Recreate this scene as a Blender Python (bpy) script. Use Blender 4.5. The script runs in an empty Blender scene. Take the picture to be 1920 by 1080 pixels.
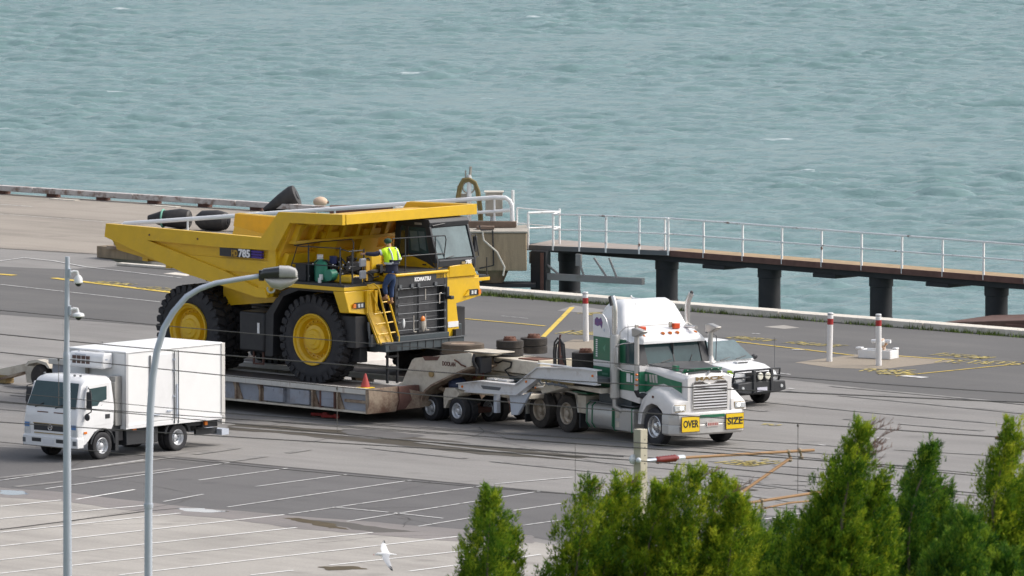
import bpy, bmesh, math, random
import numpy as np
from mathutils import Vector, Matrix

# ---------------------------------------------------------------- camera, world, sun, exposure
scene = bpy.context.scene
COL = scene.collection
R = math.radians

cam_d = bpy.data.cameras.new('camera')
cam = bpy.data.objects.new('camera', cam_d)
COL.objects.link(cam)
scene.camera = cam
CAM_PITCH = math.atan(1460 / 17000.0)
cam.location = (0, 0, 25.5)
cam.rotation_euler = (math.pi / 2 - CAM_PITCH, 0, 0)
cam_d.sensor_width = 36.0
cam_d.lens = 17000 / 1920 * 36.0
cam_d.clip_start = 1.0
cam_d.clip_end = 20000
cam_d.dof.use_dof = True
cam_d.dof.focus_distance = 252
cam_d.dof.aperture_fstop = 8

world = bpy.data.worlds.new('World')
scene.world = world
world.use_nodes = True
wn = world.node_tree
for n in list(wn.nodes): wn.nodes.remove(n)
sky = wn.nodes.new('ShaderNodeTexSky')
sky.sky_type = 'NISHITA'
sky.sun_disc = False
SUN_DIR = Vector((0.93, 0.12, 0.95)).normalized()      # towards the sun
sky.sun_elevation = math.asin(SUN_DIR.z)
sky.sun_rotation = math.atan2(SUN_DIR.x, SUN_DIR.y)
sky.altitude = 0
sky.air_density = 1.0
sky.dust_density = 4.0
sky.ozone_density = 1.0
bg = wn.nodes.new('ShaderNodeBackground')
bg.inputs['Strength'].default_value = 0.15
out = wn.nodes.new('ShaderNodeOutputWorld')
hs_n = wn.nodes.new('ShaderNodeHueSaturation'); hs_n.inputs['Saturation'].default_value = 0.55      # thin overcast: the blue is washed out
wn.links.new(sky.outputs[0], hs_n.inputs['Color'])
wn.links.new(hs_n.outputs[0], bg.inputs['Color'])
wn.links.new(bg.outputs[0], out.inputs['Surface'])

sun_d = bpy.data.lights.new('sun', 'SUN')
sun_d.energy = 1.3
sun_d.angle = R(20)
sun_d.color = (1.0, 0.96, 0.9)
sun = bpy.data.objects.new('sun', sun_d)
sun.rotation_euler = SUN_DIR.to_track_quat('Z', 'Y').to_euler()
COL.objects.link(sun)

scene.view_settings.view_transform = 'Standard'
scene.view_settings.look = 'None'
scene.view_settings.exposure = 0.5
scene.view_settings.gamma = 1.0
scene.render.engine = 'CYCLES'

# ---------------------------------------------------------------- materials
def srgb(r, g, b):
    f = lambda c: (c / 255 / 12.92) if c / 255 <= 0.04045 else ((c / 255 + 0.055) / 1.055) ** 2.4
    return (f(r), f(g), f(b), 1)

def mat(name, col, rough=0.5, metal=0.0, dirt=None, dirt_amt=0.0, dirt_scale=2.0, var=0.0, var_scale=3.0,
        bump=0.0, bump_scale=20.0, coat=0.0, spec=0.5, streak=False, lo=0.5, hi=0.75):
    """procedural surface: base colour, broad tone variation, patches of dirt or rust, fine bump"""
    m = bpy.data.materials.new(name)
    m.use_nodes = True
    nt = m.node_tree
    b = nt.nodes['Principled BSDF']
    b.inputs['Roughness'].default_value = rough
    b.inputs['Metallic'].default_value = metal
    b.inputs['Specular IOR Level'].default_value = spec
    b.inputs['Coat Weight'].default_value = coat
    tc = nt.nodes.new('ShaderNodeTexCoord')
    c = (*col[:3], 1)
    rgb = nt.nodes.new('ShaderNodeRGB'); rgb.outputs[0].default_value = c
    cur = rgb.outputs[0]
    vec = tc.outputs['Object']
    if streak:
        mp = nt.nodes.new('ShaderNodeMapping'); mp.inputs['Scale'].default_value = (1, 1, 0.18)
        nt.links.new(vec, mp.inputs[0]); vec = mp.outputs[0]
    if var > 0:
        n = nt.nodes.new('ShaderNodeTexNoise'); n.inputs['Scale'].default_value = var_scale
        n.inputs['Detail'].default_value = 6; n.inputs['Roughness'].default_value = 0.65
        nt.links.new(vec, n.inputs['Vector'])
        r = nt.nodes.new('ShaderNodeMapRange')
        r.inputs[1].default_value = 0.25; r.inputs[2].default_value = 0.75
        r.inputs[3].default_value = 1 - var; r.inputs[4].default_value = 1 + var
        nt.links.new(n.outputs[0], r.inputs[0])
        mx = nt.nodes.new('ShaderNodeMix'); mx.data_type = 'RGBA'; mx.blend_type = 'MULTIPLY'
        mx.inputs[0].default_value = 1
        nt.links.new(cur, mx.inputs[6]); nt.links.new(r.outputs[0], mx.inputs[7]); cur = mx.outputs[2]
    if dirt is not None:
        n = nt.nodes.new('ShaderNodeTexNoise'); n.inputs['Scale'].default_value = dirt_scale
        n.inputs['Detail'].default_value = 8; n.inputs['Roughness'].default_value = 0.7
        nt.links.new(vec, n.inputs['Vector'])
        r = nt.nodes.new('ShaderNodeMapRange')
        r.inputs[1].default_value = lo; r.inputs[2].default_value = hi
        r.inputs[3].default_value = 0; r.inputs[4].default_value = dirt_amt
        nt.links.new(n.outputs[0], r.inputs[0])
        mx = nt.nodes.new('ShaderNodeMix'); mx.data_type = 'RGBA'
        nt.links.new(r.outputs[0], mx.inputs[0])
        nt.links.new(cur, mx.inputs[6]); mx.inputs[7].default_value = (*dirt[:3], 1); cur = mx.outputs[2]
    nt.links.new(cur, b.inputs['Base Color'])
    if bump > 0:
        n = nt.nodes.new('ShaderNodeTexNoise'); n.inputs['Scale'].default_value = bump_scale
        n.inputs['Detail'].default_value = 4
        nt.links.new(tc.outputs['Object'], n.inputs['Vector'])
        bp = nt.nodes.new('ShaderNodeBump'); bp.inputs['Strength'].default_value = bump
        bp.inputs['Distance'].default_value = 0.02
        nt.links.new(n.outputs[0], bp.inputs['Height']); nt.links.new(bp.outputs[0], b.inputs['Normal'])
    return m

RUST = (0.16, 0.06, 0.03)
M = dict(
    yellow=mat('yellow_paint', (0.72, 0.445, 0.012), 0.38, coat=0.12, dirt=(0.40, 0.25, 0.06), dirt_amt=0.45, dirt_scale=1.0, var=0.07, bump=0.12, bump_scale=2.5),
    yellow_in=mat('worn_yellow_paint', (0.70, 0.40, 0.035), 0.45, dirt=(0.45, 0.3, 0.1), dirt_amt=0.4, dirt_scale=1.5, var=0.08),
    tyre=mat('tyre_rubber', (0.024, 0.024, 0.028), 0.75, dirt=(0.07, 0.065, 0.06), dirt_amt=0.5, dirt_scale=3, var=0.2, bump=0.3),
    tyre_dusty=mat('dusty_tyre_rubber', (0.045, 0.04, 0.037), 0.9, dirt=(0.13, 0.11, 0.09), dirt_amt=0.6, dirt_scale=4, var=0.2, bump=0.3),
    tyre_brown=mat('mud_coated_tyre', (0.12, 0.095, 0.075), 0.95, dirt=(0.2, 0.16, 0.12), dirt_amt=0.6, dirt_scale=4, var=0.2, bump=0.3),
    black=mat('black_steel', (0.021, 0.022, 0.026), 0.5, dirt=(0.06, 0.055, 0.05), dirt_amt=0.4, dirt_scale=2, var=0.2),
    soft_black=mat('black_plastic', (0.03, 0.032, 0.036), 0.55, var=0.15),
    slate=mat('slate_grey_paint', (0.045, 0.06, 0.07), 0.45, dirt=(0.1, 0.1, 0.1), dirt_amt=0.4, dirt_scale=3, var=0.15),
    radiator=mat('radiator_fin', (0.115, 0.115, 0.12), 0.65, var=0.2, var_scale=6),
    bar_grey=mat('grey_bar', (0.12, 0.13, 0.14), 0.5, metal=0.2),
    white=mat('white_paint', (0.80, 0.80, 0.80), 0.3, coat=0.3, dirt=(0.55, 0.53, 0.5), dirt_amt=0.25, dirt_scale=1.6, var=0.02),
    white_panel=mat('white_panel', (0.82, 0.82, 0.81), 0.45, dirt=(0.6, 0.6, 0.58), dirt_amt=0.2, dirt_scale=1.2, var=0.02),
    truck_white=mat('road_worn_white_paint', (0.74, 0.72, 0.70), 0.3, coat=0.3, dirt=(0.42, 0.38, 0.34), dirt_amt=0.4, dirt_scale=1.5, var=0.04),
    trailer_white=mat('chipped_off_white_paint', (0.58, 0.56, 0.52), 0.55, dirt=RUST, dirt_amt=0.8, dirt_scale=3.0, var=0.12, lo=0.58, hi=0.72, streak=True),
    trailer_panel=mat('lilac_grey_paint', (0.30, 0.32, 0.37), 0.6, dirt=(0.2, 0.16, 0.13), dirt_amt=0.6, dirt_scale=2.5, var=0.1),
    trailer_rust=mat('rusty_cream_paint', (0.34, 0.27, 0.20), 0.75, dirt=(0.12, 0.055, 0.035), dirt_amt=0.9, dirt_scale=2.0, var=0.25, lo=0.42, hi=0.62),
    cream=mat('dusty_cream_paint', (0.60, 0.55, 0.46), 0.6, dirt=(0.25, 0.17, 0.1), dirt_amt=0.6, dirt_scale=2.5, var=0.12, lo=0.48),
    deck=mat('worn_steel_deck', (0.085, 0.075, 0.07), 0.8, dirt=(0.16, 0.09, 0.06), dirt_amt=0.7, dirt_scale=3, var=0.3, lo=0.45),
    rust=mat('rusty_steel', (0.14, 0.06, 0.038), 0.85, dirt=(0.24, 0.13, 0.08), dirt_amt=0.6, dirt_scale=5, var=0.25),
    rust_brown=mat('red_brown_rusty_steel', (0.15, 0.075, 0.06), 0.85, dirt=(0.07, 0.035, 0.03), dirt_amt=0.8, dirt_scale=2.5, var=0.25, lo=0.4),
    chrome=mat('polished_steel', (0.62, 0.61, 0.60), 0.22, metal=0.85, var=0.05),
    brushed=mat('dusty_aluminium', (0.50, 0.49, 0.47), 0.42, metal=0.5, dirt=(0.3, 0.27, 0.24), dirt_amt=0.5, dirt_scale=3, var=0.1),
    rim_dirty=mat('dusty_wheel_rim', (0.46, 0.40, 0.33), 0.5, metal=0.3, dirt=(0.22, 0.15, 0.1), dirt_amt=0.7, dirt_scale=6, var=0.15),
    rim_clean=mat('silver_wheel_rim', (0.62, 0.63, 0.65), 0.35, metal=0.4, var=0.1, var_scale=8),
    green=mat('dark_green_paint', (0.012, 0.15, 0.072), 0.35, coat=0.3, dirt=(0.1, 0.16, 0.12), dirt_amt=0.3, dirt_scale=2, var=0.06),
    hood_grey=mat('dark_grey_bonnet', (0.07, 0.072, 0.076), 0.5, coat=0.0, var=0.08),
    glass=mat('tinted_glass', (0.045, 0.08, 0.085), 0.08, spec=0.35, var=0.25, var_scale=1.3),
    glass_pale=mat('painted_sky_reflection_glass', (0.13, 0.18, 0.19), 0.08, spec=0.35, var=0.35, var_scale=1.1, dirt=(0.08, 0.11, 0.12), dirt_amt=0.7, dirt_scale=1.4),  # pale sky reflection painted into the base colour, with random darker patches
    lamp_glass=mat('lamp_glass', (0.62, 0.64, 0.64), 0.12, spec=0.8, var=0.2, var_scale=12),
    amber=mat('amber_lens', (0.75, 0.20, 0.02), 0.25, spec=0.7),
    red=mat('red_paint', (0.36, 0.022, 0.022), 0.5, dirt=(0.5, 0.25, 0.2), dirt_amt=0.4, dirt_scale=6),
    cone=mat('faded_red_plastic', (0.42, 0.06, 0.05), 0.6, var=0.15),
    purple=mat('purple_decal', (0.05, 0.02, 0.22), 0.5),
    sign=mat('warning_yellow', (0.86, 0.58, 0.01), 0.5, var=0.04),
    ink=mat('black_lettering', (0.02, 0.02, 0.02), 0.6),
    gold=mat('gold_lettering', (0.36, 0.27, 0.13), 0.4, metal=0.4),
    galv=mat('galvanised_steel', (0.53, 0.575, 0.65), 0.45, metal=0.2, var=0.12, var_scale=4, streak=True),
    concrete=mat('weathered_concrete', (0.40, 0.37, 0.32), 0.9, dirt=(0.2, 0.17, 0.13), dirt_amt=0.7, dirt_scale=1.5, var=0.12, bump=0.4, lo=0.45),
    kerb=mat('bleached_concrete', (0.66, 0.61, 0.53), 0.9, dirt=(0.33, 0.29, 0.24), dirt_amt=0.6, dirt_scale=2.0, var=0.1, bump=0.4),
    block=mat('stained_concrete', (0.37, 0.285, 0.19), 0.9, dirt=(0.11, 0.09, 0.065), dirt_amt=0.8, dirt_scale=1.1, var=0.18, bump=0.5, streak=True, lo=0.42, hi=0.7),
    pile=mat('black_coated_steel', (0.012, 0.013, 0.017), 0.65, dirt=(0.035, 0.03, 0.03), dirt_amt=0.5, dirt_scale=1.2, var=0.25),
    timber=mat('sandy_decking', (0.36, 0.26, 0.15), 0.9, dirt=(0.22, 0.15, 0.09), dirt_amt=0.6, dirt_scale=2, var=0.15),
    rail_white=mat('peeling_white_rail_paint', (0.84, 0.84, 0.83), 0.5, dirt=RUST, dirt_amt=1.0, dirt_scale=2.0, var=0.03, lo=0.61, hi=0.65),
    rubber=mat('black_fender_rubber', (0.028, 0.026, 0.027), 0.6, dirt=(0.08, 0.07, 0.06), dirt_amt=0.6, dirt_scale=1.6, var=0.25, bump=0.5, bump_scale=4),
    hose_black=mat('black_hose', (0.02, 0.02, 0.022), 0.5),
    hose_olive=mat('olive_hose', (0.20, 0.15, 0.055), 0.7, var=0.2),
    orange_tube=mat('orange_coated_tube', (0.30, 0.165, 0.065), 0.6, dirt=(0.22, 0.16, 0.1), dirt_amt=0.5, dirt_scale=5, var=0.1),
    insulator=mat('brown_red_glaze', (0.22, 0.025, 0.02), 0.2, spec=0.8, var=0.15),
    porcelain=mat('white_porcelain', (0.62, 0.66, 0.70), 0.2, spec=0.7),
    wire=mat('weathered_wire', (0.14, 0.125, 0.115), 0.6),
    airtank=mat('green_cylinder_paint', (0.03, 0.21, 0.14), 0.45, var=0.15),
    hivis=mat('hi_vis_yellow', (0.62, 0.95, 0.02), 0.7, var=0.05, var_scale=8),
    navy=mat('navy_cloth', (0.022, 0.026, 0.05), 0.9, var=0.2, var_scale=8),
    jeans=mat('blue_denim', (0.028, 0.055, 0.13), 0.9, var=0.25, var_scale=10),
    skin=mat('skin', (0.48, 0.27, 0.19), 0.6),
    boots=mat('tan_leather', (0.30, 0.16, 0.07), 0.8, var=0.15),
    beanie=mat('dark_green_wool', (0.02, 0.06, 0.045), 0.95),
    reflect=mat('silver_reflective_tape', (0.55, 0.58, 0.60), 0.5),
    gull=mat('white_feathers', (0.80, 0.80, 0.80), 0.8, var=0.04, var_scale=20),
    gull_grey=mat('grey_feathers', (0.42, 0.43, 0.45), 0.8, var=0.08, var_scale=20),
    bark=mat('grey_brown_bark', (0.16, 0.125, 0.10), 0.95, var=0.25, var_scale=12),
    barge=mat('red_brown_steel_hull', (0.12, 0.065, 0.05), 0.8, dirt=(0.2, 0.12, 0.09), dirt_amt=0.6, dirt_scale=1.5, var=0.2),
    buoy=mat('sun_bleached_orange_plastic', (0.62, 0.45, 0.32), 0.6, dirt=(0.75, 0.72, 0.66), dirt_amt=0.9, dirt_scale=2.2),
)

# ---------------------------------------------------------------- mesh helpers
class MB:
    """collects shapes and links them as one mesh object"""
    def __init__(s): s.v = []; s.f = []; s.mi = []; s.cur = 0
    def add(s, vs, fs):
        o = len(s.v); s.v += [tuple(p) for p in vs]
        for f in fs: s.f.append(tuple(o + i for i in f)); s.mi.append(s.cur)
        return s
    def slot(s, i): s.cur = i; return s
    def box(s, x0, x1, y0, y1, z0, z1):
        vs = [(x0, y0, z0), (x1, y0, z0), (x1, y1, z0), (x0, y1, z0), (x0, y0, z1), (x1, y0, z1), (x1, y1, z1), (x0, y1, z1)]
        return s.add(vs, [(0, 3, 2, 1), (4, 5, 6, 7), (0, 1, 5, 4), (1, 2, 6, 5), (2, 3, 7, 6), (3, 0, 4, 7)])
    def obox(s, c, ax, ay, az, hx, hy, hz):
        """box with its own axes"""
        c, ax, ay, az = Vector(c), Vector(ax).normalized(), Vector(ay).normalized(), Vector(az).normalized()
        vs = []
        for k in (-1, 1):
            for (i, j) in ((-1, -1), (1, -1), (1, 1), (-1, 1)):
                vs.append(c + ax * hx * i + ay * hy * j + az * hz * k)
        return s.add(vs, [(0, 3, 2, 1), (4, 5, 6, 7), (0, 1, 5, 4), (1, 2, 6, 5), (2, 3, 7, 6), (3, 0, 4, 7)])
    def prism(s, pts, a, b, axis='y'):
        """polygon (u, v) extruded along an axis: y -> (x, z); x -> (y, z); z -> (x, y)"""
        n = len(pts)
        mk = {'y': lambda p, t: (p[0], t, p[1]), 'x': lambda p, t: (t, p[0], p[1]), 'z': lambda p, t: (p[0], p[1], t)}[axis]
        vs = [mk(p, a) for p in pts] + [mk(p, b) for p in pts]
        fs = [tuple(range(n)), tuple(range(2 * n - 1, n - 1, -1))]
        for i in range(n): fs.append((i, i + n, (i + 1) % n + n, (i + 1) % n))
        return s.add(vs, fs)
    def loft(s, secs, cap=True, closed=True):
        """list of equal-length 3-D sections"""
        n = len(secs[0]); vs = [p for q in secs for p in q]; fs = []
        for k in range(len(secs) - 1):
            for i in range(n if closed else n - 1):
                j = (i + 1) % n
                fs.append((k * n + i, k * n + j, (k + 1) * n + j, (k + 1) * n + i))
        if cap:
            fs.append(tuple(range(n - 1, -1, -1))); fs.append(tuple((len(secs) - 1) * n + i for i in range(n)))
        return s.add(vs, fs)
    def tube(s, path, r, n=8, cap=True):
        P = [Vector(p) for p in path]; rs = r if isinstance(r, (list, tuple)) else [r] * len(P)
        secs = []; prev = None
        for i, p in enumerate(P):
            d = (P[min(i + 1, len(P) - 1)] - P[max(i - 1, 0)]).normalized()
            if prev is None:
                up = Vector((0, 0, 1)) if abs(d.z) < 0.9 else Vector((1, 0, 0))
                a = d.cross(up).normalized()
            else:
                a = (prev - d * prev.dot(d)).normalized()
            prev = a; b = d.cross(a)
            secs.append([p + (a * math.cos(2 * math.pi * k / n) + b * math.sin(2 * math.pi * k / n)) * rs[i] for k in range(n)])
        return s.loft(secs, cap)
    def lathe(s, prof, c=(0, 0, 0), axis='y', n=32, sx=1.0, cap=True):
        """profile (t along axis, radius)"""
        secs = []
        for t, r in prof:
            ring = []
            for k in range(n):
                a = 2 * math.pi * k / n; u, w = math.cos(a) * r * sx, math.sin(a) * r
                q = {'y': (u, t, w), 'x': (t, u, w), 'z': (u, w, t)}[axis]
                ring.append((q[0] + c[0], q[1] + c[1], q[2] + c[2]))
            secs.append(ring)
        return s.loft(secs, cap)
    def ball(s, c, rx, ry=None, rz=None, nu=14, nv=9):
        ry = ry or rx; rz = rz or rx
        secs = []
        for i in range(nv + 1):
            t = -math.pi / 2 + math.pi * min(max(i / nv, 0.02), 0.98)
            secs.append([(c[0] + rx * math.cos(t) * math.cos(2 * math.pi * k / nu), c[1] + ry * math.cos(t) * math.sin(2 * math.pi * k / nu), c[2] + rz * math.sin(t)) for k in range(nu)])
        return s.loft(secs, True)
    def torus(s, c, R0, r, axis='z', n=24, m=8, a0=0, a1=2 * math.pi, wob=0.0):
        path = []
        full = abs(a1 - a0 - 2 * math.pi) < 1e-6
        for k in range(n + (0 if full else 1)):
            a = a0 + (a1 - a0) * k / n
            u, w = math.cos(a) * R0, math.sin(a) * R0
            q = {'y': (u, 0, w), 'x': (0, u, w), 'z': (u, w, 0)}[axis]
            path.append(Vector((q[0] + c[0], q[1] + c[1], q[2] + c[2])))
        if full: path.append(path[0]); path.append(path[1]); return s.tube(path, r, m, cap=False)
        return s.tube(path, r, m)
    def quad(s, a, b, c, d): return s.add([a, b, c, d], [(0, 1, 2, 3)])
    def poly(s, pts): return s.add(pts, [tuple(range(len(pts)))])
    def build(s, name, mats, parent=None, smooth=35, bevel=0.0, label=None, matrix=None):
        me = bpy.data.meshes.new(name)
        me.from_pydata(s.v, [], s.f)
        if not isinstance(mats, (list, tuple)): mats = [mats]
        for m in mats: me.materials.append(m)
        if any(s.mi): me.polygons.foreach_set('material_index', s.mi)
        bm = bmesh.new(); bm.from_mesh(me)
        bmesh.ops.recalc_face_normals(bm, faces=bm.faces)
        bm.to_mesh(me); bm.free()
        if smooth:
            me.polygons.foreach_set('use_smooth', [True] * len(me.polygons))
            me.set_sharp_from_angle(angle=R(smooth))
        me.update()
        o = bpy.data.objects.new(name, me); COL.objects.link(o)
        if bevel > 0:
            bv = o.modifiers.new('bevel', 'BEVEL'); bv.width = bevel; bv.segments = 2; bv.limit_method = 'ANGLE'; bv.angle_limit = R(40)
            bv.harden_normals = False
        if parent: o.parent = parent
        if matrix is not None: o.matrix_local = matrix
        if label: o['label'] = label
        return o

def tag(o, label, cat=None, group=None, kind=None):
    if label: o['label'] = label
    if cat: o['category'] = cat
    if group: o['group'] = group
    if kind: o['kind'] = kind
    return o

def thing(name, label, cat, loc=(0, 0, 0), rot=0.0, group=None):
    o = bpy.data.objects.new(name, None); COL.objects.link(o)
    o.empty_display_size = 0.3
    o.location = loc; o.rotation_euler = (0, 0, R(rot))
    return tag(o, label, cat, group)

def joint(name, parent, loc=(0, 0, 0), rot=(0, 0, 0)):
    o = bpy.data.objects.new(name, None); COL.objects.link(o); o.empty_display_size = 0.2
    o.parent = parent; o.location = loc; o.rotation_euler = rot
    return o

def copy_tree(o, parent=None):
    c = o.copy(); COL.objects.link(c); c.parent = parent
    for ch in list(o.children): copy_tree(ch, c)
    return c

def structure(o): o['kind'] = 'structure'; return o

def text_part(name, s, size, pos, facing, m, parent, width=None, bold=0.0, depth=0.006, align='CENTER', shear=0.0, up=None, right=None):
    cu = bpy.data.curves.new(name, 'FONT'); cu.body = s; cu.size = size; cu.align_x = align; cu.align_y = 'CENTER'
    cu.extrude = depth; cu.offset = bold; cu.shear = shear; cu.resolution_u = 3
    tmp = bpy.data.objects.new(name + '_curve', cu); COL.objects.link(tmp)
    dg = bpy.context.evaluated_depsgraph_get(); dg.update()
    me = bpy.data.meshes.new_from_object(tmp.evaluated_get(dg))
    bpy.data.objects.remove(tmp); bpy.data.curves.remove(cu)
    me.materials.clear(); me.materials.append(m)
    if width and len(me.vertices):
        xs = [v.co.x for v in me.vertices]; k = width / (max(xs) - min(xs))
        for v in me.vertices: v.co.x *= k
    if right is None:
        right = {'+x': (0, 1, 0), '-y': (1, 0, 0), '+y': (-1, 0, 0), '-x': (0, -1, 0)}[facing]
        up = up or (0, 0, 1)
    r, u = Vector(right).normalized(), Vector(up).normalized()
    nrm = r.cross(u)
    mt = Matrix((( r.x, u.x, nrm.x, pos[0]), (r.y, u.y, nrm.y, pos[1]), (r.z, u.z, nrm.z, pos[2]), (0, 0, 0, 1)))
    me.transform(mt)
    me.name = name
    o = bpy.data.objects.new(name, me); COL.objects.link(o); o.parent = parent
    return o

def arc(cx, cy, r, a0, a1, n):
    return [(cx + r * math.cos(R(a0 + (a1 - a0) * i / n)), cy + r * math.sin(R(a0 + (a1 - a0) * i / n))) for i in range(n + 1)]

def tyre_mesh(mb, Ro, w, Ri, n=40, groove=0.012, y0=0.0):
    """tyre of outer radius Ro and width w, axis y, centred on y0"""
    h = w / 2; s = (Ro - Ri)
    prof = [(-h * 0.80, Ri), (-h * 0.95, Ri + s * 0.25), (-h, Ri + s * 0.55), (-h * 0.97, Ri + s * 0.82), (-h * 0.86, Ro - s * 0.03),
            (-h * 0.80, Ro)]
    k = 5
    for i in range(k):
        a = -h * 0.76 + (h * 1.52) * i / k; b = -h * 0.76 + (h * 1.52) * (i + 1) / k
        prof += [(a, Ro), (b - 0.12 * h, Ro), (b - 0.10 * h, Ro - groove), (b - 0.02 * h, Ro - groove)]
    prof += [(h * 0.80, Ro), (h * 0.86, Ro - s * 0.03), (h * 0.97, Ri + s * 0.82), (h, Ri + s * 0.55), (h * 0.95, Ri + s * 0.25), (h * 0.80, Ri)]
    prof.append(prof[0])
    secs = []
    for t, r in prof:
        secs.append([(math.cos(2 * math.pi * k / n) * r, t + y0, math.sin(2 * math.pi * k / n) * r) for k in range(n)])
    mb.loft(secs, cap=False)
    return mb

# ================================================================ THE SETTING
def ground_mat(name, col, stain, lo=0.45, hi=0.75, amt=0.5, rough=0.9, spec=0.3, streak_ang=-44):
    m = bpy.data.materials.new(name); m.use_nodes = True; nt = m.node_tree; b = nt.nodes['Principled BSDF']
    b.inputs['Roughness'].default_value = rough; b.inputs['Specular IOR Level'].default_value = spec
    tc = nt.nodes.new('ShaderNodeTexCoord')
    mp = nt.nodes.new('ShaderNodeMapping'); mp.inputs['Rotation'].default_value = (0, 0, R(-streak_ang)); 
    mp2 = nt.nodes.new('ShaderNodeMapping'); mp2.inputs['Scale'].default_value = (0.10, 0.55, 1)
    nt.links.new(tc.outputs['Object'], mp.inputs[0]); nt.links.new(mp.outputs[0], mp2.inputs[0])
    def noise(src, sc, det=6, ro=0.6):
        n = nt.nodes.new('ShaderNodeTexNoise'); n.inputs['Scale'].default_value = sc; n.inputs['Detail'].default_value = det
        n.inputs['Roughness'].default_value = ro; nt.links.new(src, n.inputs['Vector']); return n.outputs[0]
    def rng(src, a, b_, c, d):
        r = nt.nodes.new('ShaderNodeMapRange'); r.inputs[1].default_value = a; r.inputs[2].default_value = b_
        r.inputs[3].default_value = c; r.inputs[4].default_value = d; nt.links.new(src, r.inputs[0]); return r.outputs[0]
    def mixc(f, a, bb, mode='MIX'):
        x = nt.nodes.new('ShaderNodeMix'); x.data_type = 'RGBA'; x.blend_type = mode
        if isinstance(f, float): x.inputs[0].default_value = f
        else: nt.links.new(f, x.inputs[0])
        for i, q in ((6, a), (7, bb)):
            if isinstance(q, tuple): x.inputs[i].default_value = (*q[:3], 1)
            else: nt.links.new(q, x.inputs[i])
        return x.outputs[2]
    w1 = noise(mp2.outputs[0], 1.2, 8, 0.62); w2 = noise(tc.outputs['Object'], 0.12, 5); w3 = noise(tc.outputs['Object'], 14, 5, 0.7)
    c = mixc(rng(w1, lo, hi, 0, amt), col, stain)
    c = mixc(1.0, c, rng(w2, 0.25, 0.75, 0.84, 1.14), 'MULTIPLY')
    c = mixc(1.0, c, rng(w3, 0.2, 0.8, 0.80, 1.16), 'MULTIPLY')
    # small dark oil spots
    vo = nt.nodes.new('ShaderNodeTexVoronoi'); vo.inputs['Scale'].default_value = 0.55; nt.links.new(tc.outputs['Object'], vo.inputs['Vector'])
    spot = rng(vo.outputs['Distance'], 0.05, 0.22, 0.30, 0.0)
    c = mixc(spot, c, tuple(q * 0.55 for q in stain[:3]))
    nt.links.new(c, b.inputs['Base Color'])
    bp = nt.nodes.new('ShaderNodeBump'); bp.inputs['Strength'].default_value = 0.25; bp.inputs['Distance'].default_value = 0.01
    nt.links.new(noise(tc.outputs['Object'], 40, 3), bp.inputs['Height']); nt.links.new(bp.outputs[0], b.inputs['Normal'])
    return m

GM = dict(
    road=ground_mat('pale_asphalt', (0.262, 0.25, 0.236), (0.185, 0.176, 0.168), amt=0.75),
    dark=ground_mat('dark_asphalt', (0.128, 0.124, 0.120), (0.17, 0.162, 0.152), amt=0.6),
    bays=ground_mat('bay_asphalt', (0.140, 0.135, 0.132), (0.105, 0.10, 0.10), amt=0.6),
    fore=ground_mat('pale_concrete_paving', (0.385, 0.36, 0.325), (0.25, 0.23, 0.21), amt=0.8),
    wharf=ground_mat('sandy_concrete', (0.34, 0.30, 0.255), (0.23, 0.205, 0.175), amt=0.9),
    pad=ground_mat('worn_pad_concrete', (0.30, 0.255, 0.20), (0.22, 0.19, 0.155), amt=0.5),
    damp=ground_mat('damp_asphalt', (0.115, 0.105, 0.092), (0.06, 0.05, 0.034), amt=0.95, rough=0.7, spec=0.25, lo=0.40, hi=0.60),
)

def sheet(name, pts, z, m, label=None):
    mb = MB(); mb.poly([(p[0], p[1], z) for p in pts])
    o = mb.build(name, m, smooth=0); structure(o)
    if label: o['label'] = label
    return o

KERB = lambda x: 306.2 - 0.907 * (x + 13.2)
land = [(-400, 90), (-400, 654), (-19.2, 338.4), (-8.6, 329.6), (-1.6, 323.8), (-3.0, 320.0), (-13.7, 308.3), (-13.2, 306.2),
        (-1.0, KERB(-1.0)), (15.9, KERB(15.9)), (60, KERB(60)), (300, KERB(300)), (300, -150), (-400, -150)]
mb = MB(); mb.prism(land, -8.0, 0.0, 'z'); structure(mb.build('quay_ground', GM['road'], smooth=0))
sheet('old_wharf_paving', [(-400, 584), (-400, 653.9), (-19.2, 338.3), (-8.6, 329.5), (-1.7, 323.7), (-3.1, 320.1), (-13.75, 308.5), (-13.9, 310.2), (-17.7, 312.9)], 0.004, GM['wharf'])
sheet('dark_asphalt_strip', [(-35.66, 324.92), (-17.30, 305.34), (-15.09, 304.26), (-13.43, 305.34), (-13.1, 305.7), (-1.0, KERB(-1)-0.6), (15.9, KERB(15.9)-0.6), (60, KERB(60)-0.6),
      (24.32, 250.82), (14.63, 257.75), (8.15, 265.39), (3.51, 270.24), (2.67, 269.05), (-0.98, 275.08), (-1.47, 275.96), (-11.03, 282.86), (-16.27, 287.01), (-33.06, 301.07)], 0.004, GM['dark'])
sheet('dark_asphalt_bays', [(-28.09, 255.45), (-13.98, 246.22), (-9.07, 243.56), (-3.68, 239.08), (1.39, 234.37), (5.98, 229.85), (20.93, 215.61),
      (19.52, 200.93), (5.67, 217.81), (2.49, 221.18), (0.53, 224.31), (-1.86, 224.90), (-4.30, 227.05), (-7.35, 230.10), (-11.65, 234.50), (-13.37, 235.40), (-26.74, 243.15)], 0.004, GM['bays'])
sheet('pale_concrete_paving', [(-26.62, 242.05), (-13.32, 234.50), (-11.61, 233.61), (-7.32, 229.23), (-4.28, 226.09), (-1.86, 223.96), (0.53, 223.38), (2.48, 220.27), (5.65, 216.93), (19.45, 200.17), (40, 170), (-60, 170)], 0.006, GM['fore'])
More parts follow.
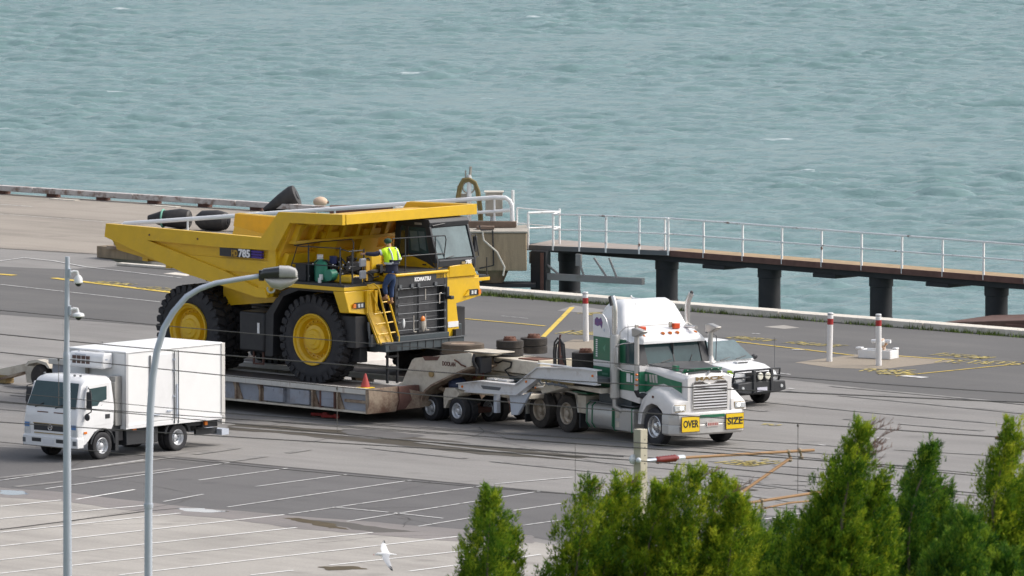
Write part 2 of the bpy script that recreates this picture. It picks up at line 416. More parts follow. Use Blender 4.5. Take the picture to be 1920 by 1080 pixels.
sheet('hydrant_pad', [(8.48, 270.75), (10.37, 273.33), (11.77, 272.98), (13.50, 271.43), (10.95, 268.55), (9.54, 269.05)], 0.008, GM['pad'])
sheet('bollard_pad', [(1.22, 275.96), (1.89, 278.28), (2.51, 278.10), (4.58, 276.67), (3.56, 273.85), (2.46, 274.20)], 0.008, GM['pad'])
sheet('concrete_patch', [(7.88, 282.67), (8.53, 283.23), (9.00, 282.30), (8.49, 281.93)], 0.008, GM['fore'])
sheet('pale_patch', [(-11.68, 302.55), (-11.27, 302.98), (-10.66, 301.92), (-10.86, 301.49)], 0.0085, M['kerb'])
sheet('concrete_apron', [(1.45, 288.36), (1.97, 290.31), (3.15, 288.36), (2.97, 287.01)], 0.0085, GM['road'])
# damp patches and puddles, ragged outlines
random.seed(5)
def blob(name, pts, z, m):
    out = []
    for i in range(len(pts)):
        a, b = Vector(pts[i][:2]), Vector(pts[(i + 1) % len(pts)][:2])
        n = (b - a).orthogonal().normalized() if (b - a).length > 0 else Vector((0, 0))
        for k in range(5):
            out.append(a.lerp(b, k / 5) + n * random.uniform(-0.09, 0.09) * min(1, (b - a).length))
    return sheet(name, out, z, m)
puddle_m = mat('shallow_muddy_water', (0.085, 0.062, 0.028), 0.6, spec=0.25, var=0.35, var_scale=2)
blob('damp_stain', [(-7.76, 252.59), (-6.25, 251.70), (-3.84, 249.94), (-1.46, 247.64), (0.58, 245.09), (2.16, 243.70), (1.58, 242.87), (-0.87, 244.25), (-2.92, 246.50), (-4.69, 247.92), (-6.50, 249.94), (-8.08, 250.82)], 0.005, GM['damp'])
blob('damp_stain', [(-4.75, 250.97), (-3.56, 250.82), (-2.36, 249.07), (-3.82, 248.21), (-4.57, 249.07)], 0.0075, GM['bays'])
blob('puddle', [(-5.82, 228.62), (-5.41, 228.62), (-4.72, 227.77), (-4.18, 226.33), (-4.08, 225.97), (-4.69, 226.45), (-5.39, 227.89)], 0.012, puddle_m)
blob('damp_stain', [(-13.97, 236.18), (-11.66, 234.63), (-9.06, 231.96), (-7.36, 230.47), (-5.42, 229.11), (-2.15, 226.69), (0.53, 224.67), (0.53, 223.03), (-1.45, 223.38), (-3.46, 224.90), (-5.35, 226.21), (-7.30, 228.62), (-9.53, 230.10), (-11.56, 232.59), (-13.83, 233.86)], 0.0092, ground_mat('damp_concrete', (0.24, 0.215, 0.20), (0.17, 0.155, 0.145), amt=0.9, rough=0.6))
blob('puddle', [(-5.41, 228.50), (-4.31, 227.77), (-3.22, 226.45), (-2.27, 225.49), (-3.47, 225.38), (-4.70, 227.17)], 0.0105, GM['damp'])
blob('puddle', [(-4.71, 218.03), (-3.87, 218.14), (-3.48, 217.48), (-4.37, 217.26)], 0.012, puddle_m)
blob('puddle', [(-13.36, 235.27), (-12.79, 235.02), (-12.53, 234.25), (-13.01, 233.99), (-13.30, 234.25)], 0.012, mat('painted_sky_tone_water', (0.25, 0.3, 0.36), 0.05, spec=1.0))  # pale blue of the mirrored sky is put into the water colour
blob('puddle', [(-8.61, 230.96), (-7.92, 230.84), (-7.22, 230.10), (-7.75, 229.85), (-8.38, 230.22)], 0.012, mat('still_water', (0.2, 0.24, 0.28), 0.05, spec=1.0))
blob('damp_stain', [(5.36, 235.40), (6.07, 235.92), (6.40, 235.27), (5.83, 234.63)], 0.012, GM['damp'])
blob('damp_stain', [(6.19, 237.75), (6.88, 237.36), (7.82, 236.18), (6.72, 236.57)], 0.013, GM['road'])

# kerb parapet
def strip(mb, a, b, w, z0, z1):
    a, b = Vector(a[:2]), Vector(b[:2]); d = (b - a).normalized(); n = Vector((-d.y, d.x)) * w / 2
    q = [a - n, b - n, b + n, a + n]
    mb.prism([(p.x, p.y) for p in q], z0, z1, 'z')
kerb = thing('quay_kerb', 'long bleached concrete kerb along the edge of the dark quay, weeds at its foot', 'kerb', (-1.0, KERB(-1.0) - 0.4, 0))
kd = Vector((29.1, -26.4)).normalized()
random.seed(3)
L = -16.6
while L < 62:
    ln = 5.9
    x0 = -1.0 + kd.x * L; y0 = KERB(-1.0) - 0.4 + kd.y * L
    x1 = -1.0 + kd.x * (L + ln); y1 = KERB(-1.0) - 0.4 + kd.y * (L + ln)
    m_ = MB(); ox, oy = kerb.location.x, kerb.location.y
    lo_ = L < -8
    strip(m_, (x0 - ox, y0 - oy), (x1 - ox, y1 - oy), 0.30 if lo_ else 0.70, 0.006, (0.10 if lo_ else 0.22) + random.uniform(-0.01, 0.01))
    m_.build('kerb_stone', M['kerb'], kerb, bevel=0.02)
    L += ln + 0.03

# markings
paint_y = mat('worn_yellow_marking', (0.66, 0.47, 0.07), 0.8, dirt=(0.16, 0.155, 0.15), dirt_amt=0.9, dirt_scale=3.0, lo=0.54, hi=0.66)
paint_y2 = mat('faded_yellow_marking', (0.52, 0.41, 0.10), 0.8, dirt=(0.145, 0.14, 0.135), dirt_amt=1.0, dirt_scale=5.0, lo=0.47, hi=0.58)
paint_w = mat('worn_white_marking', (0.62, 0.61, 0.59), 0.8, dirt=(0.22, 0.215, 0.21), dirt_amt=0.9, dirt_scale=3.5, lo=0.50, hi=0.64)
ZM = 0.018
def line(mb, a, b, w):
    a, b = Vector(a[:2]), Vector(b[:2]); d = (b - a).normalized(); n = Vector((-d.y, d.x)) * w / 2
    mb.quad((*(a - n), ZM), (*(b - n), ZM), (*(b + n), ZM), (*(a + n), ZM))
mb = MB()
for a, b, w in [((-15.26, 300.65), (-10.97, 294.88), 0.30), ((-18.26, 303.19), (-16.60, 301.71), 0.30), ((-1.55, 285.49), (1.04, 282.86), 0.12), ((0.94, 278.83), (1.93, 289.53), 0.16),
                ((6.73, 277.74), (10.32, 272.98), 0.12), ((11.60, 272.81), (13.47, 271.43), 0.12), ((11.33, 266.38), (16.02, 271.09), 0.10), ((5.88, 269.05), (6.96, 267.54), 0.1)]:
    line(mb, a, b, w)
structure(mb.build('yellow_road_lines', paint_y, smooth=0))
# rows of half-worn painted capitals (upside down for this viewer, too worn to read)
random.seed(11)
mb = MB()
def glyph_row(p, q, n, h, w=0.09):
    p, q = Vector(p[:2]), Vector(q[:2]); d = (q - p) / n; up = Vector((-d.y, d.x)).normalized() * h
    for i in range(n):
        o = p + d * (i + 0.1); e = d * 0.7
        segs = random.choice([[(0, 0, 0, 1), (0, 1, 1, 1), (0, .5, 1, .5)], [(0, 0, .5, 1), (.5, 1, 1, 0)], [(0, 0, 0, 1), (0, 0, 1, 0), (1, 0, 1, 1)],
                              [(0, 0, 0, 1), (0, 1, 1, 0), (1, 0, 1, 1)], [(0, 0, 1, 0), (0, 1, 1, 1), (0, .5, 1, .5), (0, 0, 0, 1)], [(0, 1, 1, 1), (.5, 0, .5, 1)]])
        for s in segs:
            line(mb, o + e * s[0] + up * s[1], o + e * s[2] + up * s[3], w)
for p, q, n, h in [((-14.03, 298.98), (-12.80, 297.74), 4, 0.7), ((-12.36, 296.92), (-11.06, 295.09), 4, 0.7),
                   ((6.59, 278.83), (7.74, 277.56), 5, 0.7), ((8.26, 277.03), (9.93, 275.61), 6, 0.7),
                   ((12.51, 273.16), (14.13, 271.77), 6, 0.8), ((12.56, 270.75), (15.38, 269.73), 9, 1.0), ((10.29, 267.88), (11.77, 267.38), 6, 0.9), ((10.88, 266.88), (12.07, 267.04), 4, 0.6),
                   ((2.04, 287.40), (2.62, 286.63), 2, 0.9), ((1.32, 280.28), (2.15, 279.91), 3, 1.2), ((2.07, 279.91), (2.56, 279.55), 2, 1.0),
                   ((5.30, 242.05), (6.56, 240.96), 4, 0.9), ((6.27, 241.10), (7.60, 242.32), 4, 0.9), ((6.86, 252.15), (7.44, 251.85), 2, 0.3)]:
    glyph_row(p, q, n, h)
structure(mb.build('faded_yellow_lettering', paint_y2, smooth=0))
mb = MB()
def zl(*a): pass
WL = [((-13.13, 231.26), (-11.64, 232.77)), ((-11.25, 232.92), (-9.85, 235.26)), ((-12.98, 228.44), (-9.46, 231.48)), ((-12.80, 225.34), (-8.45, 229.70)), ((-12.63, 222.32), (-5.80, 229.35)), ((-12.47, 219.38), (-5.41, 226.43)), ((-12.31, 216.58), (-3.48, 225.34)), ((-9.43, 216.27), (-1.26, 224.53)), ((-6.27, 216.27), (-5.27, 217.21)), ((-2.47, 217.03), (-1.22, 218.42)), ((-4.41, 218.29), (-1.17, 221.33)), ((0.18, 219.90), (0.71, 220.55)), ((-13.49, 237.50), (-9.91, 242.74)), ((-12.18, 235.49), (-7.59, 241.96)), ((-8.26, 237.58), (-5.99, 240.56)), ((-6.72, 236.01), (-4.38, 239.02)), ((-7.29, 231.12), (-2.66, 237.58)), ((-5.68, 229.49), (-0.60, 236.45)), ((-0.44, 236.68), (1.61, 238.34)), ((-4.17, 227.81), (0.72, 234.89)), ((-2.35, 226.70), (-1.05, 228.65)), ((0.04, 230.34), (1.26, 231.98)), ((0.27, 226.91), (1.20, 228.09)), ((-8.98, 232.41), (-8.02, 234.16)), ((-4.59, 231.12), (-3.16, 229.91)), ((-3.00, 229.77), (-1.74, 228.51)), ((2.92, 229.70), (5.44, 234.38)), ((6.38, 228.30), (7.36, 229.70))]
for a, b in WL[12:]:
    line(mb, a, b, 0.085)
for a, b, w in [((-17.43, 307.52), (-16.68, 308.85), 0.10), ((-16.68, 308.85), (-15.57, 307.52), 0.10), ((-15.57, 307.52), (-14.41, 305.13), 0.1), ((-16.90, 298.15), (-11.36, 291.49), 0.08), ((-14.41, 305.13), (-11.00, 300.65), 0.08), ((-18.84, 332.70), (-17.61, 331.68), 0.08),
                ((-18.59, 328.14), (-13.75, 323.70), 0.05), ((7.87, 267.38), (8.23, 266.88), 0.1), ((8.53, 274.90), (8.93, 274.73), 0.16), ((7.45, 280.28), (7.69, 280.10), 0.12), ((-0.34, 286.44), (0.51, 285.49), 0.04),
                ((8.04, 262.64), (8.19, 262.48), 0.12), ((10.06, 248.50), (10.40, 248.35), 0.14), ((8.39, 246.64), (8.57, 246.50), 0.12), ((11.50, 266.55), (12.18, 265.89), 0.35)]:
    line(mb, a, b, w)
structure(mb.build('white_bay_lines', paint_w, smooth=0))
paint_w2 = mat('white_marking_on_concrete', (0.80, 0.79, 0.76), 0.8, dirt=(0.45, 0.42, 0.38), dirt_amt=0.9, dirt_scale=3.0, lo=0.54, hi=0.68)
mb = MB()
for a, b in WL[:12]: line(mb, a, b, 0.10)
structure(mb.build('foreground_bay_lines', paint_w2, smooth=0))
# dark construction joints
joint_m = mat('dark_joint', (0.06, 0.055, 0.05), 0.9)
mb = MB()
for a, b, w in [((-12.84, 225.97), (-9.39, 230.10), 0.09), ((-9.39, 230.10), (-8.54, 230.84), 0.05), ((-9.07, 243.56), (1.39, 234.37), 0.07), ((-28.09, 255.45), (-9.07, 243.56), 0.03), ((1.39, 234.37), (5.98, 229.85), 0.05),
                ((-17.73, 312.89), (-13.91, 310.18), 0.08), ((-18.61, 328.64), (-14.18, 324.68), 0.04), ((-35.93, 327.39), (-17.73, 312.89), 0.08), ((-2.38, 251.70), (3.13, 240.42), 0.02), ((-13.13, 246.64), (-7.11, 240.42), 0.02)]:
    line(mb, a, b, w)
structure(mb.build('construction_joints', joint_m, smooth=0))

# sealed cracks and tyre marks
random.seed(77)
mb = MB()
def crack(p, ang, n, st, w):
    p = Vector(p); 
    for k in range(n):
        ang += random.uniform(-0.35, 0.35); q_ = p + Vector((math.cos(ang), math.sin(ang))) * st * random.uniform(0.5, 1.2)
        line(mb, p, q_, w * random.uniform(0.6, 1.3)); p = q_
for _ in range(26): crack((random.uniform(-14, 12), random.uniform(218, 262)), random.choice([R(-42), R(48)]) + random.uniform(-0.3, 0.3), random.randint(4, 11), 0.7, 0.022)
for _ in range(10): crack((random.uniform(-14, 14), random.uniform(262, 290)), random.choice([R(-42), R(48)]) + random.uniform(-0.3, 0.3), random.randint(4, 9), 0.8, 0.028)
structure(mb.build('sealed_cracks', mat('dark_crack_sealant', (0.09, 0.085, 0.08), 0.9), smooth=0))
mb = MB(); ZM = 0.015
for (x, y, a, n, da) in ((-16, 262, -40, 34, 0.3), (-15, 257, -38, 30, 0.2), (3, 238, -50, 18, -0.9), (-4, 246, -47, 24, 0.5), (8, 262, -44, 20, -0.4), (-13, 236, 46, 12, 1.0), (2, 262, -52, 16, 0.8)):
    for off in (0, 1.9):
        aa = R(a); p = Vector((x - math.sin(aa) * off, y + math.cos(aa) * off))
        for k in range(n):
            q_ = p + Vector((math.cos(aa), math.sin(aa))) * 1.0
            if random.random() < 0.8: line(mb, p, q_, 0.26)
            p = q_; aa += R(da)
structure(mb.build('tyre_marks', mat('rubbed_tyre_mark', (0.17, 0.163, 0.155), 0.85, dirt=(0.25, 0.24, 0.226), dirt_amt=1.0, dirt_scale=2.2, lo=0.40, hi=0.54), smooth=0))
ZM = 0.018

# hillside the photographer stands on, with a little scrub
hill_m = mat('scrubby_grass', (0.07, 0.09, 0.03), 0.95, dirt=(0.12, 0.10, 0.06), dirt_amt=0.8, dirt_scale=0.3, var=0.3)
mb = MB(); xs = [-300 + 12 * i for i in range(51)]; ys = [176 - 8 * j for j in range(38)]
random.seed(8)
hill_z = lambda x, y: max(0, (170 - y) * 0.118)
vs = [(x, y, hill_z(x, y) + (random.uniform(-0.25, 0.25) if y < 164 else -0.05 if y > 168 else 0)) for y in ys for x in xs]
fs = [(j * 51 + i, j * 51 + i + 1, (j + 1) * 51 + i + 1, (j + 1) * 51 + i) for j in range(37) for i in range(50)]
mb.add(vs, fs); structure(mb.build('hillside', hill_m))

# ---------------------------------------------------------------- water
WAVE = 0.070
def build_water():
    """random sea made from a wind wave spectrum, with sharpened crests"""
    rs = np.random.RandomState(4)
    x0, x1, y0, y1 = -50.0, 50.0, 262.0, 560.0
    nx, ny = 448, 1344
    X, Y = np.meshgrid(np.linspace(x0, x1, nx), np.linspace(y0, y1, ny))
    dx, dy = X[0, 1] - X[0, 0], Y[1, 0] - Y[0, 0]
    KX, KY = np.meshgrid(np.fft.fftfreq(nx, dx) * 2 * np.pi, np.fft.fftfreq(ny, dy) * 2 * np.pi)
    K = np.hypot(KX, KY) + 1e-6
    wd_ = np.radians(82); cosw = (KX * np.cos(wd_) + KY * np.sin(wd_)) / K
    kp = 2 * np.pi / 4.4
    S = np.exp(-1.1 * (kp / K) ** 2) / K ** 3.25 * (np.abs(cosw) ** 4 + 0.04) * np.exp(-(K * 0.09) ** 2)
    A = np.sqrt(S) * (rs.normal(size=K.shape) + 1j * rs.normal(size=K.shape))
    Z = np.fft.ifft2(A).real; sc = 1.0 / Z.std(); Z *= sc
    HX = np.fft.ifft2(-1j * KX / K * A).real * sc; HY = np.fft.ifft2(-1j * KY / K * A).real * sc
    mod = np.zeros_like(X)
    for k in range(10):
        l = rs.uniform(18, 60); a = rs.uniform(0, 2 * np.pi)
        mod += np.cos((X * np.cos(a) + Y * np.sin(a)) * 2 * np.pi / l + rs.uniform(0, 7))
    mod = 1 + 0.20 * mod / 2.2
    amp = WAVE * mod
    edge = np.clip(np.minimum.reduce([X - x0, x1 - X, y1 - Y]) / 12.0, 0, 1)
    zn = Z.copy(); Z = Z * amp * edge; HX *= amp * edge * 0.9; HY *= amp * edge * 0.9
    # breaking crests
    n1 = np.zeros_like(X)
    for k in range(24):
        l = rs.uniform(2.5, 11); a = rs.uniform(0, 2 * np.pi)
        n1 += np.cos((X * np.cos(a) + Y * np.sin(a)) * 2 * np.pi / l + rs.uniform(0, 7))
    n1 /= 3.46
    foam = np.clip((zn - 1.85) * 1.1, 0, 1) * np.clip((n1 - 1.5) * 2.0, 0, 1)
    co = np.stack([(X + HX).ravel(), (Y + HY).ravel(), Z.ravel() - 2.3], 1).astype(np.float32)
    idx = np.arange(nx * ny).reshape(ny, nx)
    q = np.stack([idx[:-1, :-1], idx[:-1, 1:], idx[1:, 1:], idx[1:, :-1]], -1).reshape(-1, 4)
    me = bpy.data.meshes.new('sea_water')
    me.vertices.add(len(co)); me.vertices.foreach_set('co', co.ravel())
    me.loops.add(q.size); me.loops.foreach_set('vertex_index', q.ravel().astype(np.int32))
    me.polygons.add(len(q)); me.polygons.foreach_set('loop_start', np.arange(0, q.size, 4, dtype=np.int32))
    me.polygons.foreach_set('loop_total', np.full(len(q), 4, dtype=np.int32))
    me.polygons.foreach_set('use_smooth', np.ones(len(q), dtype=bool))
    at = me.attributes.new('foam', 'FLOAT', 'POINT'); at.data.foreach_set('value', foam.ravel().astype(np.float32))
    me.update(); me.validate()
    o = bpy.data.objects.new('sea_water', me); COL.objects.link(o)
    return o
sea_m = bpy.data.materials.new('sea_water'); sea_m.use_nodes = True
nt = sea_m.node_tree; b = nt.nodes['Principled BSDF']
tc = nt.nodes.new('ShaderNodeTexCoord')
at = nt.nodes.new('ShaderNodeAttribute'); at.attribute_name = 'foam'
fn = nt.nodes.new('ShaderNodeTexNoise'); fn.inputs['Scale'].default_value = 3.5; fn.inputs['Detail'].default_value = 5
nt.links.new(tc.outputs['Object'], fn.inputs['Vector'])
ml = nt.nodes.new('ShaderNodeMath'); ml.operation = 'MULTIPLY'; nt.links.new(at.outputs['Fac'], ml.inputs[0]); nt.links.new(fn.outputs[0], ml.inputs[1])
mr = nt.nodes.new('ShaderNodeMapRange'); mr.inputs[1].default_value = 0.12; mr.inputs[2].default_value = 0.55; nt.links.new(ml.outputs[0], mr.inputs[0])
cn = nt.nodes.new('ShaderNodeTexNoise'); cn.inputs['Scale'].default_value = 0.05; cn.inputs['Detail'].default_value = 4
nt.links.new(tc.outputs['Object'], cn.inputs['Vector'])
cm = nt.nodes.new('ShaderNodeMix'); cm.data_type = 'RGBA'
cm.inputs[6].default_value = (0.130, 0.220, 0.214, 1); cm.inputs[7].default_value = (0.172, 0.270, 0.266, 1)
nt.links.new(cn.outputs[0], cm.inputs[0])
fm = nt.nodes.new('ShaderNodeMix'); fm.data_type = 'RGBA'; fm.inputs[7].default_value = (0.60, 0.64, 0.65, 1)
nt.links.new(mr.outputs[0], fm.inputs[0]); nt.links.new(cm.outputs[2], fm.inputs[6])
nt.links.new(fm.outputs[2], b.inputs['Base Color'])
rg = nt.nodes.new('ShaderNodeMapRange'); rg.inputs[3].default_value = 0.16; rg.inputs[4].default_value = 0.8
nt.links.new(mr.outputs[0], rg.inputs[0]); nt.links.new(rg.outputs[0], b.inputs['Roughness'])
b.inputs['IOR'].default_value = 1.33
mp = nt.nodes.new('ShaderNodeMapping'); mp.inputs['Scale'].default_value = (0.55, 1.0, 1.0); nt.links.new(tc.outputs['Object'], mp.inputs[0])
n1 = nt.nodes.new('ShaderNodeTexNoise'); n1.inputs['Scale'].default_value = 3.2; n1.inputs['Detail'].default_value = 6; n1.inputs['Roughness'].default_value = 0.6
nt.links.new(mp.outputs[0], n1.inputs['Vector'])
bp = nt.nodes.new('ShaderNodeBump'); bp.inputs['Strength'].default_value = 1.0; bp.inputs['Distance'].default_value = 0.09
nt.links.new(n1.outputs[0], bp.inputs['Height']); nt.links.new(bp.outputs[0], b.inputs['Normal'])
sea = build_water(); sea.data.materials.append(sea_m); structure(sea)
mb = MB()
for (x0, x1, y0, y1) in [(-6000, -50, 262, 9000), (50, 6000, 262, 9000), (-50, 50, 560, 9000), (-6000, 6000, -200, 262)]:
    mb.quad((x0, y0, -2.3), (x1, y0, -2.3), (x1, y1, -2.3), (x0, y1, -2.3))
structure(mb.build('open_water', sea_m, smooth=0))

# ---------------------------------------------------------------- old wharf edge beam
wb = thing('wharf_edge_beam', 'low peeling timber and rust edge beam along the far side of the old wharf', 'edge beam', (-14, 333.9, 0))
wd = Vector((10.6, -8.8)).normalized(); wn_ = Vector((-wd.y, wd.x))
rb = mat('peeling_white_timber', (0.50, 0.47, 0.45), 0.85, dirt=(0.20, 0.13, 0.10), dirt_amt=0.9, dirt_scale=2.6, var=0.2, lo=0.50, hi=0.62, streak=False)
random.seed(2)
t0 = -30.0
while t0 < 8.5:
    a = Vector((0, 0)) + wd * t0 - wn_ * 0.1; c = Vector((0, 0)) + wd * (t0 + 5.0) - wn_ * 0.1
    m_ = MB(); strip(m_, a, c, 0.32, 0.13, 0.33); m_.build('beam', rb, wb, bevel=0.02)
    for k in range(2):
        p = Vector((0, 0)) + wd * (t0 + 0.6 + 2.5 * k); m_ = MB(); strip(m_, p, p + wd * 0.45, 0.3, 0.006, 0.128); m_.build('support_block', M['rust_brown'], wb)
    m_ = MB(); p = Vector((0, 0)) + wd * (t0 + 1.4) - wn_ * 0.75; strip(m_, p, p + wd * 1.3, 0.25, 0.006, 0.03); m_.build('white_strip', M['kerb'], wb)
    t0 += 5.04

# rough concrete edge of the old wharf near the quay corner
eb = thing('broken_quay_edge', 'low rust streaked concrete edge with a white stub post beyond the dump truck tail', 'concrete edge', (-13.4, 308.0, 0))
m_ = MB(); strip(m_, (-0.5, 1.2), (3.0, -1.9), 0.9, 0.02, 0.42); m_.build('concrete_slab', M['block'], eb, bevel=0.02)
m_ = MB(); strip(m_, (-0.35, 0.45), (2.7, -2.25), 0.26, 0.36, 0.47); m_.build('rusty_lip', M['trailer_rust'], eb)
m_ = MB(); m_.box(-0.2, 0.9, 0.5, 1.1, 0.35, 0.62); m_.build('steel_fairlead', M['bar_grey'], eb, bevel=0.06)
m_ = MB(); m_.lathe([(0.35, 0.06), (0.85, 0.06)], (1.25, 0.3, 0), 'z', 10); m_.build('stub_post', M['white'], eb)
m_ = MB(); m_.box(1.9, 2.9, -0.6, 0.2, 0.35, 0.55); m_.build('white_block', M['kerb'], eb, bevel=0.04)

# ---------------------------------------------------------------- mooring block beside the jetty
dol = thing('mooring_block', 'big square stained concrete block at the landward end of the footbridge', 'concrete block', (0.5, 304.2, 0))
m_ = MB(); m_.box(-5.5, 0.0, 0.0, 2.6, -0.05, 1.22); m_.build('block', M['block'], dol, bevel=0.04)
m_ = MB(); m_.box(-5.52, 0.03, -0.03, 2.63, 1.225, 1.30); m_.build('top_slab', M['concrete'], dol, bevel=0.02)
for (x, y) in ((-1.15, 0.9), (-4.3, 0.9), (-2.6, 1.9)):
    m_ = MB(); m_.lathe([(-7, 0.28), (-0.9, 0.28), (-0.55, 0.34), (-0.06, 0.55)], (x, y, 0), 'z', 16); m_.build('pile', M['block'], dol)
m_ = MB(); m_.box(-2.2, 0.3, 0.1, 1.2, -0.62, -0.5); m_.build('steel_shelf', M['pile'], dol)
m_ = MB(); m_.tube([(-1.5, -0.08, 1.3), (-1.45, -0.12, 1.0), (-1.0, -0.14, 0.6), (-0.75, -0.14, 0.1), (-0.8, -0.1, -0.2)], 0.035, 6); m_.build('white_hose', M['kerb'], dol)
m_ = MB(); m_.tube([(-1.6, -0.1, 1.5), (-1.55, -0.1, 1.34), (-1.15, -0.1, 1.33), (-1.12, -0.1, 0.15), (-1.6, -0.1, 0.05)], 0.03, 6); m_.build('black_pipe', M['hose_black'], dol)
m_ = MB(); m_.box(-2.3, -0.35, 1.3, 1.6, 1.31, 1.52); m_.box(-1.7, -1.1, 0.5, 0.8, 1.31, 1.42); m_.build('bollard_beam', mat('brown_timber', (0.17, 0.12, 0.09), 0.9, var=0.3), dol, bevel=0.02)
cab_ = thing('control_cabinet', 'pale grey upright cabinet on the mooring block behind the curved white rail', 'cabinet', (-0.74, 306.3, 1.3))
m_ = MB(); m_.box(-0.16, 0.42, -0.2, 0.2, 0.35, 1.15); m_.build('body', M['concrete'], cab_, bevel=0.01)
m_ = MB(); m_.box(-0.2, 0.46, -0.24, 0.24, 1.153, 1.19); m_.build('hood', M['kerb'], cab_)
m_ = MB(); m_.box(0.0, 0.1, -0.05, 0.05, 0, 0.348); m_.build('leg', M['galv'], cab_)

# gangway with the long white handrail, from the wharf to the mooring block
gw = thing('access_gangway', 'white tube handrail of the long gangway rising behind the yellow truck body', 'gangway', (-13.3, 309.0, 0))
m_ = MB(); m_.add([(0, 0, 0.02), (8.2, -1.2, 0.85), (8.2, -0.2, 0.85), (0, 1.0, 0.02), (0, 0, 0.14), (8.2, -1.2, 0.97), (8.2, -0.2, 0.97), (0, 1.0, 0.14)],
          [(0, 3, 2, 1), (4, 5, 6, 7), (0, 1, 5, 4), (1, 2, 6, 5), (2, 3, 7, 6), (3, 0, 4, 7)]); m_.build('walkway', M['rust_brown'], gw)
ga = Vector((0.05, 0, 1.17)); gb = Vector((12.9, -3.3, 2.33)); gd = gb - ga
m_ = MB(); m_.tube([ga + Vector((-0.1, 0, -0.1)), ga, ga + gd * 0.5, ga + gd * 0.985, gb + Vector((0.18, -0.03, -0.02)), gb + Vector((0.32, -0.05, -0.12)), gb + Vector((0.40, -0.05, -0.30)), gb + Vector((0.42, -0.05, -1.0))], 0.075, 8); m_.build('handrail', M['white'], gw)
m_ = MB(); p = Vector((0, 0, -0.47)); m_.tube([ga + gd * 0.62 + p, ga + gd * 0.8 + p, gb + p, gb + p + Vector((0.38, -0.05, 0.05))], 0.055, 8); m_.build('mid_rail', M['rail_white'], gw)
for t, l in ((0.17, 0.5), (0.515, 0.75), (0.563, 0.5), (0.8, 0.9), (0.915, 1.0), (0.985, 1.0)):
    q = ga + gd * t; m_ = MB(); m_.tube([q, q - Vector((0, 0, l))], 0.04, 6); m_.build('post', M['rail_white'], gw)

# hose stand and other gear on the wharf
hs = thing('hose_stand', 'white post with olive hose looped over a wheel beside the mooring block', 'hose stand', (-1.45, 306.2, 1.3))
m_ = MB(); m_.tube([(0, 0, 0), (0, 0, 1.75)], 0.075, 8); m_.build('post', M['white'], hs)
m_ = MB(); m_.tube([(-0.12, 0, 1.5), (-0.12, 0, 1.9)], 0.03, 6); m_.tube([(0.03, 0, 1.7), (0.05, 0, 2.03)], 0.05, 6); m_.build('hook', M['concrete'], hs)
m_ = MB(); m_.torus((-0.02, 0.0, 1.32), 0.2, 0.03, 'y', 20, 6); m_.build('wheel', M['concrete'], hs)
for dx, r in ((0, 0.055), (0.07, 0.045)):
    m_ = MB(); m_.tube([(-0.42 + dx, -0.05, 0.2), (-0.42 + dx, -0.05, 0.9), (-0.34 + dx, -0.05, 1.35), (-0.2, -0.05, 1.6 - dx), (0.0, -0.05, 1.62 - dx), (0.2, -0.05, 1.5 - dx), (0.32 - dx, -0.05, 1.2), (0.4 - dx, -0.05, 0.6), (0.42 - dx, -0.05, 0.2)], r, 8); m_.build('hose', M['hose_olive'], hs)
m_ = MB(); m_.box(-0.3, -0.08, 0.05, 0.2, 0.5, 1.1); m_.build('plate', M['concrete'], hs)

def fender(name, label, loc, rot, prof, tilt=0.0, lift=0.0):
    prof = [(a * FS, b_ * FS) for a, b_ in prof]; lift *= FS
    t = thing(name, label, 'rubber fender', loc, rot, 'rubber fenders lying on the old wharf')
    m_ = MB(); m_.lathe(prof, (0, 0, 0), 'x', 24)
    mt = Matrix.Translation((0, 0, lift)) @ Matrix.Rotation(tilt, 4, 'Y')
    m_.build('fender_body', M['rubber'], t, matrix=mt)
    m_ = MB(); m_.lathe([(prof[-1][0] + 0.005, prof[-1][1] * 0.55), (prof[-1][0] + 0.03, prof[-1][1] * 0.5)], (0, 0, 0), 'x', 16)
    m_.build('end_plate', M['black'], t, matrix=mt)
    return t
FS = 0.86
f1 = fender('rubber_fender', 'black barrel shaped fender with a green rope, leftmost on the old wharf', (-12.2, 321.6, 0), -14, [(-0.9, 0.12), (-0.3, 0.32), (0.5, 0.42), (0.85, 0.38), (0.92, 0.3)], 0.0, 0.42)
m_ = MB(); m_.torus((-0.22, 0, 0.36), 0.31, 0.035, 'x', 18, 6); m_.build('rope', mat('green_rope', (0.18, 0.42, 0.33), 0.9), f1)
fender('rubber_fender', 'round black fender lying next to the roped fender on the old wharf', (-10.6, 320.6, 0), -28, [(-0.75, 0.22), (-0.5, 0.4), (0.2, 0.44), (0.6, 0.36), (0.72, 0.2)], 0.0, 0.43)
fender('rubber_fender', 'small black fender half hidden by the yellow truck body', (-9.3, 320.2, 0), -40, [(-0.6, 0.25), (-0.4, 0.38), (0.4, 0.38), (0.6, 0.28)], 0.0, 0.38)
FS = 0.66
fender('rubber_fender', 'big black cone shaped fender tipped up above the yellow truck body', (-8.3, 329.2, 0), -10, [(-1.25, 0.10), (-0.2, 0.46), (0.55, 0.64), (0.78, 0.60), (0.80, 0.45)], R(-24), 0.62)
by = thing('mooring_buoy', 'sun bleached orange and white buoy behind the white handrail', 'buoy', (-7.0, 330.2, 0))
m_ = MB(); m_.ball((0, 0, 0.30), 0.27, 0.24, 0.19, 16, 10); m_.build('float', M['buoy'], by)
m_ = MB(); m_.lathe([(0.2, 0.07), (0.36, 0.04)], (-0.05, 0, 0.28), 'x', 10); m_.build('eye', M['rust'], by)
rs_ = thing('rusty_mooring_frame', 'rusty steel frame lying on the wharf behind the white handrail', 'steel frame', (-5.2, 327.2, 0))
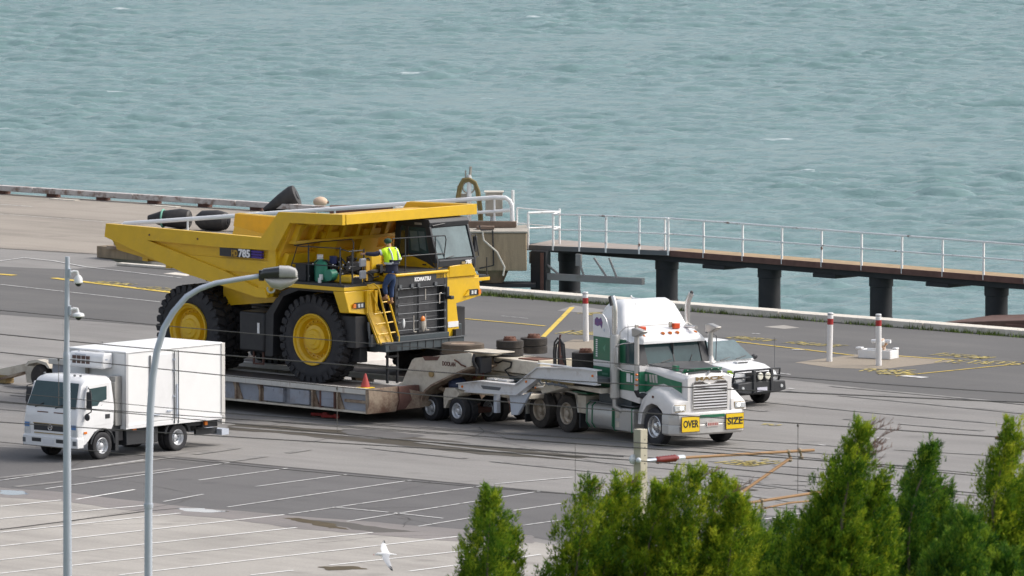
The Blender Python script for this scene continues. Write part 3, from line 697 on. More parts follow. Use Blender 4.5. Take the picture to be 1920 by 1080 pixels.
m_ = MB(); m_.box(-1.4, 0.9, -0.2, 0.2, 0.05, 0.4); m_.build('beam', M['rust_brown'], rs_, bevel=0.02)
m_ = MB(); m_.box(0.95, 2.0, -0.15, 0.25, 0.02, 0.35); m_.build('pale_block', M['kerb'], rs_, bevel=0.03)
m_ = MB(); m_.lathe([(0, 0.12), (0.5, 0.1)], (1.9, 0, 0.02), 'z', 10); m_.build('rust_post', M['trailer_rust'], rs_)

# ---------------------------------------------------------------- footbridge (jetty walkway)
JD = math.degrees(math.atan2((16.57, 292.30, 0.70)[1] - (5.19, 303.42, 0.70)[1], (16.57, 292.30, 0.70)[0] - (5.19, 303.42, 0.70)[0]))
jet = thing('footbridge', 'long rusty footbridge on round black piles crossing the water', 'footbridge', (*(5.19, 303.42, 0.70)[:2], 0), JD)
LJ = 42.0
m_ = MB(); m_.box(-0.3, LJ, 0.0, 1.2, 0.62, 0.70); m_.build('walkway', M['timber'], jet)
m_ = MB(); m_.box(-0.3, LJ, -0.06, -0.002, 0.52, 0.72); m_.build('edge_beam', M['rust_brown'], jet, bevel=0.01)
m_ = MB(); m_.box(-7.0, LJ, 0.1, 0.45, 0.33, 0.515); m_.box(-7.0, LJ, 0.85, 1.1, 0.33, 0.515); m_.box(-7, LJ, 0.42, 0.88, 0.45, 0.51); m_.build('girder', M['pile'], jet)
for k in range(5):
    m_ = MB(); m_.box(1.6 + 5.0 * k, 2.6 + 5.0 * k, 0.05, 1.15, 0.20, 0.328); m_.build('pipe_bracket', M['pile'], jet)
# pile positions along the bridge
for x in (-5.1, -0.55, 4.15, 9.15, 14.2, 19.3, 24.4, 29.5, 34.6, 39.7):
    m_ = MB(); m_.lathe([(-9, 0.37), (-1.25, 0.37), (-1.24, 0.385), (-1.0, 0.385), (-0.99, 0.37), (0.0, 0.37), (0.02, 0.40), (0.32, 0.40)], (x, 0.60, 0), 'z', 28); m_.box(x + 0.16, x + 0.34, 0.21, 0.35, -6, -1.0); m_.build('pile', M['pile'], jet)
for k in range(24):
    x = 1.78 * k - 0.05
    m_ = MB(); m_.tube([(x, -0.03, 0.56), (x, -0.03, 1.8)], 0.040, 6); m_.build('rail_post', M['rail_white'], jet)
m_ = MB(); m_.tube([(-0.05, -0.03, 1.8), (LJ, -0.03, 1.8)], 0.036, 6); m_.build('top_rail', M['rail_white'], jet)
m_ = MB(); m_.tube([(-0.05, -0.03, 1.28), (LJ, -0.03, 1.28)], 0.030, 6); m_.build('mid_rail', M['rail_white'], jet)
# landing at the block
A0 = Vector((0.56, 305.70, 0.70)); B0 = Vector((5.30, 303.24, 0.70))
JA = math.degrees(math.atan2(B0.y - A0.y, B0.x - A0.x)); LL = (B0 - A0).length
lan = thing('footbridge_landing', 'grey boarded landing with white rails between block and footbridge', 'landing', (A0.x, A0.y, 0), JA)
m_ = MB(); m_.add([(0, 0, 0.66), (LL, 0, 0.66), (LL + 0.3, 1.2, 0.66), (-0.3, 2.4, 0.66), (0, 0, 0.71), (LL, 0, 0.71), (LL + 0.3, 1.2, 0.71), (-0.3, 2.4, 0.71)],
          [(0, 3, 2, 1), (4, 5, 6, 7), (0, 1, 5, 4), (1, 2, 6, 5), (2, 3, 7, 6), (3, 0, 4, 7)]); m_.build('boards', mat('grey_boards', (0.32, 0.28, 0.25), 0.9, dirt=(0.3, 0.22, 0.14), dirt_amt=0.7, dirt_scale=1.5, var=0.12), lan)
m_ = MB(); m_.box(0, LL, -0.05, -0.002, 0.55, 0.705); m_.build('edge_beam', M['bar_grey'], lan)
px = [0.0, 0.95, 1.95, 2.95, 4.2, LL - 0.05]
for x in px:
    m_ = MB(); m_.tube([(x, -0.03, 0.56), (x, -0.03, 1.8)], 0.040, 6); m_.build('rail_post', M['rail_white'], lan)
for z, r in ((1.8, 0.032), (1.28, 0.026)):
    m_ = MB(); m_.tube([(0.9, 1.1, z), (0.0, -0.03, z), (0.35, 0.5, z)] if False else [(0.0, -0.03, z), (0.72, 0.9, z)], r * 1.3, 6); m_.build('return_rail', M['rail_white'], lan)
    m_ = MB(); m_.tube([(0.72, 0.9, z), (px[1], -0.03, z - 0.02), (px[2], -0.03, z), (LL - 0.05, -0.03, z)], r, 6); m_.build('top_rail' if z > 1.5 else 'mid_rail', M['rail_white'], lan)
    m_ = MB(); m_.tube([(-0.75, 0.6, z + 0.1), (0.72, 0.9, z)], r * 0.8, 6); m_.build('gate_rail', M['rail_white'], lan)
for (x, y) in ((0.72, 0.9), (-0.75, 0.6)):
    m_ = MB(); m_.tube([(x, y, 0.7), (x, y, 1.9)], 0.034, 6); m_.build('rail_post', M['rail_white'], lan)
m_ = MB(); m_.tube([(-0.86, 0.5, 0.9), (-0.86, 0.5, 2.5)], 0.05, 6); m_.build('gate_post', M['rail_white'], lan)
brace_m = mat('weathered_grey_steel', (0.27, 0.265, 0.26), 0.7, dirt=(0.14, 0.12, 0.10), dirt_amt=0.7, dirt_scale=3, var=0.15)
br = thing('walkway_brace', 'grey steel bracing beam hanging below the landing in front of the piles', 'brace', (A0.x, A0.y, 0), JA - 5)
m_ = MB(); m_.box(0.25, 4.65, -0.25, -0.05, -0.42, -0.20); m_.build('beam', brace_m, br, bevel=0.01)
m_ = MB(); m_.box(0.15, 0.35, -0.2, -0.1, 0.1, 0.5); m_.build('hanger', brace_m, br)
m_ = MB(); m_.box(2.0, 2.2, -0.2, -0.1, 0.1, 0.5); m_.build('hanger', brace_m, br)
for a, c in (((0.3, 0.42), (0.75, -0.2)), ((0.5, 0.3), (1.3, -0.22)), ((2.0, 0.5), (2.3, -0.22)), ((2.7, 0.4), (3.2, -0.22)), ((3.3, 0.42), (3.6, -0.22))):
    m_ = MB(); m_.tube([(a[0], -0.15, a[1]), (c[0], -0.15, c[1])], 0.038, 6); m_.build('strut', brace_m, br)
tp = thing('square_pile', 'square black pile standing between the block and the first round pile', 'pile', (*(0.76, 299.64, -0.50)[:2], 0), -20)
tp.location = (0.95, 305.2, 0)
m_ = MB(); m_.box(-0.27, 0.27, -0.2, 0.3, -9, 0.55); m_.build('column', M['pile'], tp)
m_ = MB(); m_.box(0.10, 0.20, -0.26, -0.202, -9, 0.5); m_.build('flange', M['rust_brown'], tp)

# barge deck edge beyond the quay, far right
bg_ = thing('barge', 'rusty red brown barge edge showing above the kerb at far right', 'barge', (*(15.12, 287.62, -0.60)[:2], 0), -34)
m_ = MB(); m_.prism([(-1.9, -0.75), (-1.9, -0.42), (9, 0.35), (14, 0.35), (14, -2.6), (-1.0, -2.6)], 0.4, 3.5, 'y'); m_.build('hull', M['barge'], bg_, bevel=0.03)
m_ = MB(); m_.box(0.5, 14, 0.3, 0.395, -0.6, -0.35); m_.build('rubbing_strake', M['rust_brown'], bg_)

# ================================================================ DUMP TRUCK (local frame: x forward, y left, z up from tyre bottom)
dt = thing('dump_truck', 'huge new yellow rigid mining dump truck loaded on the low trailer', 'dump truck', (-4.004, 256.512, 0.95), -43)

def big_wheel(parent, loc, side, dual=False):
    w = joint('wheel', parent, loc, (0, 0, 0 if side < 0 else math.pi))
    Ro, W_, Ri = 1.20, 0.70, 0.70
    for k in range(2 if dual else 1):
        y0 = W_ / 2 + k * (W_ + 0.08)
        mb = MB(); tyre_mesh(mb, Ro, W_, Ri, 56, 0.01, y0)
        nl = 30
        for i in range(nl):                                  # chunky shoulder lugs and centre bars
            for s in (-1, 1):
                a = 2 * math.pi * (i + (0.5 if s > 0 else 0)) / nl
                er, et = Vector((math.cos(a), 0, math.sin(a))), Vector((-math.sin(a), 0, math.cos(a)))
                ey = (Vector((0, s, 0)) + et * 0.35).normalized()
                c = er * (Ro + 0.012) + Vector((0, y0 + s * W_ * 0.27, 0))
                mb.obox(c, er, ey, er.cross(ey), 0.055, W_ * 0.235, 0.078)
                c2 = er * (Ro - 0.055) + Vector((0, y0 + s * W_ * 0.485, 0))
                mb.obox(c2, er, Vector((0, 1, 0)), et, 0.09, 0.03, 0.075)
        mb.build('tyre', M['tyre'], w)
        if k == 0:
            mb = MB(); mb.lathe([(0.10, 0.735), (0.0, 0.735), (-0.015, 0.715), (0.0, 0.685), (0.06, 0.67), (0.10, 0.60), (0.24, 0.56), (0.30, 0.45), (0.30, 0.30)], axis='y', n=48, cap=False)
            mb.lathe([(0.305, 0.48), (0.24, 0.45), (0.20, 0.42), (0.12, 0.40), (0.10, 0.30), (0.05, 0.26), (0.04, 0.16), (0.02, 0.14), (0.02, 0.001)], axis='y', n=36, cap=False)
            for i in range(20):
                a = 2 * math.pi * i / 20
                mb.lathe([(0.25, 0.018), (0.19, 0.018)], (math.cos(a) * 0.50, 0, math.sin(a) * 0.50), 'y', 6)
            mb.build('rim', M['yellow'], w)
            mb = MB(); mb.torus((0, 0.012, 0), 0.73, 0.008, 'y', 40, 5); mb.build('rim_seam', M['black'], w)
    return w
for s in (-1, 1):
    big_wheel(dt, (0, 2.42 * s, 1.21), s)
    big_wheel(dt, (-4.95, 2.42 * s, 1.21), s, True)

# frame, axles, running gear
mb = MB()
for s in (-1, 1): mb.box(-6.2, 1.7, 0.5 * s - 0.18, 0.5 * s + 0.18, 0.95, 1.75)
mb.box(-0.4, 0.4, -1.9, 1.9, 1.0, 1.45); mb.box(-5.5, -4.4, -1.0, 1.0, 0.7, 1.7); mb.box(-3.2, -2.9, -1.4, 1.4, 0.95, 1.8)
mb.box(0.5, 1.7, -1.6, 1.6, 0.9, 1.9); mb.box(-0.8, 1.6, -1.1, 1.1, 1.5, 2.75)
mb.box(0.55, 1.6, -2.3, -1.65, 1.05, 1.95); mb.box(0.9, 1.5, -2.0, -1.7, 0.62, 1.1); mb.box(0.55, 1.6, 1.65, 2.2, 1.1, 1.95)
mb.build('chassis', M['black'], dt, bevel=0.02)
for s in (-1, 1):
    mb = MB(); mb.tube([(0.35, 1.55 * s, 0.9), (0.1, 1.45 * s, 2.6)], 0.16, 12); mb.build('suspension_cylinder', M['slate'], dt)
mb = MB(); mb.box(-2.95, -1.95, -2.35, -1.25, 0.72, 1.85); mb.build('fuel_tank', M['black'], dt, bevel=0.06)
mb = MB(); mb.box(-2.95, -1.95, 1.25, 2.35, 0.72, 1.85); mb.build('hydraulic_tank', M['black'], dt, bevel=0.06)
mb = MB(); mb.box(-2.2, -2.12, -2.375, -2.352, 1.25, 1.55); mb.build('white_sticker', M['white'], dt)
mb = MB()
mb.prism([(-0.55, 2.72), (-1.2, 2.5), (-1.62, 1.9), (-1.66, 0.66), (-1.52, 0.66), (-1.48, 1.85), (-1.1, 2.38), (-0.5, 2.58), (1.15, 2.58), (1.15, 2.70)], -2.44, -1.2)
mb.prism([(-0.55, 2.72), (-1.2, 2.5), (-1.62, 1.9), (-1.66, 0.9), (-1.52, 0.9), (-1.48, 1.85), (-1.1, 2.38), (-0.5, 2.58), (1.15, 2.58), (1.15, 2.70)], 1.2, 2.44)
mb.prism([(-1.95, 0.62), (-1.95, 1.8), (-1.5, 2.3), (-1.3, 2.3), (-1.7, 1.7), (-1.68, 0.62)], -2.3, -1.3)
mb.build('mudguard', M['black'], dt)
for (y, x0) in ((-2.2, -2.55),):
    mb = MB()
    for dx in (0, 0.38): mb.box(x0 + dx, x0 + dx + 0.045, y, y + 0.05, 0.34, 0.95)
    mb.box(x0, x0 + 0.42, y, y + 0.06, 0.34, 0.385)
    mb.build('side_step', M['rust_brown'], dt)
mb = MB()
for yy in (-1.33, -0.93):
    mb.box(1.86, 1.92, yy, yy + 0.05, 0.0, 0.9)
mb.box(1.85, 1.93, -1.33, -0.9, 0.42, 0.47); mb.box(1.85, 1.93, -1.36, -0.87, 0.74, 0.8)
mb.build('hanging_step', M['black'], dt)

# ---- dump body
TAIL_LO = [(-7.97, 3.71), (-4.78, 2.86), (-1.85, 2.33), (-1.44, 2.34)]
outer = [(-7.91, 4.08), (-1.64, 4.02), (-0.98, 4.78), (1.54, 4.84), (1.54, 4.55), (-0.53, 4.50), (-0.73, 4.22), (-1.14, 3.32), (-1.44, 2.34), (-1.85, 2.33), (-4.78, 2.86), (-7.97, 3.71)]
bd = MB()
# floor, front wall, canopy
bd.prism([(-7.9, 3.44), (-7.15, 3.40), (-1.75, 2.52), (-1.70, 2.40), (-7.12, 3.27), (-7.9, 3.34)], -2.36, 2.36)
bd.prism([(-1.80, 2.45), (-1.66, 2.40), (-0.62, 4.30), (-0.52, 4.56), (1.50, 4.60), (1.50, 4.66), (-0.60, 4.66), (-0.75, 4.34)], -2.60, 2.60)
bd.build('dump_body_floor', M['yellow_in'], dt)
sd = []
for s in (-1, 1):
    mb = MB(); mb.prism(outer, 2.62 * s, 2.50 * s)
    # chamfer between floor and wall
    mb.add([(-7.9, 2.36 * s, 3.44), (-1.7, 2.36 * s, 2.50), (-1.7, 2.5 * s, 2.9), (-7.93, 2.5 * s, 3.71), (-7.9, 2.30 * s, 3.30), (-1.7, 2.30 * s, 2.36), (-1.7, 2.54 * s, 2.9), (-7.93, 2.56 * s, 3.68)],
           [(0, 1, 2, 3), (7, 6, 5, 4), (0, 4, 5, 1), (1, 5, 6, 2), (2, 6, 7, 3), (3, 7, 4, 0)])
    mb.prism([(-7.93, 4.09), (-1.62, 4.03), (-1.08, 3.69), (-3.28, 3.66), (-6.24, 3.70), (-3.13, 2.99), (-1.85, 2.59), (-1.55, 2.59), (-1.42, 2.33), (-1.85, 2.32), (-4.78, 2.85), (-7.99, 3.71)], 2.622 * s, 2.75 * s)
    mb.prism([(-1.66, 4.03), (-0.97, 4.79), (1.54, 4.845), (1.54, 4.55), (-0.53, 4.50), (-0.73, 4.22), (-1.10, 3.70)], 2.622 * s, 2.755 * s)
    mb.prism([(-4.73, 3.36), (-1.12, 3.36), (-1.26, 3.0), (-3.20, 3.0)], 2.622 * s, 2.67 * s)
    mb.prism([(-1.14, 3.70), (-1.12, 3.2), (-1.42, 2.4), (-1.85, 2.58), (-1.45, 3.1), (-1.42, 3.68)], 2.622 * s, 2.71 * s)
    b_ = mb.build('body_side', M['yellow'], dt, bevel=0.012)
    sd.append(b_)
    for (x, z) in ((-6.15, 3.86), (-4.2, 3.85)):
        q = MB(); q.lathe([(2.75 * s, 0.03), (2.765 * s, 0.03)], (x, 0, z), 'y', 8); q.build('body_lug', M['rust_brown'], b_)
mb = MB(); mb.box(1.50, 1.56, -2.62, 2.62, 4.55, 4.845); mb.build('canopy_lip', M['yellow'], dt, bevel=0.01)
# ribs below canopy and below the floor
mb = MB()
for i in range(9):
    y = -2.3 + 0.575 * i
    mb.prism([(-0.62, 4.54), (0.9, 4.57), (0.9, 4.50), (-0.30, 4.42), (-0.62, 4.15)], y, y + 0.07)
mb.box(-0.84, -0.56, -2.48, 2.48, 3.88, 3.97)
mb.prism([(-1.30, 3.05), (-0.98, 3.62), (-0.80, 3.58), (-1.1, 2.95)], -2.5, 2.5)
mb.prism([(-1.2, 3.3), (-0.7, 4.2), (-0.55, 4.15), (-0.9, 3.1)], 0.3, 1.0)
mb.prism([(-1.2, 3.3), (-0.7, 4.2), (-0.55, 4.15), (-0.9, 3.1)], -1.4, -0.7)
for i in range(6):
    x = -7.0 + 0.95 * i; z = 3.25 - (x + 7.12) * 0.162
    mb.box(x, x + 0.22, -2.2, 2.2, z - 0.20, z + 0.01)
for y in (-1.0, 0.6):
    mb.prism([(-6.6, 3.15), (-1.9, 2.4), (-2.2, 2.1), (-4.2, 2.25), (-6.5, 2.98)], y, y + 0.4)
mb.build('body_rib', M['yellow'], dt)
for i in range(9):
    y = -2.45 + 0.60 * i
    mb = MB(); mb.prism([(-0.84, 3.97), (-0.58, 3.97), (-0.36, 4.45), (-0.60, 4.45)], y, y + 0.13); mb.build('wall_stiffener', M['yellow'], dt)
mb = MB()
for (x, y) in ((-4.6, -2.0), (-4.0, -1.7), (-4.9, 1.9)):
    mb.tube([(x, y, 2.8), (x + 0.05, y, 2.58)], 0.05, 6)
mb.build('tow_eye', M['rust'], dt)
mb = MB(); mb.prism([(-4.18, 1.88), (-4.18, 2.56), (-2.0, 2.36), (-2.1, 2.1)], -1.74, -1.6); mb.build('yellow_guard_plate', M['yellow'], dt)
# decal
mb = MB(); mb.box(-3.32, -2.08, -2.752, -2.673, 3.42, 3.655); mb.build('decal_panel', M['soft_black'], dt)
text_part('model_number', '785', 0.30, (-2.33, -2.758, 3.53), '-y', M['white'], dt, width=0.46, bold=0.012)
text_part('model_letters', 'HD', 0.24, (-2.72, -2.758, 3.515), '-y', mat('ochre_lettering', (0.42, 0.24, 0.02), 0.5), dt, width=0.24, bold=0.012)
mb = MB()
for i in range(3): mb.box(-2.05, -1.64, -2.754, -2.672, 3.425 + 0.078 * i, 3.485 + 0.078 * i)
mb.build('purple_stripes', M['purple'], dt)

# ---- decks and fenders
mb = MB(); mb.box(-0.6, 1.6, -2.75, -1.08, 2.68, 2.79); mb.build('right_deck', M['yellow'], dt, bevel=0.01)
mb = MB(); mb.box(-0.58, 1.58, -2.73, -1.08, 2.793, 2.86); mb.box(0.2, 1.99, -1.06, 1.06, 3.10, 3.155); mb.build('deck_mat', M['soft_black'], dt)
mb = MB(); mb.box(-0.6, 1.9, 1.08, 2.45, 2.68, 2.85); mb.build('left_deck', M['yellow'], dt, bevel=0.01)
mb = MB(); mb.box(0.4, 1.65, 2.2, 3.18, 2.645, 2.74); mb.build('side_platform', M['yellow'], dt, bevel=0.01)
mb = MB(); mb.box(0.42, 1.63, 2.25, 3.16, 2.745, 2.80); mb.build('platform_mat', M['soft_black'], dt)
f_ = MB()
f_.add([(1.16, -2.75, 2.67), (1.60, -2.75, 2.67), (1.66, -2.62, 2.08), (1.30, -2.62, 2.06), (1.16, -1.5, 2.67), (1.60, -1.5, 2.67), (1.66, -1.5, 1.93), (1.30, -1.5, 1.93)],
       [(0, 1, 2, 3), (4, 7, 6, 5), (0, 4, 5, 1), (1, 5, 6, 2), (2, 6, 7, 3), (3, 7, 4, 0)])
fr_ = f_.build('right_fender', M['yellow'], dt, bevel=0.02)
f_ = MB(); f_.prism([(1.10, 2.86), (2.42, 2.80), (2.51, 2.26), (1.49, 2.10), (1.64, 1.12), (1.12, 1.12)], 1.45, 1.93, 'x')
fl_ = f_.build('left_fender', M['yellow'], dt, bevel=0.02)
for (f, y, z, sgn, X) in ((fr_, -2.18, 2.26, -1, 0), (fl_, 2.16, 2.38, 1, 0.29)):
    q = MB(); q.box(1.64+X, 1.672+X, y - 0.20, y + 0.20, z - 0.085, z + 0.085); q.build('lamp_housing', M['soft_black'], f)
    for k in (-0.055, 0.07):
        q = MB(); q.box(1.674+X, 1.69+X, y + k - 0.04, y + k + 0.04, z - 0.05, z + 0.05); q.build('headlight', M['lamp_glass'], f)
    q = MB(); q.box(1.66+X, 1.70+X, y + sgn * 0.24 - 0.05, y + sgn * 0.24 + 0.05, z - 0.06, z + 0.06); q.build('indicator', M['amber'], f)
    q = MB(); q.prism([(y - sgn * 0.2, z - 0.08), (y - sgn * 0.2, z + 0.08), (y - sgn * 0.38, z - 0.08)], 1.645+X, 1.70+X, 'x'); q.build('lamp_bracket', M['yellow'], f)
q = MB(); q.box(1.932, 1.945, 1.13, 1.56, 1.44, 1.60); q.build('white_plate', M['white'], fl_)
q = MB(); q.box(1.932, 2.06, 1.33, 1.55, 1.18, 1.38); q.build('step_light', M['soft_black'], fl_)
# extra panel relief on the right fender beside the ladder
q = MB()
q.box(1.64, 1.72, -1.95, -1.85, 2.02, 2.66); q.box(1.64, 1.70, -1.6, -1.5, 1.95, 2.66)
q.build('fender_rib', M['yellow'], fr_)

# ---- hood, grille
mb = MB(); mb.box(0.5, 1.96, -1.06, 1.06, 2.72, 3.02); mb.build('hood', M['yellow'], dt, bevel=0.03)
mb = MB(); mb.box(1.5, 2.03, -1.09, 1.09, 3.012, 3.098); mb.build('hood_lip', M['yellow'], dt, bevel=0.03)
g_ = MB(); g_.box(1.70, 1.98, -1.07, -0.94, 1.18, 3.01); g_.box(1.70, 1.98, 0.94, 1.07, 1.18, 3.01); g_.box(1.70, 1.98, -0.938, 0.938, 2.68, 3.01); g_.box(1.70, 1.98, -0.938, 0.938, 1.18, 1.34); g_.box(1.68, 1.78, -0.94, 0.94, 1.34, 2.68)
gr = g_.build('grille_frame', M['soft_black'], dt, bevel=0.01)
for (a, b) in ((-0.90, -0.16), (0.06, 0.82)):
    q = MB()
    q.box(1.782, 1.80, a, b, 1.36, 2.64)
    for k in range(16):
        yy = a + (b - a) * (k + 0.5) / 16; q.box(1.80, 1.812, yy - 0.010, yy + 0.010, 1.37, 2.63)
    for zz in (2.2, 1.78): q.box(1.80, 1.82, a, b, zz, zz + 0.03)
    q.build('radiator', M['radiator'], gr)
for k in range(6):
    z = 2.66 - 0.235 * k
    q = MB(); q.tube([(2.0, -0.97, z), (2.0, 0.97, z)], 0.012, 6)
    for yy in (-0.97, 0.93): q.box(1.97, 2.02, yy - 0.03, yy + 0.03, z - 0.03, z + 0.03)
    q.build('grille_bar', M['bar_grey'], gr)
for y in (-0.9, -0.42, -0.15, 0.55):
    q = MB(); q.box(1.982, 2.03, y - 0.05, y + 0.05, 2.68, 2.78); q.build('grille_latch', M['bar_grey'], gr)
for path in ([(2.02, -0.36, 1.88), (2.02, -0.36, 1.42), (2.02, -0.26, 1.41)], [(2.02, 0.12, 1.9), (2.02, 0.14, 1.44), (2.02, 0.26, 1.43)], [(2.02, 0.12, 2.3), (2.02, 0.12, 2.6)], [(2.02, 0.70, 2.15), (2.02, 0.70, 2.45), (2.02, 0.78, 2.46)]):
    q = MB(); q.tube(path, 0.013, 6); q.build('grille_bracket', M['kerb'], gr)
q = MB(); q.ball((2.05, 0.0, 1.62), 0.05, 0.09, 0.22, 10, 7); q.build('wrapped_bundle', M['concrete'], gr)
q = MB(); q.ball((2.05, -0.02, 1.76), 0.055, 0.08, 0.09, 10, 6); q.build('bundle_tape', M['amber'], q and gr)
q = MB(); q.ball((2.03, -0.78, 1.68), 0.03, 0.05, 0.14, 8, 6); q.build('plastic_bag', M['lamp_glass'], gr)
text_part('maker_name', 'KOMATSU', 0.15, (1.985, 0.04, 2.89), '+x', M['white'], dt, width=0.66, bold=0.008)
mb = MB(); mb.box(1.98, 2.2, 0.98, 1.12, 2.26, 2.36); mb.box(2.0, 2.08, 0.95, 1.05, 2.3, 2.62); mb.build('horn', M['soft_black'], dt, bevel=0.02)

# ---- bumper
mb = MB(); mb.box(1.5, 2.12, -1.62, 1.62, 0.92, 1.165); mb.build('bumper', M['slate'], dt, bevel=0.02)
mb = MB(); mb.box(1.4, 2.16, -1.66, 1.66, 1.168, 1.19); mb.build('bumper_tread', M['bar_grey'], dt)
mb = MB(); mb.box(2.12, 2.135, -1.45, -1.15, 0.98, 1.10)
for k in range(7): mb.box(2.12, 2.133, -0.95 + 0.32 * k, -0.93 + 0.32 * k, 0.93, 1.16)
mb.build('bumper_recess', M['black'], dt)
mb = MB(); mb.box(2.02, 2.14, -1.5, 1.5, 1.19, 1.38) if False else mb.box(1.86, 2.06, -1.05, 1.05, 1.192, 1.335); mb.build('lower_apron', M['slate'], dt, bevel=0.01)
mb = MB(); mb.box(1.6, 1.75, 1.68, 1.9, 1.1, 1.5); mb.build('side_box', M['slate'], dt, bevel=0.02)
mb = MB()
for (y, z) in ((-1.9, 1.52), (-1.87, 1.3)): mb.tube([(1.72, y, z + 0.25), (1.72, y + 0.02, z)], 0.035, 8)
mb.box(1.7, 1.8, -1.86, -1.68, 1.08, 1.42)
mb.build('grease_canister', M['bar_grey'], dt)

# ---- ladder
lad = MB()
lad.add([(1.66, -1.88, 2.02), (1.66, -1.34, 2.06), (1.93, -1.04, 1.16), (1.93, -1.68, 1.14), (1.60, -1.88, 2.02), (1.60, -1.34, 2.06), (1.86, -1.04, 1.16), (1.86, -1.68, 1.14)],
        [(0, 1, 2, 3), (7, 6, 5, 4), (0, 4, 5, 1), (1, 5, 6, 2), (2, 6, 7, 3), (3, 7, 4, 0)])
l_ = lad.build('ladder', M['yellow'], dt)
def tube_part(name, path, r, m, parent, n=7):
    q = MB(); q.tube(path, r, n); return q.build(name, m, parent)
tube_part('ladder_rail', [(1.70, -1.90, 2.30), (1.72, -1.88, 2.02), (2.0, -1.67, 1.14)], 0.028, M['yellow'], l_)
tube_part('ladder_rail', [(1.70, -1.92, 2.80), (1.76, -1.70, 2.84), (1.80, -1.58, 2.74), (1.90, -1.50, 2.2), (2.02, -1.22, 1.14)], 0.030, M['yellow'], l_)
tube_part('ladder_rail', [(1.88, -1.28, 2.5), (1.96, -1.12, 1.9), (2.04, -0.99, 1.32), (2.04, -1.01, 1.14)], 0.030, M['yellow'], l_)
for k in range(5):
    z = 1.16 + 0.29 * k; t = (z - 1.14) / 1.1
    x = 2.02 - 0.12 * t
    tube_part('rung', [(x, -1.24 - 0.26 * t, z), (x, -1.00 - 0.24 * t, z + 0.01)], 0.022, M['yellow'], l_, 6)
    if k < 4: tube_part('rung', [(x - 0.03, -1.68 - 0.2 * t, z - 0.02), (x - 0.02, -1.24 - 0.26 * t, z)], 0.018, M['yellow'], l_, 6)
tube_part('ladder_handrail', [(1.72, -1.88, 2.55), (1.74, -1.78, 2.62), (1.86, -1.62, 2.1)], 0.018, M['yellow'], l_, 6)

# ---- cab
cb = joint('cab', dt)
cab_body = MB()
# yellow lower cab
cab_body.prism([(0.28, 2.84), (0.28, 3.46), (0.88, 3.52), (1.66, 3.30), (1.98, 3.05), (1.98, 2.86)], 0.60, 2.20)
cab_body.build('cab_lower', M['yellow'], cb, bevel=0.015)
q = MB(); q.add([(1.98, 1.12, 2.86), (1.98, 2.30, 2.86), (2.02, 2.02, 3.22), (2.02, 1.12, 3.18), (1.70, 1.10, 2.86), (1.55, 2.38, 2.86), (1.60, 2.28, 3.40), (1.70, 1.12, 3.30)],
                [(0, 1, 2, 3), (7, 6, 5, 4), (0, 4, 5, 1), (1, 5, 6, 2), (2, 6, 7, 3), (3, 7, 4, 0)])
q.build('nose_panel', M['yellow'], cb, bevel=0.015)
q = MB(); q.add([(1.99, 0.60, 3.30), (1.99, 0.86, 3.17), (1.99, 0.60, 3.12), (1.7, 0.60, 3.30), (1.7, 0.86, 3.17), (1.7, 0.60, 3.12)], [(0, 1, 2), (5, 4, 3), (0, 3, 4, 1), (1, 4, 5, 2), (2, 5, 3, 0)])
q.build('corner_gusset', M['yellow_in'], cb)
# black upper shell: pillars and roof
def bar(mb, a, b, w):
    mb.tube([a, b], w, 4)
sh = MB()
P = {'rb': (0.28, 3.45), 'rt': (0.42, 4.44), 'ft': (1.63, 4.46), 'fb': (1.98, 3.36)}
sh.prism([(0.40, 4.30), (0.40, 4.50), (1.68, 4.52), (1.74, 4.42), (1.70, 4.28)], 0.60, 2.22)
for y in (0.60, 2.14):
    y1 = y + 0.08
    sh.prism([(0.28, 3.42), (0.50, 3.42), (0.62, 4.31), (0.40, 4.31)], y, y1)                         # rear pillar
    sh.prism([(0.74, 3.44), (0.90, 3.44), (0.90, 4.31), (0.78, 4.31)], y, y1)                         # mid pillar
    sh.prism([(1.66, 3.26), (2.0, 3.10), (2.02, 3.34), (1.72, 4.31), (1.54, 4.31), (1.70, 3.52)], y, y1)  # front pillar
    sh.prism([(0.28, 3.30), (0.28, 3.46), (0.88, 3.54), (1.70, 3.53), (1.98, 3.12), (1.60, 3.30), (0.88, 3.50)], y - 0.004, y1)
sh.prism([(2.0, 3.17), (2.03, 3.36), (1.92, 3.42), (1.6, 3.30), (1.6, 3.17)], 0.684, 2.136)
sh.prism([(0.28, 3.42), (0.36, 3.42), (0.46, 4.31), (0.40, 4.31)], 0.684, 2.136)
cs = sh.build('cab_frame', M['soft_black'], cb, bevel=0.015)
q = MB(); q.add([(1.96, 0.70, 3.42), (1.96, 2.12, 3.42), (1.69, 2.12, 4.27), (1.69, 0.70, 4.27)], [(0, 1, 2, 3)]); q.build('windscreen', M['glass_pale'], cb)
q = MB(); q.box(0.47, 1.68, 0.63, 0.64, 3.50, 4.30); q.build('side_window', M['glass'], cb)
q = MB(); q.add([(1.0, 0.622, 3.62), (1.30, 0.622, 3.60), (1.22, 0.622, 4.17), (0.92, 0.622, 4.17)], [(0, 1, 2, 3)])
q.add([(1.33, 0.622, 3.70), (1.58, 0.622, 3.62), (1.50, 0.622, 4.17), (1.26, 0.622, 4.17)], [(0, 1, 2, 3)])
q.build('door_glass', M['glass_pale'], cb)
q = MB(); q.box(0.47, 1.68, 2.19, 2.20, 3.50, 4.30); q.build('far_window', M['glass'], cb)
q = MB(); q.box(0.50, 0.74, 0.622, 0.628, 3.5, 4.16); q.build('rear_quarter_window', mat('painted_yellow_reflection_glass', (0.16, 0.13, 0.05), 0.1, spec=0.9, var=0.4, var_scale=4), cb)  # reflection of the yellow body painted as the glass colour
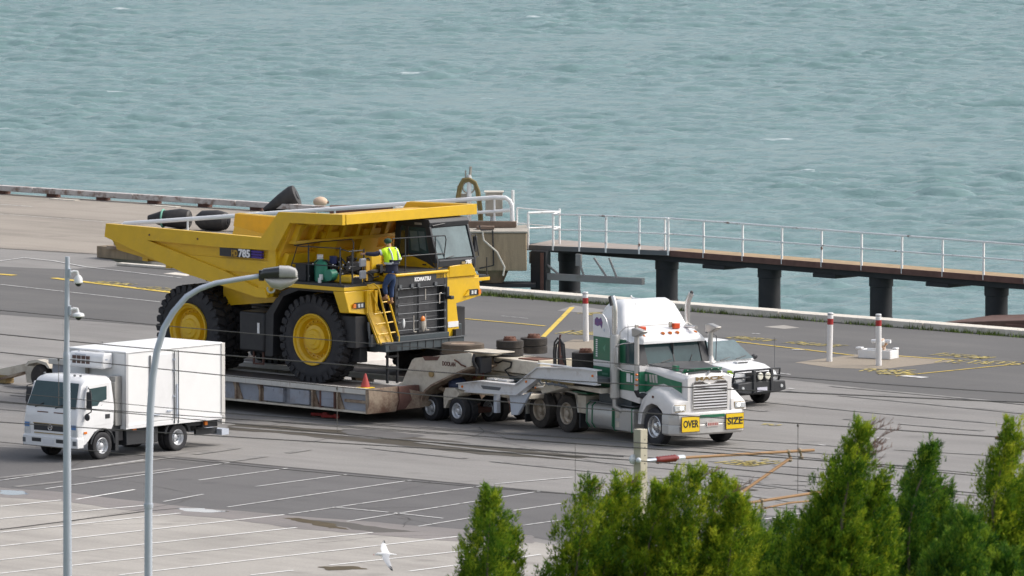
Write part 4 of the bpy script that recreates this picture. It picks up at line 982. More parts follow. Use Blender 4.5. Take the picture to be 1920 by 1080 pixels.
q = MB(); q.box(1.46, 1.60, 0.585, 0.597, 3.22, 3.26); q.build('door_handle', M['black'], cb)
q = MB(); q.tube([(2.0, 1.0, 3.43), (1.96, 1.35, 3.47)], 0.012, 5); q.tube([(1.74, 0.7, 4.34), (1.74, 1.2, 4.38)], 0.02, 5); q.build('wiper', M['black'], cb)
q = MB(); q.box(1.15, 1.42, 0.585, 0.597, 4.36, 4.42); q.build('roof_label', M['concrete'], cb)
text_part('cab_number', '785', 0.13, (2.035, 1.88, 3.27), '+x', M['white'], cb, width=0.26, bold=0.008)
q = MB(); q.box(2.03, 2.036, 1.60, 1.74, 3.22, 3.29); q.build('cab_badge', M['gold'], cb)
tube_part('mirror_bracket', [(1.75, 2.22, 4.02), (1.80, 2.42, 4.0), (1.9, 2.45, 3.4), (1.95, 2.22, 3.36)], 0.018, M['soft_black'], cb)
q = MB(); q.box(1.72, 1.80, 2.38, 2.5, 3.5, 3.95); q.build('mirror', M['soft_black'], cb, bevel=0.02)
# seat and steering wheel glimpsed inside
q = MB(); q.box(0.8, 1.3, 1.3, 1.8, 2.9, 3.5); q.box(0.7, 0.85, 1.3, 1.8, 3.5, 4.1); q.build('driver_seat', M['black'], cb, bevel=0.05)

# ---- handrails
RB = M['soft_black']
def rail(paths, name='handrail', r=0.017):
    q = MB()
    for p in paths: q.tube(p, r, 6)
    return q.build(name, RB, dt)
rail([[(1.95, -1.1, 3.16), (1.95, -1.14, 4.10), (1.95, 0.6, 4.07), (1.95, 1.0, 4.06), (1.95, 1.04, 3.95), (1.95, 0.92, 3.22)]])
rail([[(1.95, -0.76, 3.58), (1.95, 0.98, 3.56)]]); 
for y in (-0.63, 0.60): rail([[(1.95, y, 3.15), (1.95, y, 4.07)]], 'rail_post', 0.02)
rail([[(-0.30, -2.70, 2.86), (-0.55, -2.66, 3.30), (-0.32, -2.66, 3.86), (1.30, -2.66, 3.88)], [(-0.55, -2.66, 3.36), (1.30, -2.66, 3.37)]])
rail([[(-0.5, -1.6, 3.9), (0.8, -1.6, 4.05), (0.86, -1.6, 3.95), (0.84, -1.6, 3.2)], [(-0.5, -2.6, 3.86), (-0.5, -1.6, 3.9)]])
for x in (0.12, 1.36): rail([[(x, -2.66, 2.86), (x, -2.66, 3.92)]], 'rail_post', 0.022)
rail([[(1.30, -2.66, 3.88), (1.58, -2.55, 3.80), (1.58, -1.98, 3.80)], [(1.36, -2.66, 3.36), (1.58, -2.5, 3.36), (1.58, -1.95, 3.36)]])
for y in (-2.4, -1.93): rail([[(1.58, y, 2.86), (1.58, y, 3.84)]], 'rail_post', 0.024)
rail([[(1.6, 3.1, 2.8), (1.6, 3.1, 3.3)]], 'rail_post', 0.02)

# ---- machinery on the right deck
mc = joint('engine_bay', dt)
q = MB()
for (x, y) in ((-0.02, -2.05), (0.32, -2.35)):
    q.lathe([(2.87, 0.10), (2.88, 0.17), (3.38, 0.17), (3.46, 0.10), (3.5, 0.04)], (x, y, 0), 'z', 16)
q.lathe([(-0.02, 0.16), (0.22, 0.16)], (0.75, -2.5, 3.08), 'y', 18)
q.build('green_cylinder', M['airtank'], mc)
q = MB(); q.lathe([(3.44, 0.09), (3.60, 0.09)], (-0.02, -2.05, 0), 'z', 10); q.lathe([(2.86, 0.05), (3.0, 0.05)], (0.5, -2.6, 0), 'z', 8); q.box(0.5, 0.58, -2.62, -2.55, 2.95, 3.1); q.build('white_fitting', M['white'], mc)
q = MB(); q.lathe([(3.35, 0.11), (3.56, 0.11)], (0.30, -1.85, 0), 'z', 12); q.build('blue_fitting', mat('dark_blue_plastic', (0.02, 0.03, 0.12), 0.5), mc)
random.seed(21)
q = MB()
for i in range(60):
    c = (random.uniform(-0.5, 1.45), random.uniform(-2.2, -1.1), random.uniform(2.9, 3.45))
    if c[0] < 0.5 and c[1] < -1.8: continue
    q.obox(c, (random.random(), random.random() - .5, 0), (0, 1, 0.2), (0, 0, 1), random.uniform(0.04, 0.16), random.uniform(0.03, 0.12), random.uniform(0.03, 0.13))
q.box(-0.55, -0.15, -2.5, -1.2, 2.87, 3.35)
q.build('engine_parts', M['black'], mc)
q = MB()
for i in range(14):
    a = Vector((random.uniform(-0.2, 1.2), random.uniform(-2.3, -1.5), random.uniform(3.1, 3.45)))
    p = [a]
    for k in range(4): p.append(p[-1] + Vector((random.uniform(0.02, 0.22), random.uniform(-0.06, 0.06), random.uniform(-0.15, 0.12))))
    q.tube(p, 0.022, 6)
q.build('hose', M['hose_black'], mc)
q = MB()
for i in range(26):
    c = (random.uniform(-0.3, 1.45), random.uniform(-2.45, -1.9), random.uniform(2.95, 3.5)); q.ball(c, 0.025, nu=6, nv=4)
q.build('pipe_fitting', M['chrome'], mc)
q = MB(); q.box(0.75, 1.42, -2.3, -1.75, 2.865, 3.08); q.box(0.7, 1.3, -1.35, -0.9, 2.9, 3.65); q.build('yellow_cover', M['yellow'], mc, bevel=0.05)
q = MB(); q.box(1.2, 1.35, -1.6, -1.45, 2.9, 3.45); q.build('yellow_post', M['yellow_in'], mc)
for z in (3.12, 3.46):
    q = MB(); q.box(1.60, 1.66, -2.16, -1.90, z - 0.12, z + 0.12); q.build('work_light', mat('grey_lamp_back_%d' % int(z * 100), (0.30, 0.31, 0.34), 0.5), mc, bevel=0.05)

# ================================================================ LOW LOADER TRAILER (x forward, y left from the near deck edge)
tr = thing('low_loader', 'long off-white low bed trailer with rusty gooseneck carrying the yellow dump truck', 'trailer', (-4.098, 252.173, 0), -45)
TW = 5.35
mb = MB(); mb.box(-13.2, 0, 0.0, 0.22, 0.84, 1.0); mb.build('side_rail', M['trailer_white'], tr, bevel=0.015)
mb = MB(); mb.box(-13.2, 0, TW - 0.2, TW, 0.84, 1.02); mb.box(-13.2, 0, 1.72, 1.92, 0.82, 0.965); mb.box(-13.2, 0.2, 3.5, 3.7, 0.82, 0.965); mb.build('side_rail', M['trailer_white'], tr, bevel=0.015)
mb = MB(); mb.box(-13.2, -0.02, 0.222, 1.70, 0.86, 0.95); mb.box(-13.2, -0.02, 3.72, TW - 0.22, 0.86, 0.95); mb.box(-13.2, -0.3, 1.94, 3.48, 0.55, 0.62); mb.build('deck_plate', M['deck'], tr)
mb = MB(); mb.box(-13.2, -0.02, 0.16, 0.22, 0.36, 0.838); mb.build('side_web', M['trailer_panel'], tr)
mb = MB(); mb.box(-13.2, 0.0, 0.06, 0.4, 0.30, 0.358); mb.box(-13.2, 0, TW - 0.4, TW - 0.05, 0.30, 0.358); mb.build('bottom_flange', M['cream'], tr)
mb = MB(); mb.box(-13.0, 0, 0.4, TW - 0.4, 0.32, 0.42); mb.build('belly_plate', M['rust_brown'], tr)
for x in (-5.35, -4.35, -2.2, -1.2, -6.4, -9.0):
    mb = MB(); mb.prism([(x - 0.03, 0.838), (x - 0.03, 0.36), (x + 0.03, 0.36), (x + 0.03, 0.838)], 0.04, 0.16)
    mb.prism([(x, 0.838), (x + 0.22, 0.36), (x + 0.03, 0.36), (x - 0.18, 0.838)], 0.11, 0.158); mb.build('gusset', M['trailer_rust'], tr)
for (a, b) in ((-4.15, -3.37), (-3.08, -2.3)):
    mb = MB(); mb.box(a, b, 0.02, 0.158, 0.40, 0.80); mb.box((a + b) / 2 - 0.02, (a + b) / 2 + 0.02, 0.0, 0.02, 0.70, 0.78); mb.build('locker_panel', M['trailer_panel'], tr, bevel=0.01)
mb = MB(); mb.box(-1.86, -1.31, 0.06, 0.158, 0.40, 0.83); mb.box(-1.84, -1.33, 0.045, 0.06, 0.62, 0.635); mb.build('locker_panel', M['trailer_panel'], tr, bevel=0.01)
mb = MB()
for x in (-1.89, -1.32): mb.box(x, x + 0.045, 0.03, 0.16, 0.36, 0.84)
mb.build('locker_post', M['rust_brown'], tr)
mb = MB(); mb.box(-0.95, -0.08, 0.10, 0.158, 0.58, 0.66); mb.build('tie_bar', M['trailer_rust'], tr)
# front end of the deck
mb = MB(); mb.prism([(0.0, 1.0), (0.12, 1.02), (0.16, 0.62), (0.05, 0.30), (0.0, 0.30)], 0.0, 1.15); mb.build('end_plate', M['trailer_rust'], tr, bevel=0.01)
mb = MB(); mb.prism([(0.0, 1.0), (0.12, 1.02), (0.16, 0.62), (0.05, 0.30), (0.0, 0.30)], TW - 1.15, TW); mb.build('end_plate', M['trailer_rust'], tr, bevel=0.01)
# gooseneck
NX, NZ = -0.80, -0.10
def nk(pts): return [(x + NX, z + NZ) for x, z in pts]
neck = nk([(-0.10, 1.0), (0.22, 1.12), (0.44, 1.49), (0.62, 1.78), (0.72, 1.84), (2.84, 2.13), (3.0, 2.12), (3.0, 1.77), (2.18, 1.47), (1.47, 1.18), (1.21, 1.0), (1.08, 0.75), (1.06, 0.50), (0.4, 0.46), (-0.1, 0.44)])
for y in (2.0, 3.35):
    mb = MB(); mb.prism(neck, y, y + 0.06); mb.build('gooseneck_side', M['cream'], tr, bevel=0.008)
mb = MB(); mb.prism(nk([(0.62, 1.74), (0.70, 1.79), (2.84, 2.085), (2.98, 2.08), (2.98, 2.0), (0.72, 1.70)]), 2.062, 3.348); mb.build('gooseneck_top', M['cream'], tr)
mb = MB(); mb.prism(nk([(1.08, 0.50), (1.10, 0.74), (1.25, 0.98), (1.50, 1.15), (2.2, 1.44), (3.0, 1.75), (3.0, 1.70), (2.2, 1.39), (1.52, 1.10), (1.29, 0.94), (1.15, 0.72), (1.13, 0.50)]), 1.86, 3.5); mb.build('gooseneck_flange', M['trailer_rust'], tr)
mb = MB(); mb.prism([(-0.02, 1.0), (0.16, 1.0), (0.20, 0.62), (0.12, 0.36), (-0.02, 0.33)], 1.152, 1.95); mb.build('neck_hinge', M['rust_brown'], tr, bevel=0.01)
mb = MB(); mb.add([(0.02, 1.15, 0.34), (0.30, 2.0, 0.38), (0.34, 2.0, 0.80), (0.02, 1.15, 1.0), (-0.10, 1.15, 0.34), (0.18, 2.0, 0.38), (0.2, 2.0, 0.80), (-0.1, 1.15, 1.0)], [(0, 1, 2, 3), (7, 6, 5, 4), (0, 4, 5, 1), (1, 5, 6, 2), (2, 6, 7, 3), (3, 7, 4, 0)]); mb.build('hinge_plate', M['trailer_rust'], tr)
mb = MB(); mb.box(-0.5, 0.25, 2.06, 3.35, 0.40, 0.92); mb.build('hinge_block', M['rust_brown'], tr)
mb = MB(); mb.prism(nk([(1.05, 1.91), (1.75, 1.96), (1.65, 1.84), (1.15, 1.80)]), 1.985, 1.998); mb.build('neck_recess', M['rust_brown'], tr)
mb = MB(); mb.lathe([(1.95, 0.09), (1.997, 0.09)], (1.42 + NX, 0, 1.44 + NZ), 'y', 12); mb.build('neck_lug', M['gold'], tr)
text_part('neck_lettering', 'DOOLAN', 0.17, (2.1 + NX, 1.994, 1.76 + NZ), '-y', M['rust_brown'], tr, width=0.52, bold=0.004)
mb = MB(); mb.tube([(2.35 + NX, 1.97, 1.90 + NZ), (2.5 + NX, 1.96, 1.85 + NZ), (2.62 + NX, 1.96, 1.78 + NZ), (2.8 + NX, 1.96, 1.74 + NZ)], 0.022, 6); mb.build('chain', M['rust'], tr)
mb = MB(); mb.tube([(2.2, 2.1, 1.98), (2.28, 1.98, 1.8), (2.36, 2.05, 1.6), (2.3, 2.1, 1.4)], 0.045, 6); mb.build('hose', M['hose_black'], tr)
mb = MB(); mb.box(2.16, 2.42, 2.15, 2.6, 1.45, 1.92); mb.build('neck_hydraulics', M['black'], tr, bevel=0.05)
mb = MB(); mb.box(1.75, 2.9, 2.15, 3.0, 2.035, 2.065); mb.build('neck_top_plate', M['cream'], tr)
mb = MB(); mb.ball((1.25, 2.4, 1.05), 0.30, 0.25, 0.24, 14, 9); mb.build('blue_tank', mat('dark_blue_tank', (0.03, 0.045, 0.10), 0.5), tr)
# rear end showing beyond the white van
mb = MB(); mb.prism([(-13.0, 1.0), (-13.85, 0.78), (-14.66, 0.74), (-15.17, 0.66), (-16.2, 0.45), (-17.6, 0.22), (-17.6, -0.02 + 0.06), (-16.3, 0.10), (-15.9, 0.20), (-15.2, 0.38), (-15.15, 0.10), (-13.0, 0.12)], 0.9, 1.0); mb.build('rear_arm', M['cream'], tr, bevel=0.01)
mb = MB(); mb.prism([(-17.6, 0.03), (-16.3, 0.08), (-15.9, 0.18), (-15.2, 0.36), (-15.2, 0.42), (-15.9, 0.25), (-16.3, 0.15), (-17.6, 0.10)], 0.78, 1.1); mb.build('rear_flange', M['trailer_rust'], tr)
mb = MB(); mb.box(-16.35, -15.95, 0.8, 1.12, 0.02, 0.25); mb.build('rear_block', mat('ochre_block', (0.27, 0.19, 0.08), 0.8, var=0.2), tr)
mb = MB(); mb.lathe([(0.70, 0.36), (0.89, 0.36)], (-14.35, 0, 0.34), 'y', 24); mb.lathe([(0.62, 0.30), (0.70, 0.36)], (-14.35, 0, 0.34), 'y', 24); mb.build('rear_tyre', M['tyre_dusty'], tr)
mb = MB(); mb.prism([(-14.8, 0.62), (-14.7, 0.70), (-14.35, 0.76), (-14.0, 0.70), (-13.9, 0.62), (-13.8, 0.62), (-13.95, 0.78), (-14.35, 0.84), (-14.75, 0.78), (-14.9, 0.62)], 0.6, 0.895); mb.build('rear_mudguard', M['cream'], tr)

# second pale trailer parked behind, seen under the dump truck
t2 = thing('parked_trailer', 'pale low platform trailer parked beyond the loaded trailer, seen under the dump truck', 'trailer', (-4.6, 259.8, 0), -45)
mb = MB(); mb.box(-6.4, -0.3, 0.0, 2.2, 0.62, 0.80); mb.build('platform', M['cream'], t2, bevel=0.02)
mb = MB(); mb.prism([(-6.3, 0.80), (-6.0, 1.25), (-4.6, 1.45), (-3.9, 1.15), (-3.6, 0.80)], 0.3, 2.0); mb.prism([(-2.6, 0.80), (-2.3, 1.12), (-0.9, 1.28), (-0.4, 1.0), (-0.35, 0.80)], 0.3, 2.0); mb.build('deck_box', mat('pale_grey_cover', (0.60, 0.57, 0.54), 0.7, var=0.1), t2, bevel=0.03)
for x in (-5.9, -4.7, -1.6):
    for y in (0.05, 1.85):
        w = joint('wheel', t2, (x, y, 0.38)); q = MB(); tyre_mesh(q, 0.38, 0.25, 0.22, 24, 0.008, 0.12); q.build('tyre', M['tyre_dusty'], w)
        q = MB(); q.lathe([(0.03, 0.22), (0.08, 0.12), (0.03, 0.08)], axis='y', n=18); q.build('rim', M['rim_dirty'], w)
mb = MB(); mb.box(-6.4, -0.3, -0.05, -0.002, 0.5, 0.66); mb.build('side_skirt', M['trailer_white'], t2)

# ================================================================ DOLLY
dl = thing('trailer_dolly', 'white cranked-rail dolly with small dual wheels between gooseneck and green truck', 'dolly', (-1.4617, 252.2957, 0), -52)
def small_wheel(parent, loc, Ro, w, side=-1, rim='rim_clean', tyre='tyre', dual=False, name='wheel', hub=0.0):
    j = joint(name, parent, loc, (0, 0, 0 if side < 0 else math.pi))
    Ri = Ro * 0.58
    for k in range(2 if dual else 1):
        q = MB(); tyre_mesh(q, Ro, w, Ri, 36, 0.008, w / 2 + k * (w + 0.05)); q.build('tyre', M[tyre], j)
    q = MB(); q.lathe([(0.12, Ri + 0.01), (0.02, Ri + 0.012), (0.0, Ri - 0.005), (0.02, Ri * 0.90), (0.10, Ri * 0.84), (0.13, Ri * 0.60), (0.10 - hub, Ri * 0.38), (0.04 - hub, Ri * 0.34), (0.02 - hub, Ri * 0.2), (0.02 - hub, 0.001)], axis='y', n=32, cap=False)
    q.build('rim', M[rim], j)
    q = MB()
    for i in range(10):
        a = 2 * math.pi * i / 10; q.lathe([(0.14, 0.014), (0.09, 0.014)], (math.cos(a) * Ri * 0.52, 0, math.sin(a) * Ri * 0.52), 'y', 6)
    q.build('wheel_nut', M['bar_grey'], j)
    return j
for y in (0.0, 1.1, 2.2):
    for x in (-1.38, -0.15):
        small_wheel(dl, (x, y, 0.37), 0.37, 0.23, dual=True)
mb = MB(); mb.box(-1.5, 0.0, 0.5, 2.7, 0.28, 0.42); mb.build('axle', M['rust_brown'], dl)
mb = MB(); mb.prism([(-0.72, 0.98), (-0.30, 1.0), (-0.10, 0.86), (-0.14, 0.78), (-0.60, 0.62), (-0.72, 0.40), (-0.80, 0.40), (-0.82, 0.8)], 0.05, 0.5); mb.build('wheel_guard', M['cream'], dl, bevel=0.01)
mb = MB(); mb.prism([(-1.75, 0.72), (-1.6, 0.92), (-1.2, 1.0), (-0.85, 0.9), (-0.8, 0.7), (-0.9, 0.7), (-1.0, 0.84), (-1.3, 0.90), (-1.6, 0.82)], 0.2, 2.6); mb.build('rear_guard', M['trailer_rust'], dl)
rail_p = [(-0.20, 1.12), (0.76, 1.26), (2.45, 1.28), (3.43, 1.84), (5.26, 1.95), (6.0, 1.94), (6.02, 1.58), (3.49, 1.58), (2.51, 1.04), (0.18, 0.95), (-0.20, 0.99)]
for y in (0.10, 2.5):
    mb = MB(); mb.prism(rail_p, y, y + 0.03)
    top = rail_p[:6]
    for a, b in zip(top[:-1], top[1:]):
        mb.add([(a[0], y - 0.08, a[1] + 0.002), (b[0], y - 0.08, b[1] + 0.002), (b[0], y + 0.20, b[1] + 0.002), (a[0], y + 0.20, a[1] + 0.002), (a[0], y - 0.08, a[1] + 0.03), (b[0], y - 0.08, b[1] + 0.03), (b[0], y + 0.20, b[1] + 0.03), (a[0], y + 0.20, a[1] + 0.03)],
               [(0, 3, 2, 1), (4, 5, 6, 7), (0, 1, 5, 4), (1, 2, 6, 5), (2, 3, 7, 6), (3, 0, 4, 7)])
    bot = [(0.18, 0.95), (2.51, 1.04), (3.49, 1.58), (6.02, 1.58)]
    for a, b in zip(bot[:-1], bot[1:]):
        mb.add([(a[0], y - 0.08, a[1] - 0.03), (b[0], y - 0.08, b[1] - 0.03), (b[0], y + 0.15, b[1] - 0.03), (a[0], y + 0.15, a[1] - 0.03), (a[0], y - 0.08, a[1]), (b[0], y - 0.08, b[1]), (b[0], y + 0.15, b[1]), (a[0], y + 0.15, a[1])],
               [(0, 3, 2, 1), (4, 5, 6, 7), (0, 1, 5, 4), (1, 2, 6, 5), (2, 3, 7, 6), (3, 0, 4, 7)])
    mb.build('cranked_rail', mat('clean_white_rail_paint', (0.66, 0.66, 0.66), 0.45, dirt=(0.32, 0.24, 0.18), dirt_amt=0.6, dirt_scale=2.2, var=0.05, lo=0.52) if y < 1 else M['trailer_white'], dl)
mb = MB(); mb.prism([(0.85, 1.16), (1.75, 1.17), (1.68, 1.08), (0.95, 1.07)], 0.085, 0.098); mb.build('rail_recess', M['bar_grey'], dl)
for (x, z) in ((-0.0, 1.06), (2.9, 1.42), (5.85, 1.8)):
    mb = MB(); mb.lathe([(0.07, 0.035), (0.098, 0.035)], (x, 0, z), 'y', 8); mb.build('side_marker', M['amber'], dl)
mb = MB(); mb.box(1.28, 1.42, 0.2, 0.34, 0.42, 0.95); mb.build('support_leg', M['galv'], dl, bevel=0.01)
mb = MB(); mb.prism([(1.86, 0.98), (2.0, 0.95), (2.08, 0.42), (2.36, 0.44), (2.95, 1.12), (2.5, 1.0)], 0.2, 0.28); mb.build('support_gusset', M['galv'], dl, bevel=0.01)
mb = MB(); mb.prism([(1.86, 0.98), (2.0, 0.95), (2.08, 0.5), (2.36, 0.5), (2.95, 1.12), (2.5, 1.0)], 2.4, 2.5); mb.build('support_gusset', M['galv'], dl)
mb = MB(); mb.box(0.0, 2.4, 0.4, 2.5, 0.85, 0.98); mb.box(-0.9, 2.2, 1.25, 2.35, 0.98, 1.42); mb.build('cross_frame', M['cream'], dl, bevel=0.02)
mb = MB(); mb.box(-0.7, 2.25, 1.1, 2.2, 1.46, 1.84); nb = mb.build('drawbar_beam', M['cream'], dl, bevel=0.03)
q = MB(); q.box(2.18, 2.27, 1.05, 2.26, 1.42, 1.90); q.build('beam_end', mat('cream_cast_end', (0.62, 0.55, 0.42), 0.6, dirt=(0.3, 0.2, 0.12), dirt_amt=0.5, dirt_scale=4), nb, bevel=0.03)
q = MB(); q.box(2.255, 2.275, 1.45, 1.95, 1.58, 1.76); q.build('end_slot', M['rust'], nb, bevel=0.04)
q = MB(); q.box(1.0, 2.15, 1.3, 2.0, 1.842, 1.87); q.build('rusty_top', M['rust'], nb)
q = MB(); q.tube([(0.15, 1.08, 1.84), (0.25, 1.06, 1.70), (0.4, 1.06, 1.70), (0.6, 1.06, 1.78), (1.0, 1.06, 1.76), (0.95, 1.06, 1.62), (0.7, 1.06, 1.52), (0.9, 1.06, 1.38), (1.5, 1.06, 1.34), (1.75, 1.06, 1.30)], 0.025, 6); q.build('hose', M['hose_black'], nb)
q = MB()
for k in range(3): q.box(1.0, 1.9, 0.98, 1.3, 1.10 + 0.09 * k, 1.15 + 0.09 * k)
q.build('valve_stack', M['slate'], dl)
q = MB(); q.lathe([(0.92, 0.27), (0.95, 0.27)], (-0.35, 0, 1.22), 'y', 24); q.build('round_plate', mat('ochre_plate', (0.42, 0.33, 0.10), 0.7, dirt=(0.25, 0.06, 0.05), dirt_amt=1.0, dirt_scale=2, lo=0.48, hi=0.54), dl)
q = MB(); q.box(0.6, 0.95, 0.5, 0.75, 1.285, 1.33); q.box(1.1, 1.5, 0.5, 0.75, 1.285, 1.33); q.build('paper_sheet', M['white'], dl)
q = MB(); q.box(3.4, 6.0, 0.13, 2.5, 1.60, 1.72); q.box(3.6, 5.8, 1.0, 1.7, 1.3, 1.55); q.build('front_deck', M['bar_grey'], dl)
q = MB(); q.box(3.6, 4.9, -0.10, 0.12, 1.985, 2.0); q.build('board', M['white'], dl)
q = MB()
for k in range(4):
    q.tube([(3.5 + 0.3 * k, 0.05, 1.50), (3.7 + 0.3 * k, 0.0, 1.42), (4.1 + 0.2 * k, 0.02, 1.46), (4.8, 0.05, 1.40)], 0.022, 6)
q.build('airline', M['bar_grey'], dl)
q = MB(); q.tube([(3.6, 0.1, 1.50), (5.0, 0.1, 1.52)], 0.035, 6); q.build('brass_pipe', M['gold'], dl)
q = MB(); q.prism([(3.2, 1.20), (3.5, 1.42), (5.9, 1.44), (5.9, 1.30), (4.4, 1.36), (3.3, 1.10)], 0.35, 2.2); q.build('turntable_ramp', M['cream'], dl)
# hoses on their hanger
hh = thing('hose_hanger', 'tall loops of black air hose standing on the dolly between the spare wheels', 'hose hanger', (*Vector((1.329, 250.000, 1.835))[:2], 1.72), -52)
q = MB(); q.tube([(0, 0, 0), (0.0, 0, 0.95), (0.02, 0, 1.02)], 0.03, 6); q.build('hanger_post', M['rust_brown'], hh)
for (a, b, h) in ((-0.28, 0.10, 0.92), (-0.08, 0.14, 0.90), (-0.20, 0.22, 0.86)):
    q = MB(); q.tube([(a, 0.02, 0.0), (a, 0.0, h * 0.55), (a + 0.04, 0, h * 0.85), ((a + b) / 2, 0, h), (b - 0.04, 0, h * 0.88), (b, 0, h * 0.5), (b + 0.03, 0.02, 0.0)], 0.027, 7); q.build('hose', M['hose_black'], hh)
q = MB(); q.lathe([(0, 0.14), (0.3, 0.06), (0.45, 0.03)], (0.1, 0, 0), 'z', 10); q.build('rust_cone', M['rust_brown'], hh)

# spare wheels lying flat
def flat_wheel(label, loc, Ro, h, tyre='tyre_dusty', cap=True, group='spare wheels lying on the dolly', tilt=0, name='spare_wheel', bigrim=False):
    t = thing(name, label, 'spare wheel', loc, -50, group)
    mt = Matrix.Rotation(R(tilt), 4, 'X')
    q = MB(); tyre_mesh(q, Ro, h, Ro * 0.55, 40, 0.012, 0)
    mt = mt @ Matrix.Translation((0, 0, h / 2)) @ Matrix.Rotation(math.pi / 2, 4, 'X'); q.build('tyre', M[tyre], t, matrix=mt)
    q = MB(); q.lathe([(-h / 2 + 0.02, Ro * 0.56), (0, Ro * 0.50), (h / 2 - 0.02, Ro * 0.56)], axis='y', n=30); q.build('rim', M['trailer_rust'], t, matrix=mt)
    if cap:
        q = MB(); q.lathe([(h - 0.02, Ro * 0.50), (h + 0.05, Ro * 0.46), (h + 0.10, Ro * 0.30)], axis='z', n=20)
        for i in range(8):
            a = 2 * math.pi * i / 8; q.lathe([(h + 0.04, 0.018), (h + 0.10, 0.018)], (math.cos(a) * Ro * 0.38, math.sin(a) * Ro * 0.38, 0), 'z', 6)
        q.build('hub', M['rust'], t)
    return t
SW = 0.22
for (u, v, d, who) in ((956, 668, 252.5, 'left-hand'), (1000, 663, 254.0, 'right-hand'), (1093, 688, 251.0, 'lone')):
    pass
pa, pb, pc = Vector((-0.060, 253.200, 1.848)), Vector((0.617, 254.600, 1.793)), Vector((2.035, 249.600, 1.843))
for p, a, b in ((pa, 'lower tyre of the left pair of stacked spare wheels behind the gooseneck', 'upper tyre with rusty hub of the left pair of stacked spare wheels'),
                (pb, 'lower tyre of the right pair of stacked spare wheels behind the gooseneck', 'upper tyre with string on its rusty hub, right pair of stacked spare wheels'),
                (pc, 'lower tyre of the stacked spare wheels right behind the green truck sleeper', 'upper tyre of the stacked spare wheels right behind the green truck sleeper')):
    flat_wheel(a, (p.x, p.y, p.z), 0.385, SW, cap=False)
    flat_wheel(b, (p.x, p.y, p.z + SW + 0.004), 0.385, SW, cap=True)
pp = Vector((-1.378, 253.600, 1.856))
flat_wheel('large mud brown tyre lying on the gooseneck in front of the dump truck bumper', (pp.x, pp.y, pp.z), 0.60, 0.32, 'tyre_brown', False, None, 0)
sp_ = thing('stand_plate', 'small cream plate stand under the stacked spare wheels', 'stand', (pa.x, pa.y, pa.z - 0.05), -50)
q = MB(); q.box(-0.35, 0.45, -0.4, 0.4, -0.35, 0.045); q.build('plate', M['cream'], sp_)

# traffic cone on the deck
cp = Vector((-4.110, 252.900, 0.825))
tc_ = thing('traffic_cone', 'faded red traffic cone with yellow base on the trailer deck corner', 'traffic cone', (cp.x, cp.y + 0.1, 0.955), -45)
q = MB(); q.lathe([(0.03, 0.14), (0.2, 0.085), (0.38, 0.035), (0.41, 0.025)], (0, 0, 0), 'z', 18); q.build('cone', M['cone'], tc_)
q = MB(); q.box(-0.19, 0.19, -0.19, 0.19, 0, 0.028); q.build('base', M['sign'], tc_, bevel=0.01)
# red chocks on the ground
for (u, lab, ln) in ((0, 'left piece of the broken red bar on the ground before the trailer', 0.55), (1, 'right piece of the broken red bar on the ground before the trailer', 0.5)):
    p0 = Vector((((-5.66, 254.54)), ((-5.36, 253.94)))[u])
    t = thing('red_bar', lab, 'red bar', (p0.x, p0.y, 0.02), -25 + 18 * u)
    q = MB(); q.tube([(0, 0, 0.05), (ln, 0, 0.05)], 0.045, 8); q.build('bar', M['red'], t)
    q = MB(); q.box(ln * 0.7, ln * 0.95, -0.06, 0.06, 0.0, 0.12); q.build('foot', M['red'], t)

# ================================================================ GREEN AND WHITE PRIME MOVER
mk = thing('prime_mover', 'white and green bonneted prime mover with OVER SIZE signs on its bumper', 'truck', (4.856, 247.125, 0), -57)
for s in (-1, 1):
    small_wheel(mk, (0, 1.17 * s, 0.52), 0.52, 0.29, s, 'chrome')
    for x in (-4.37, -5.74):
        small_wheel(mk, (x, 1.17 * s, 0.52), 0.52, 0.26, s, 'rim_dirty', 'tyre_dusty', dual=True, hub=0.02)
mb = MB(); mb.box(-6.3, 0.9, -0.42, -0.30, 0.72, 0.98); mb.box(-6.3, 0.9, 0.30, 0.42, 0.72, 0.98); mb.box(-0.1, 0.1, -0.9, 0.9, 0.42, 0.58)
for x in (-4.37, -5.74): mb.box(x - 0.12, x + 0.12, -0.9, 0.9, 0.42, 0.62)
mb.box(-3.2, -0.6, -0.8, 0.8, 0.6, 1.25); mb.box(-5.6, -4.4, -0.5, 0.5, 0.98, 1.2); mb.build('chassis', M['black'], mk)
# cab and sleeper body as three colour bands
def band(name, m, z0, z1, y=1.20, x0=-2.95, x1=-0.66):
    q = MB(); q.box(x0, x1, -y, y, z0, z1); return q.build(name, m, mk, bevel=0.01)
q = MB(); q.prism([(-2.95, 1.42), (-2.95, 1.30), (-2.2, 1.26), (-0.7, 1.10), (-0.66, 1.42)], -1.19, 1.19); q.build('cab_sill', M['truck_white'], mk, bevel=0.01)
band('lower_cab', M['green'], 1.423, 1.975)
band('cab_stripe', M['truck_white'], 1.978, 2.155, 1.202)
q = MB(); q.box(-2.95, -1.60, -1.2, 1.2, 2.158, 2.80); q.build('sleeper', M['green'], mk, bevel=0.01)
q = MB(); q.box(-1.60, -1.36, -1.19, 1.19, 2.158, 2.80); q.build('door_pillar', M['green'], mk)
q = MB()
q.box(-1.34, -0.98, -1.12, 1.12, 2.16, 2.72); q.build('cab_interior', M['black'], mk)
q = MB(); q.prism([(-1.36, 2.16), (-0.74, 2.16), (-0.93, 2.70), (-1.36, 2.76)], -1.195, -1.175); q.build('side_window', M['glass'], mk)
q = MB(); q.prism([(-1.36, 2.16), (-0.74, 2.16), (-0.93, 2.70), (-1.36, 2.76)], 1.175, 1.195); q.build('side_window', M['glass'], mk)
q = MB()
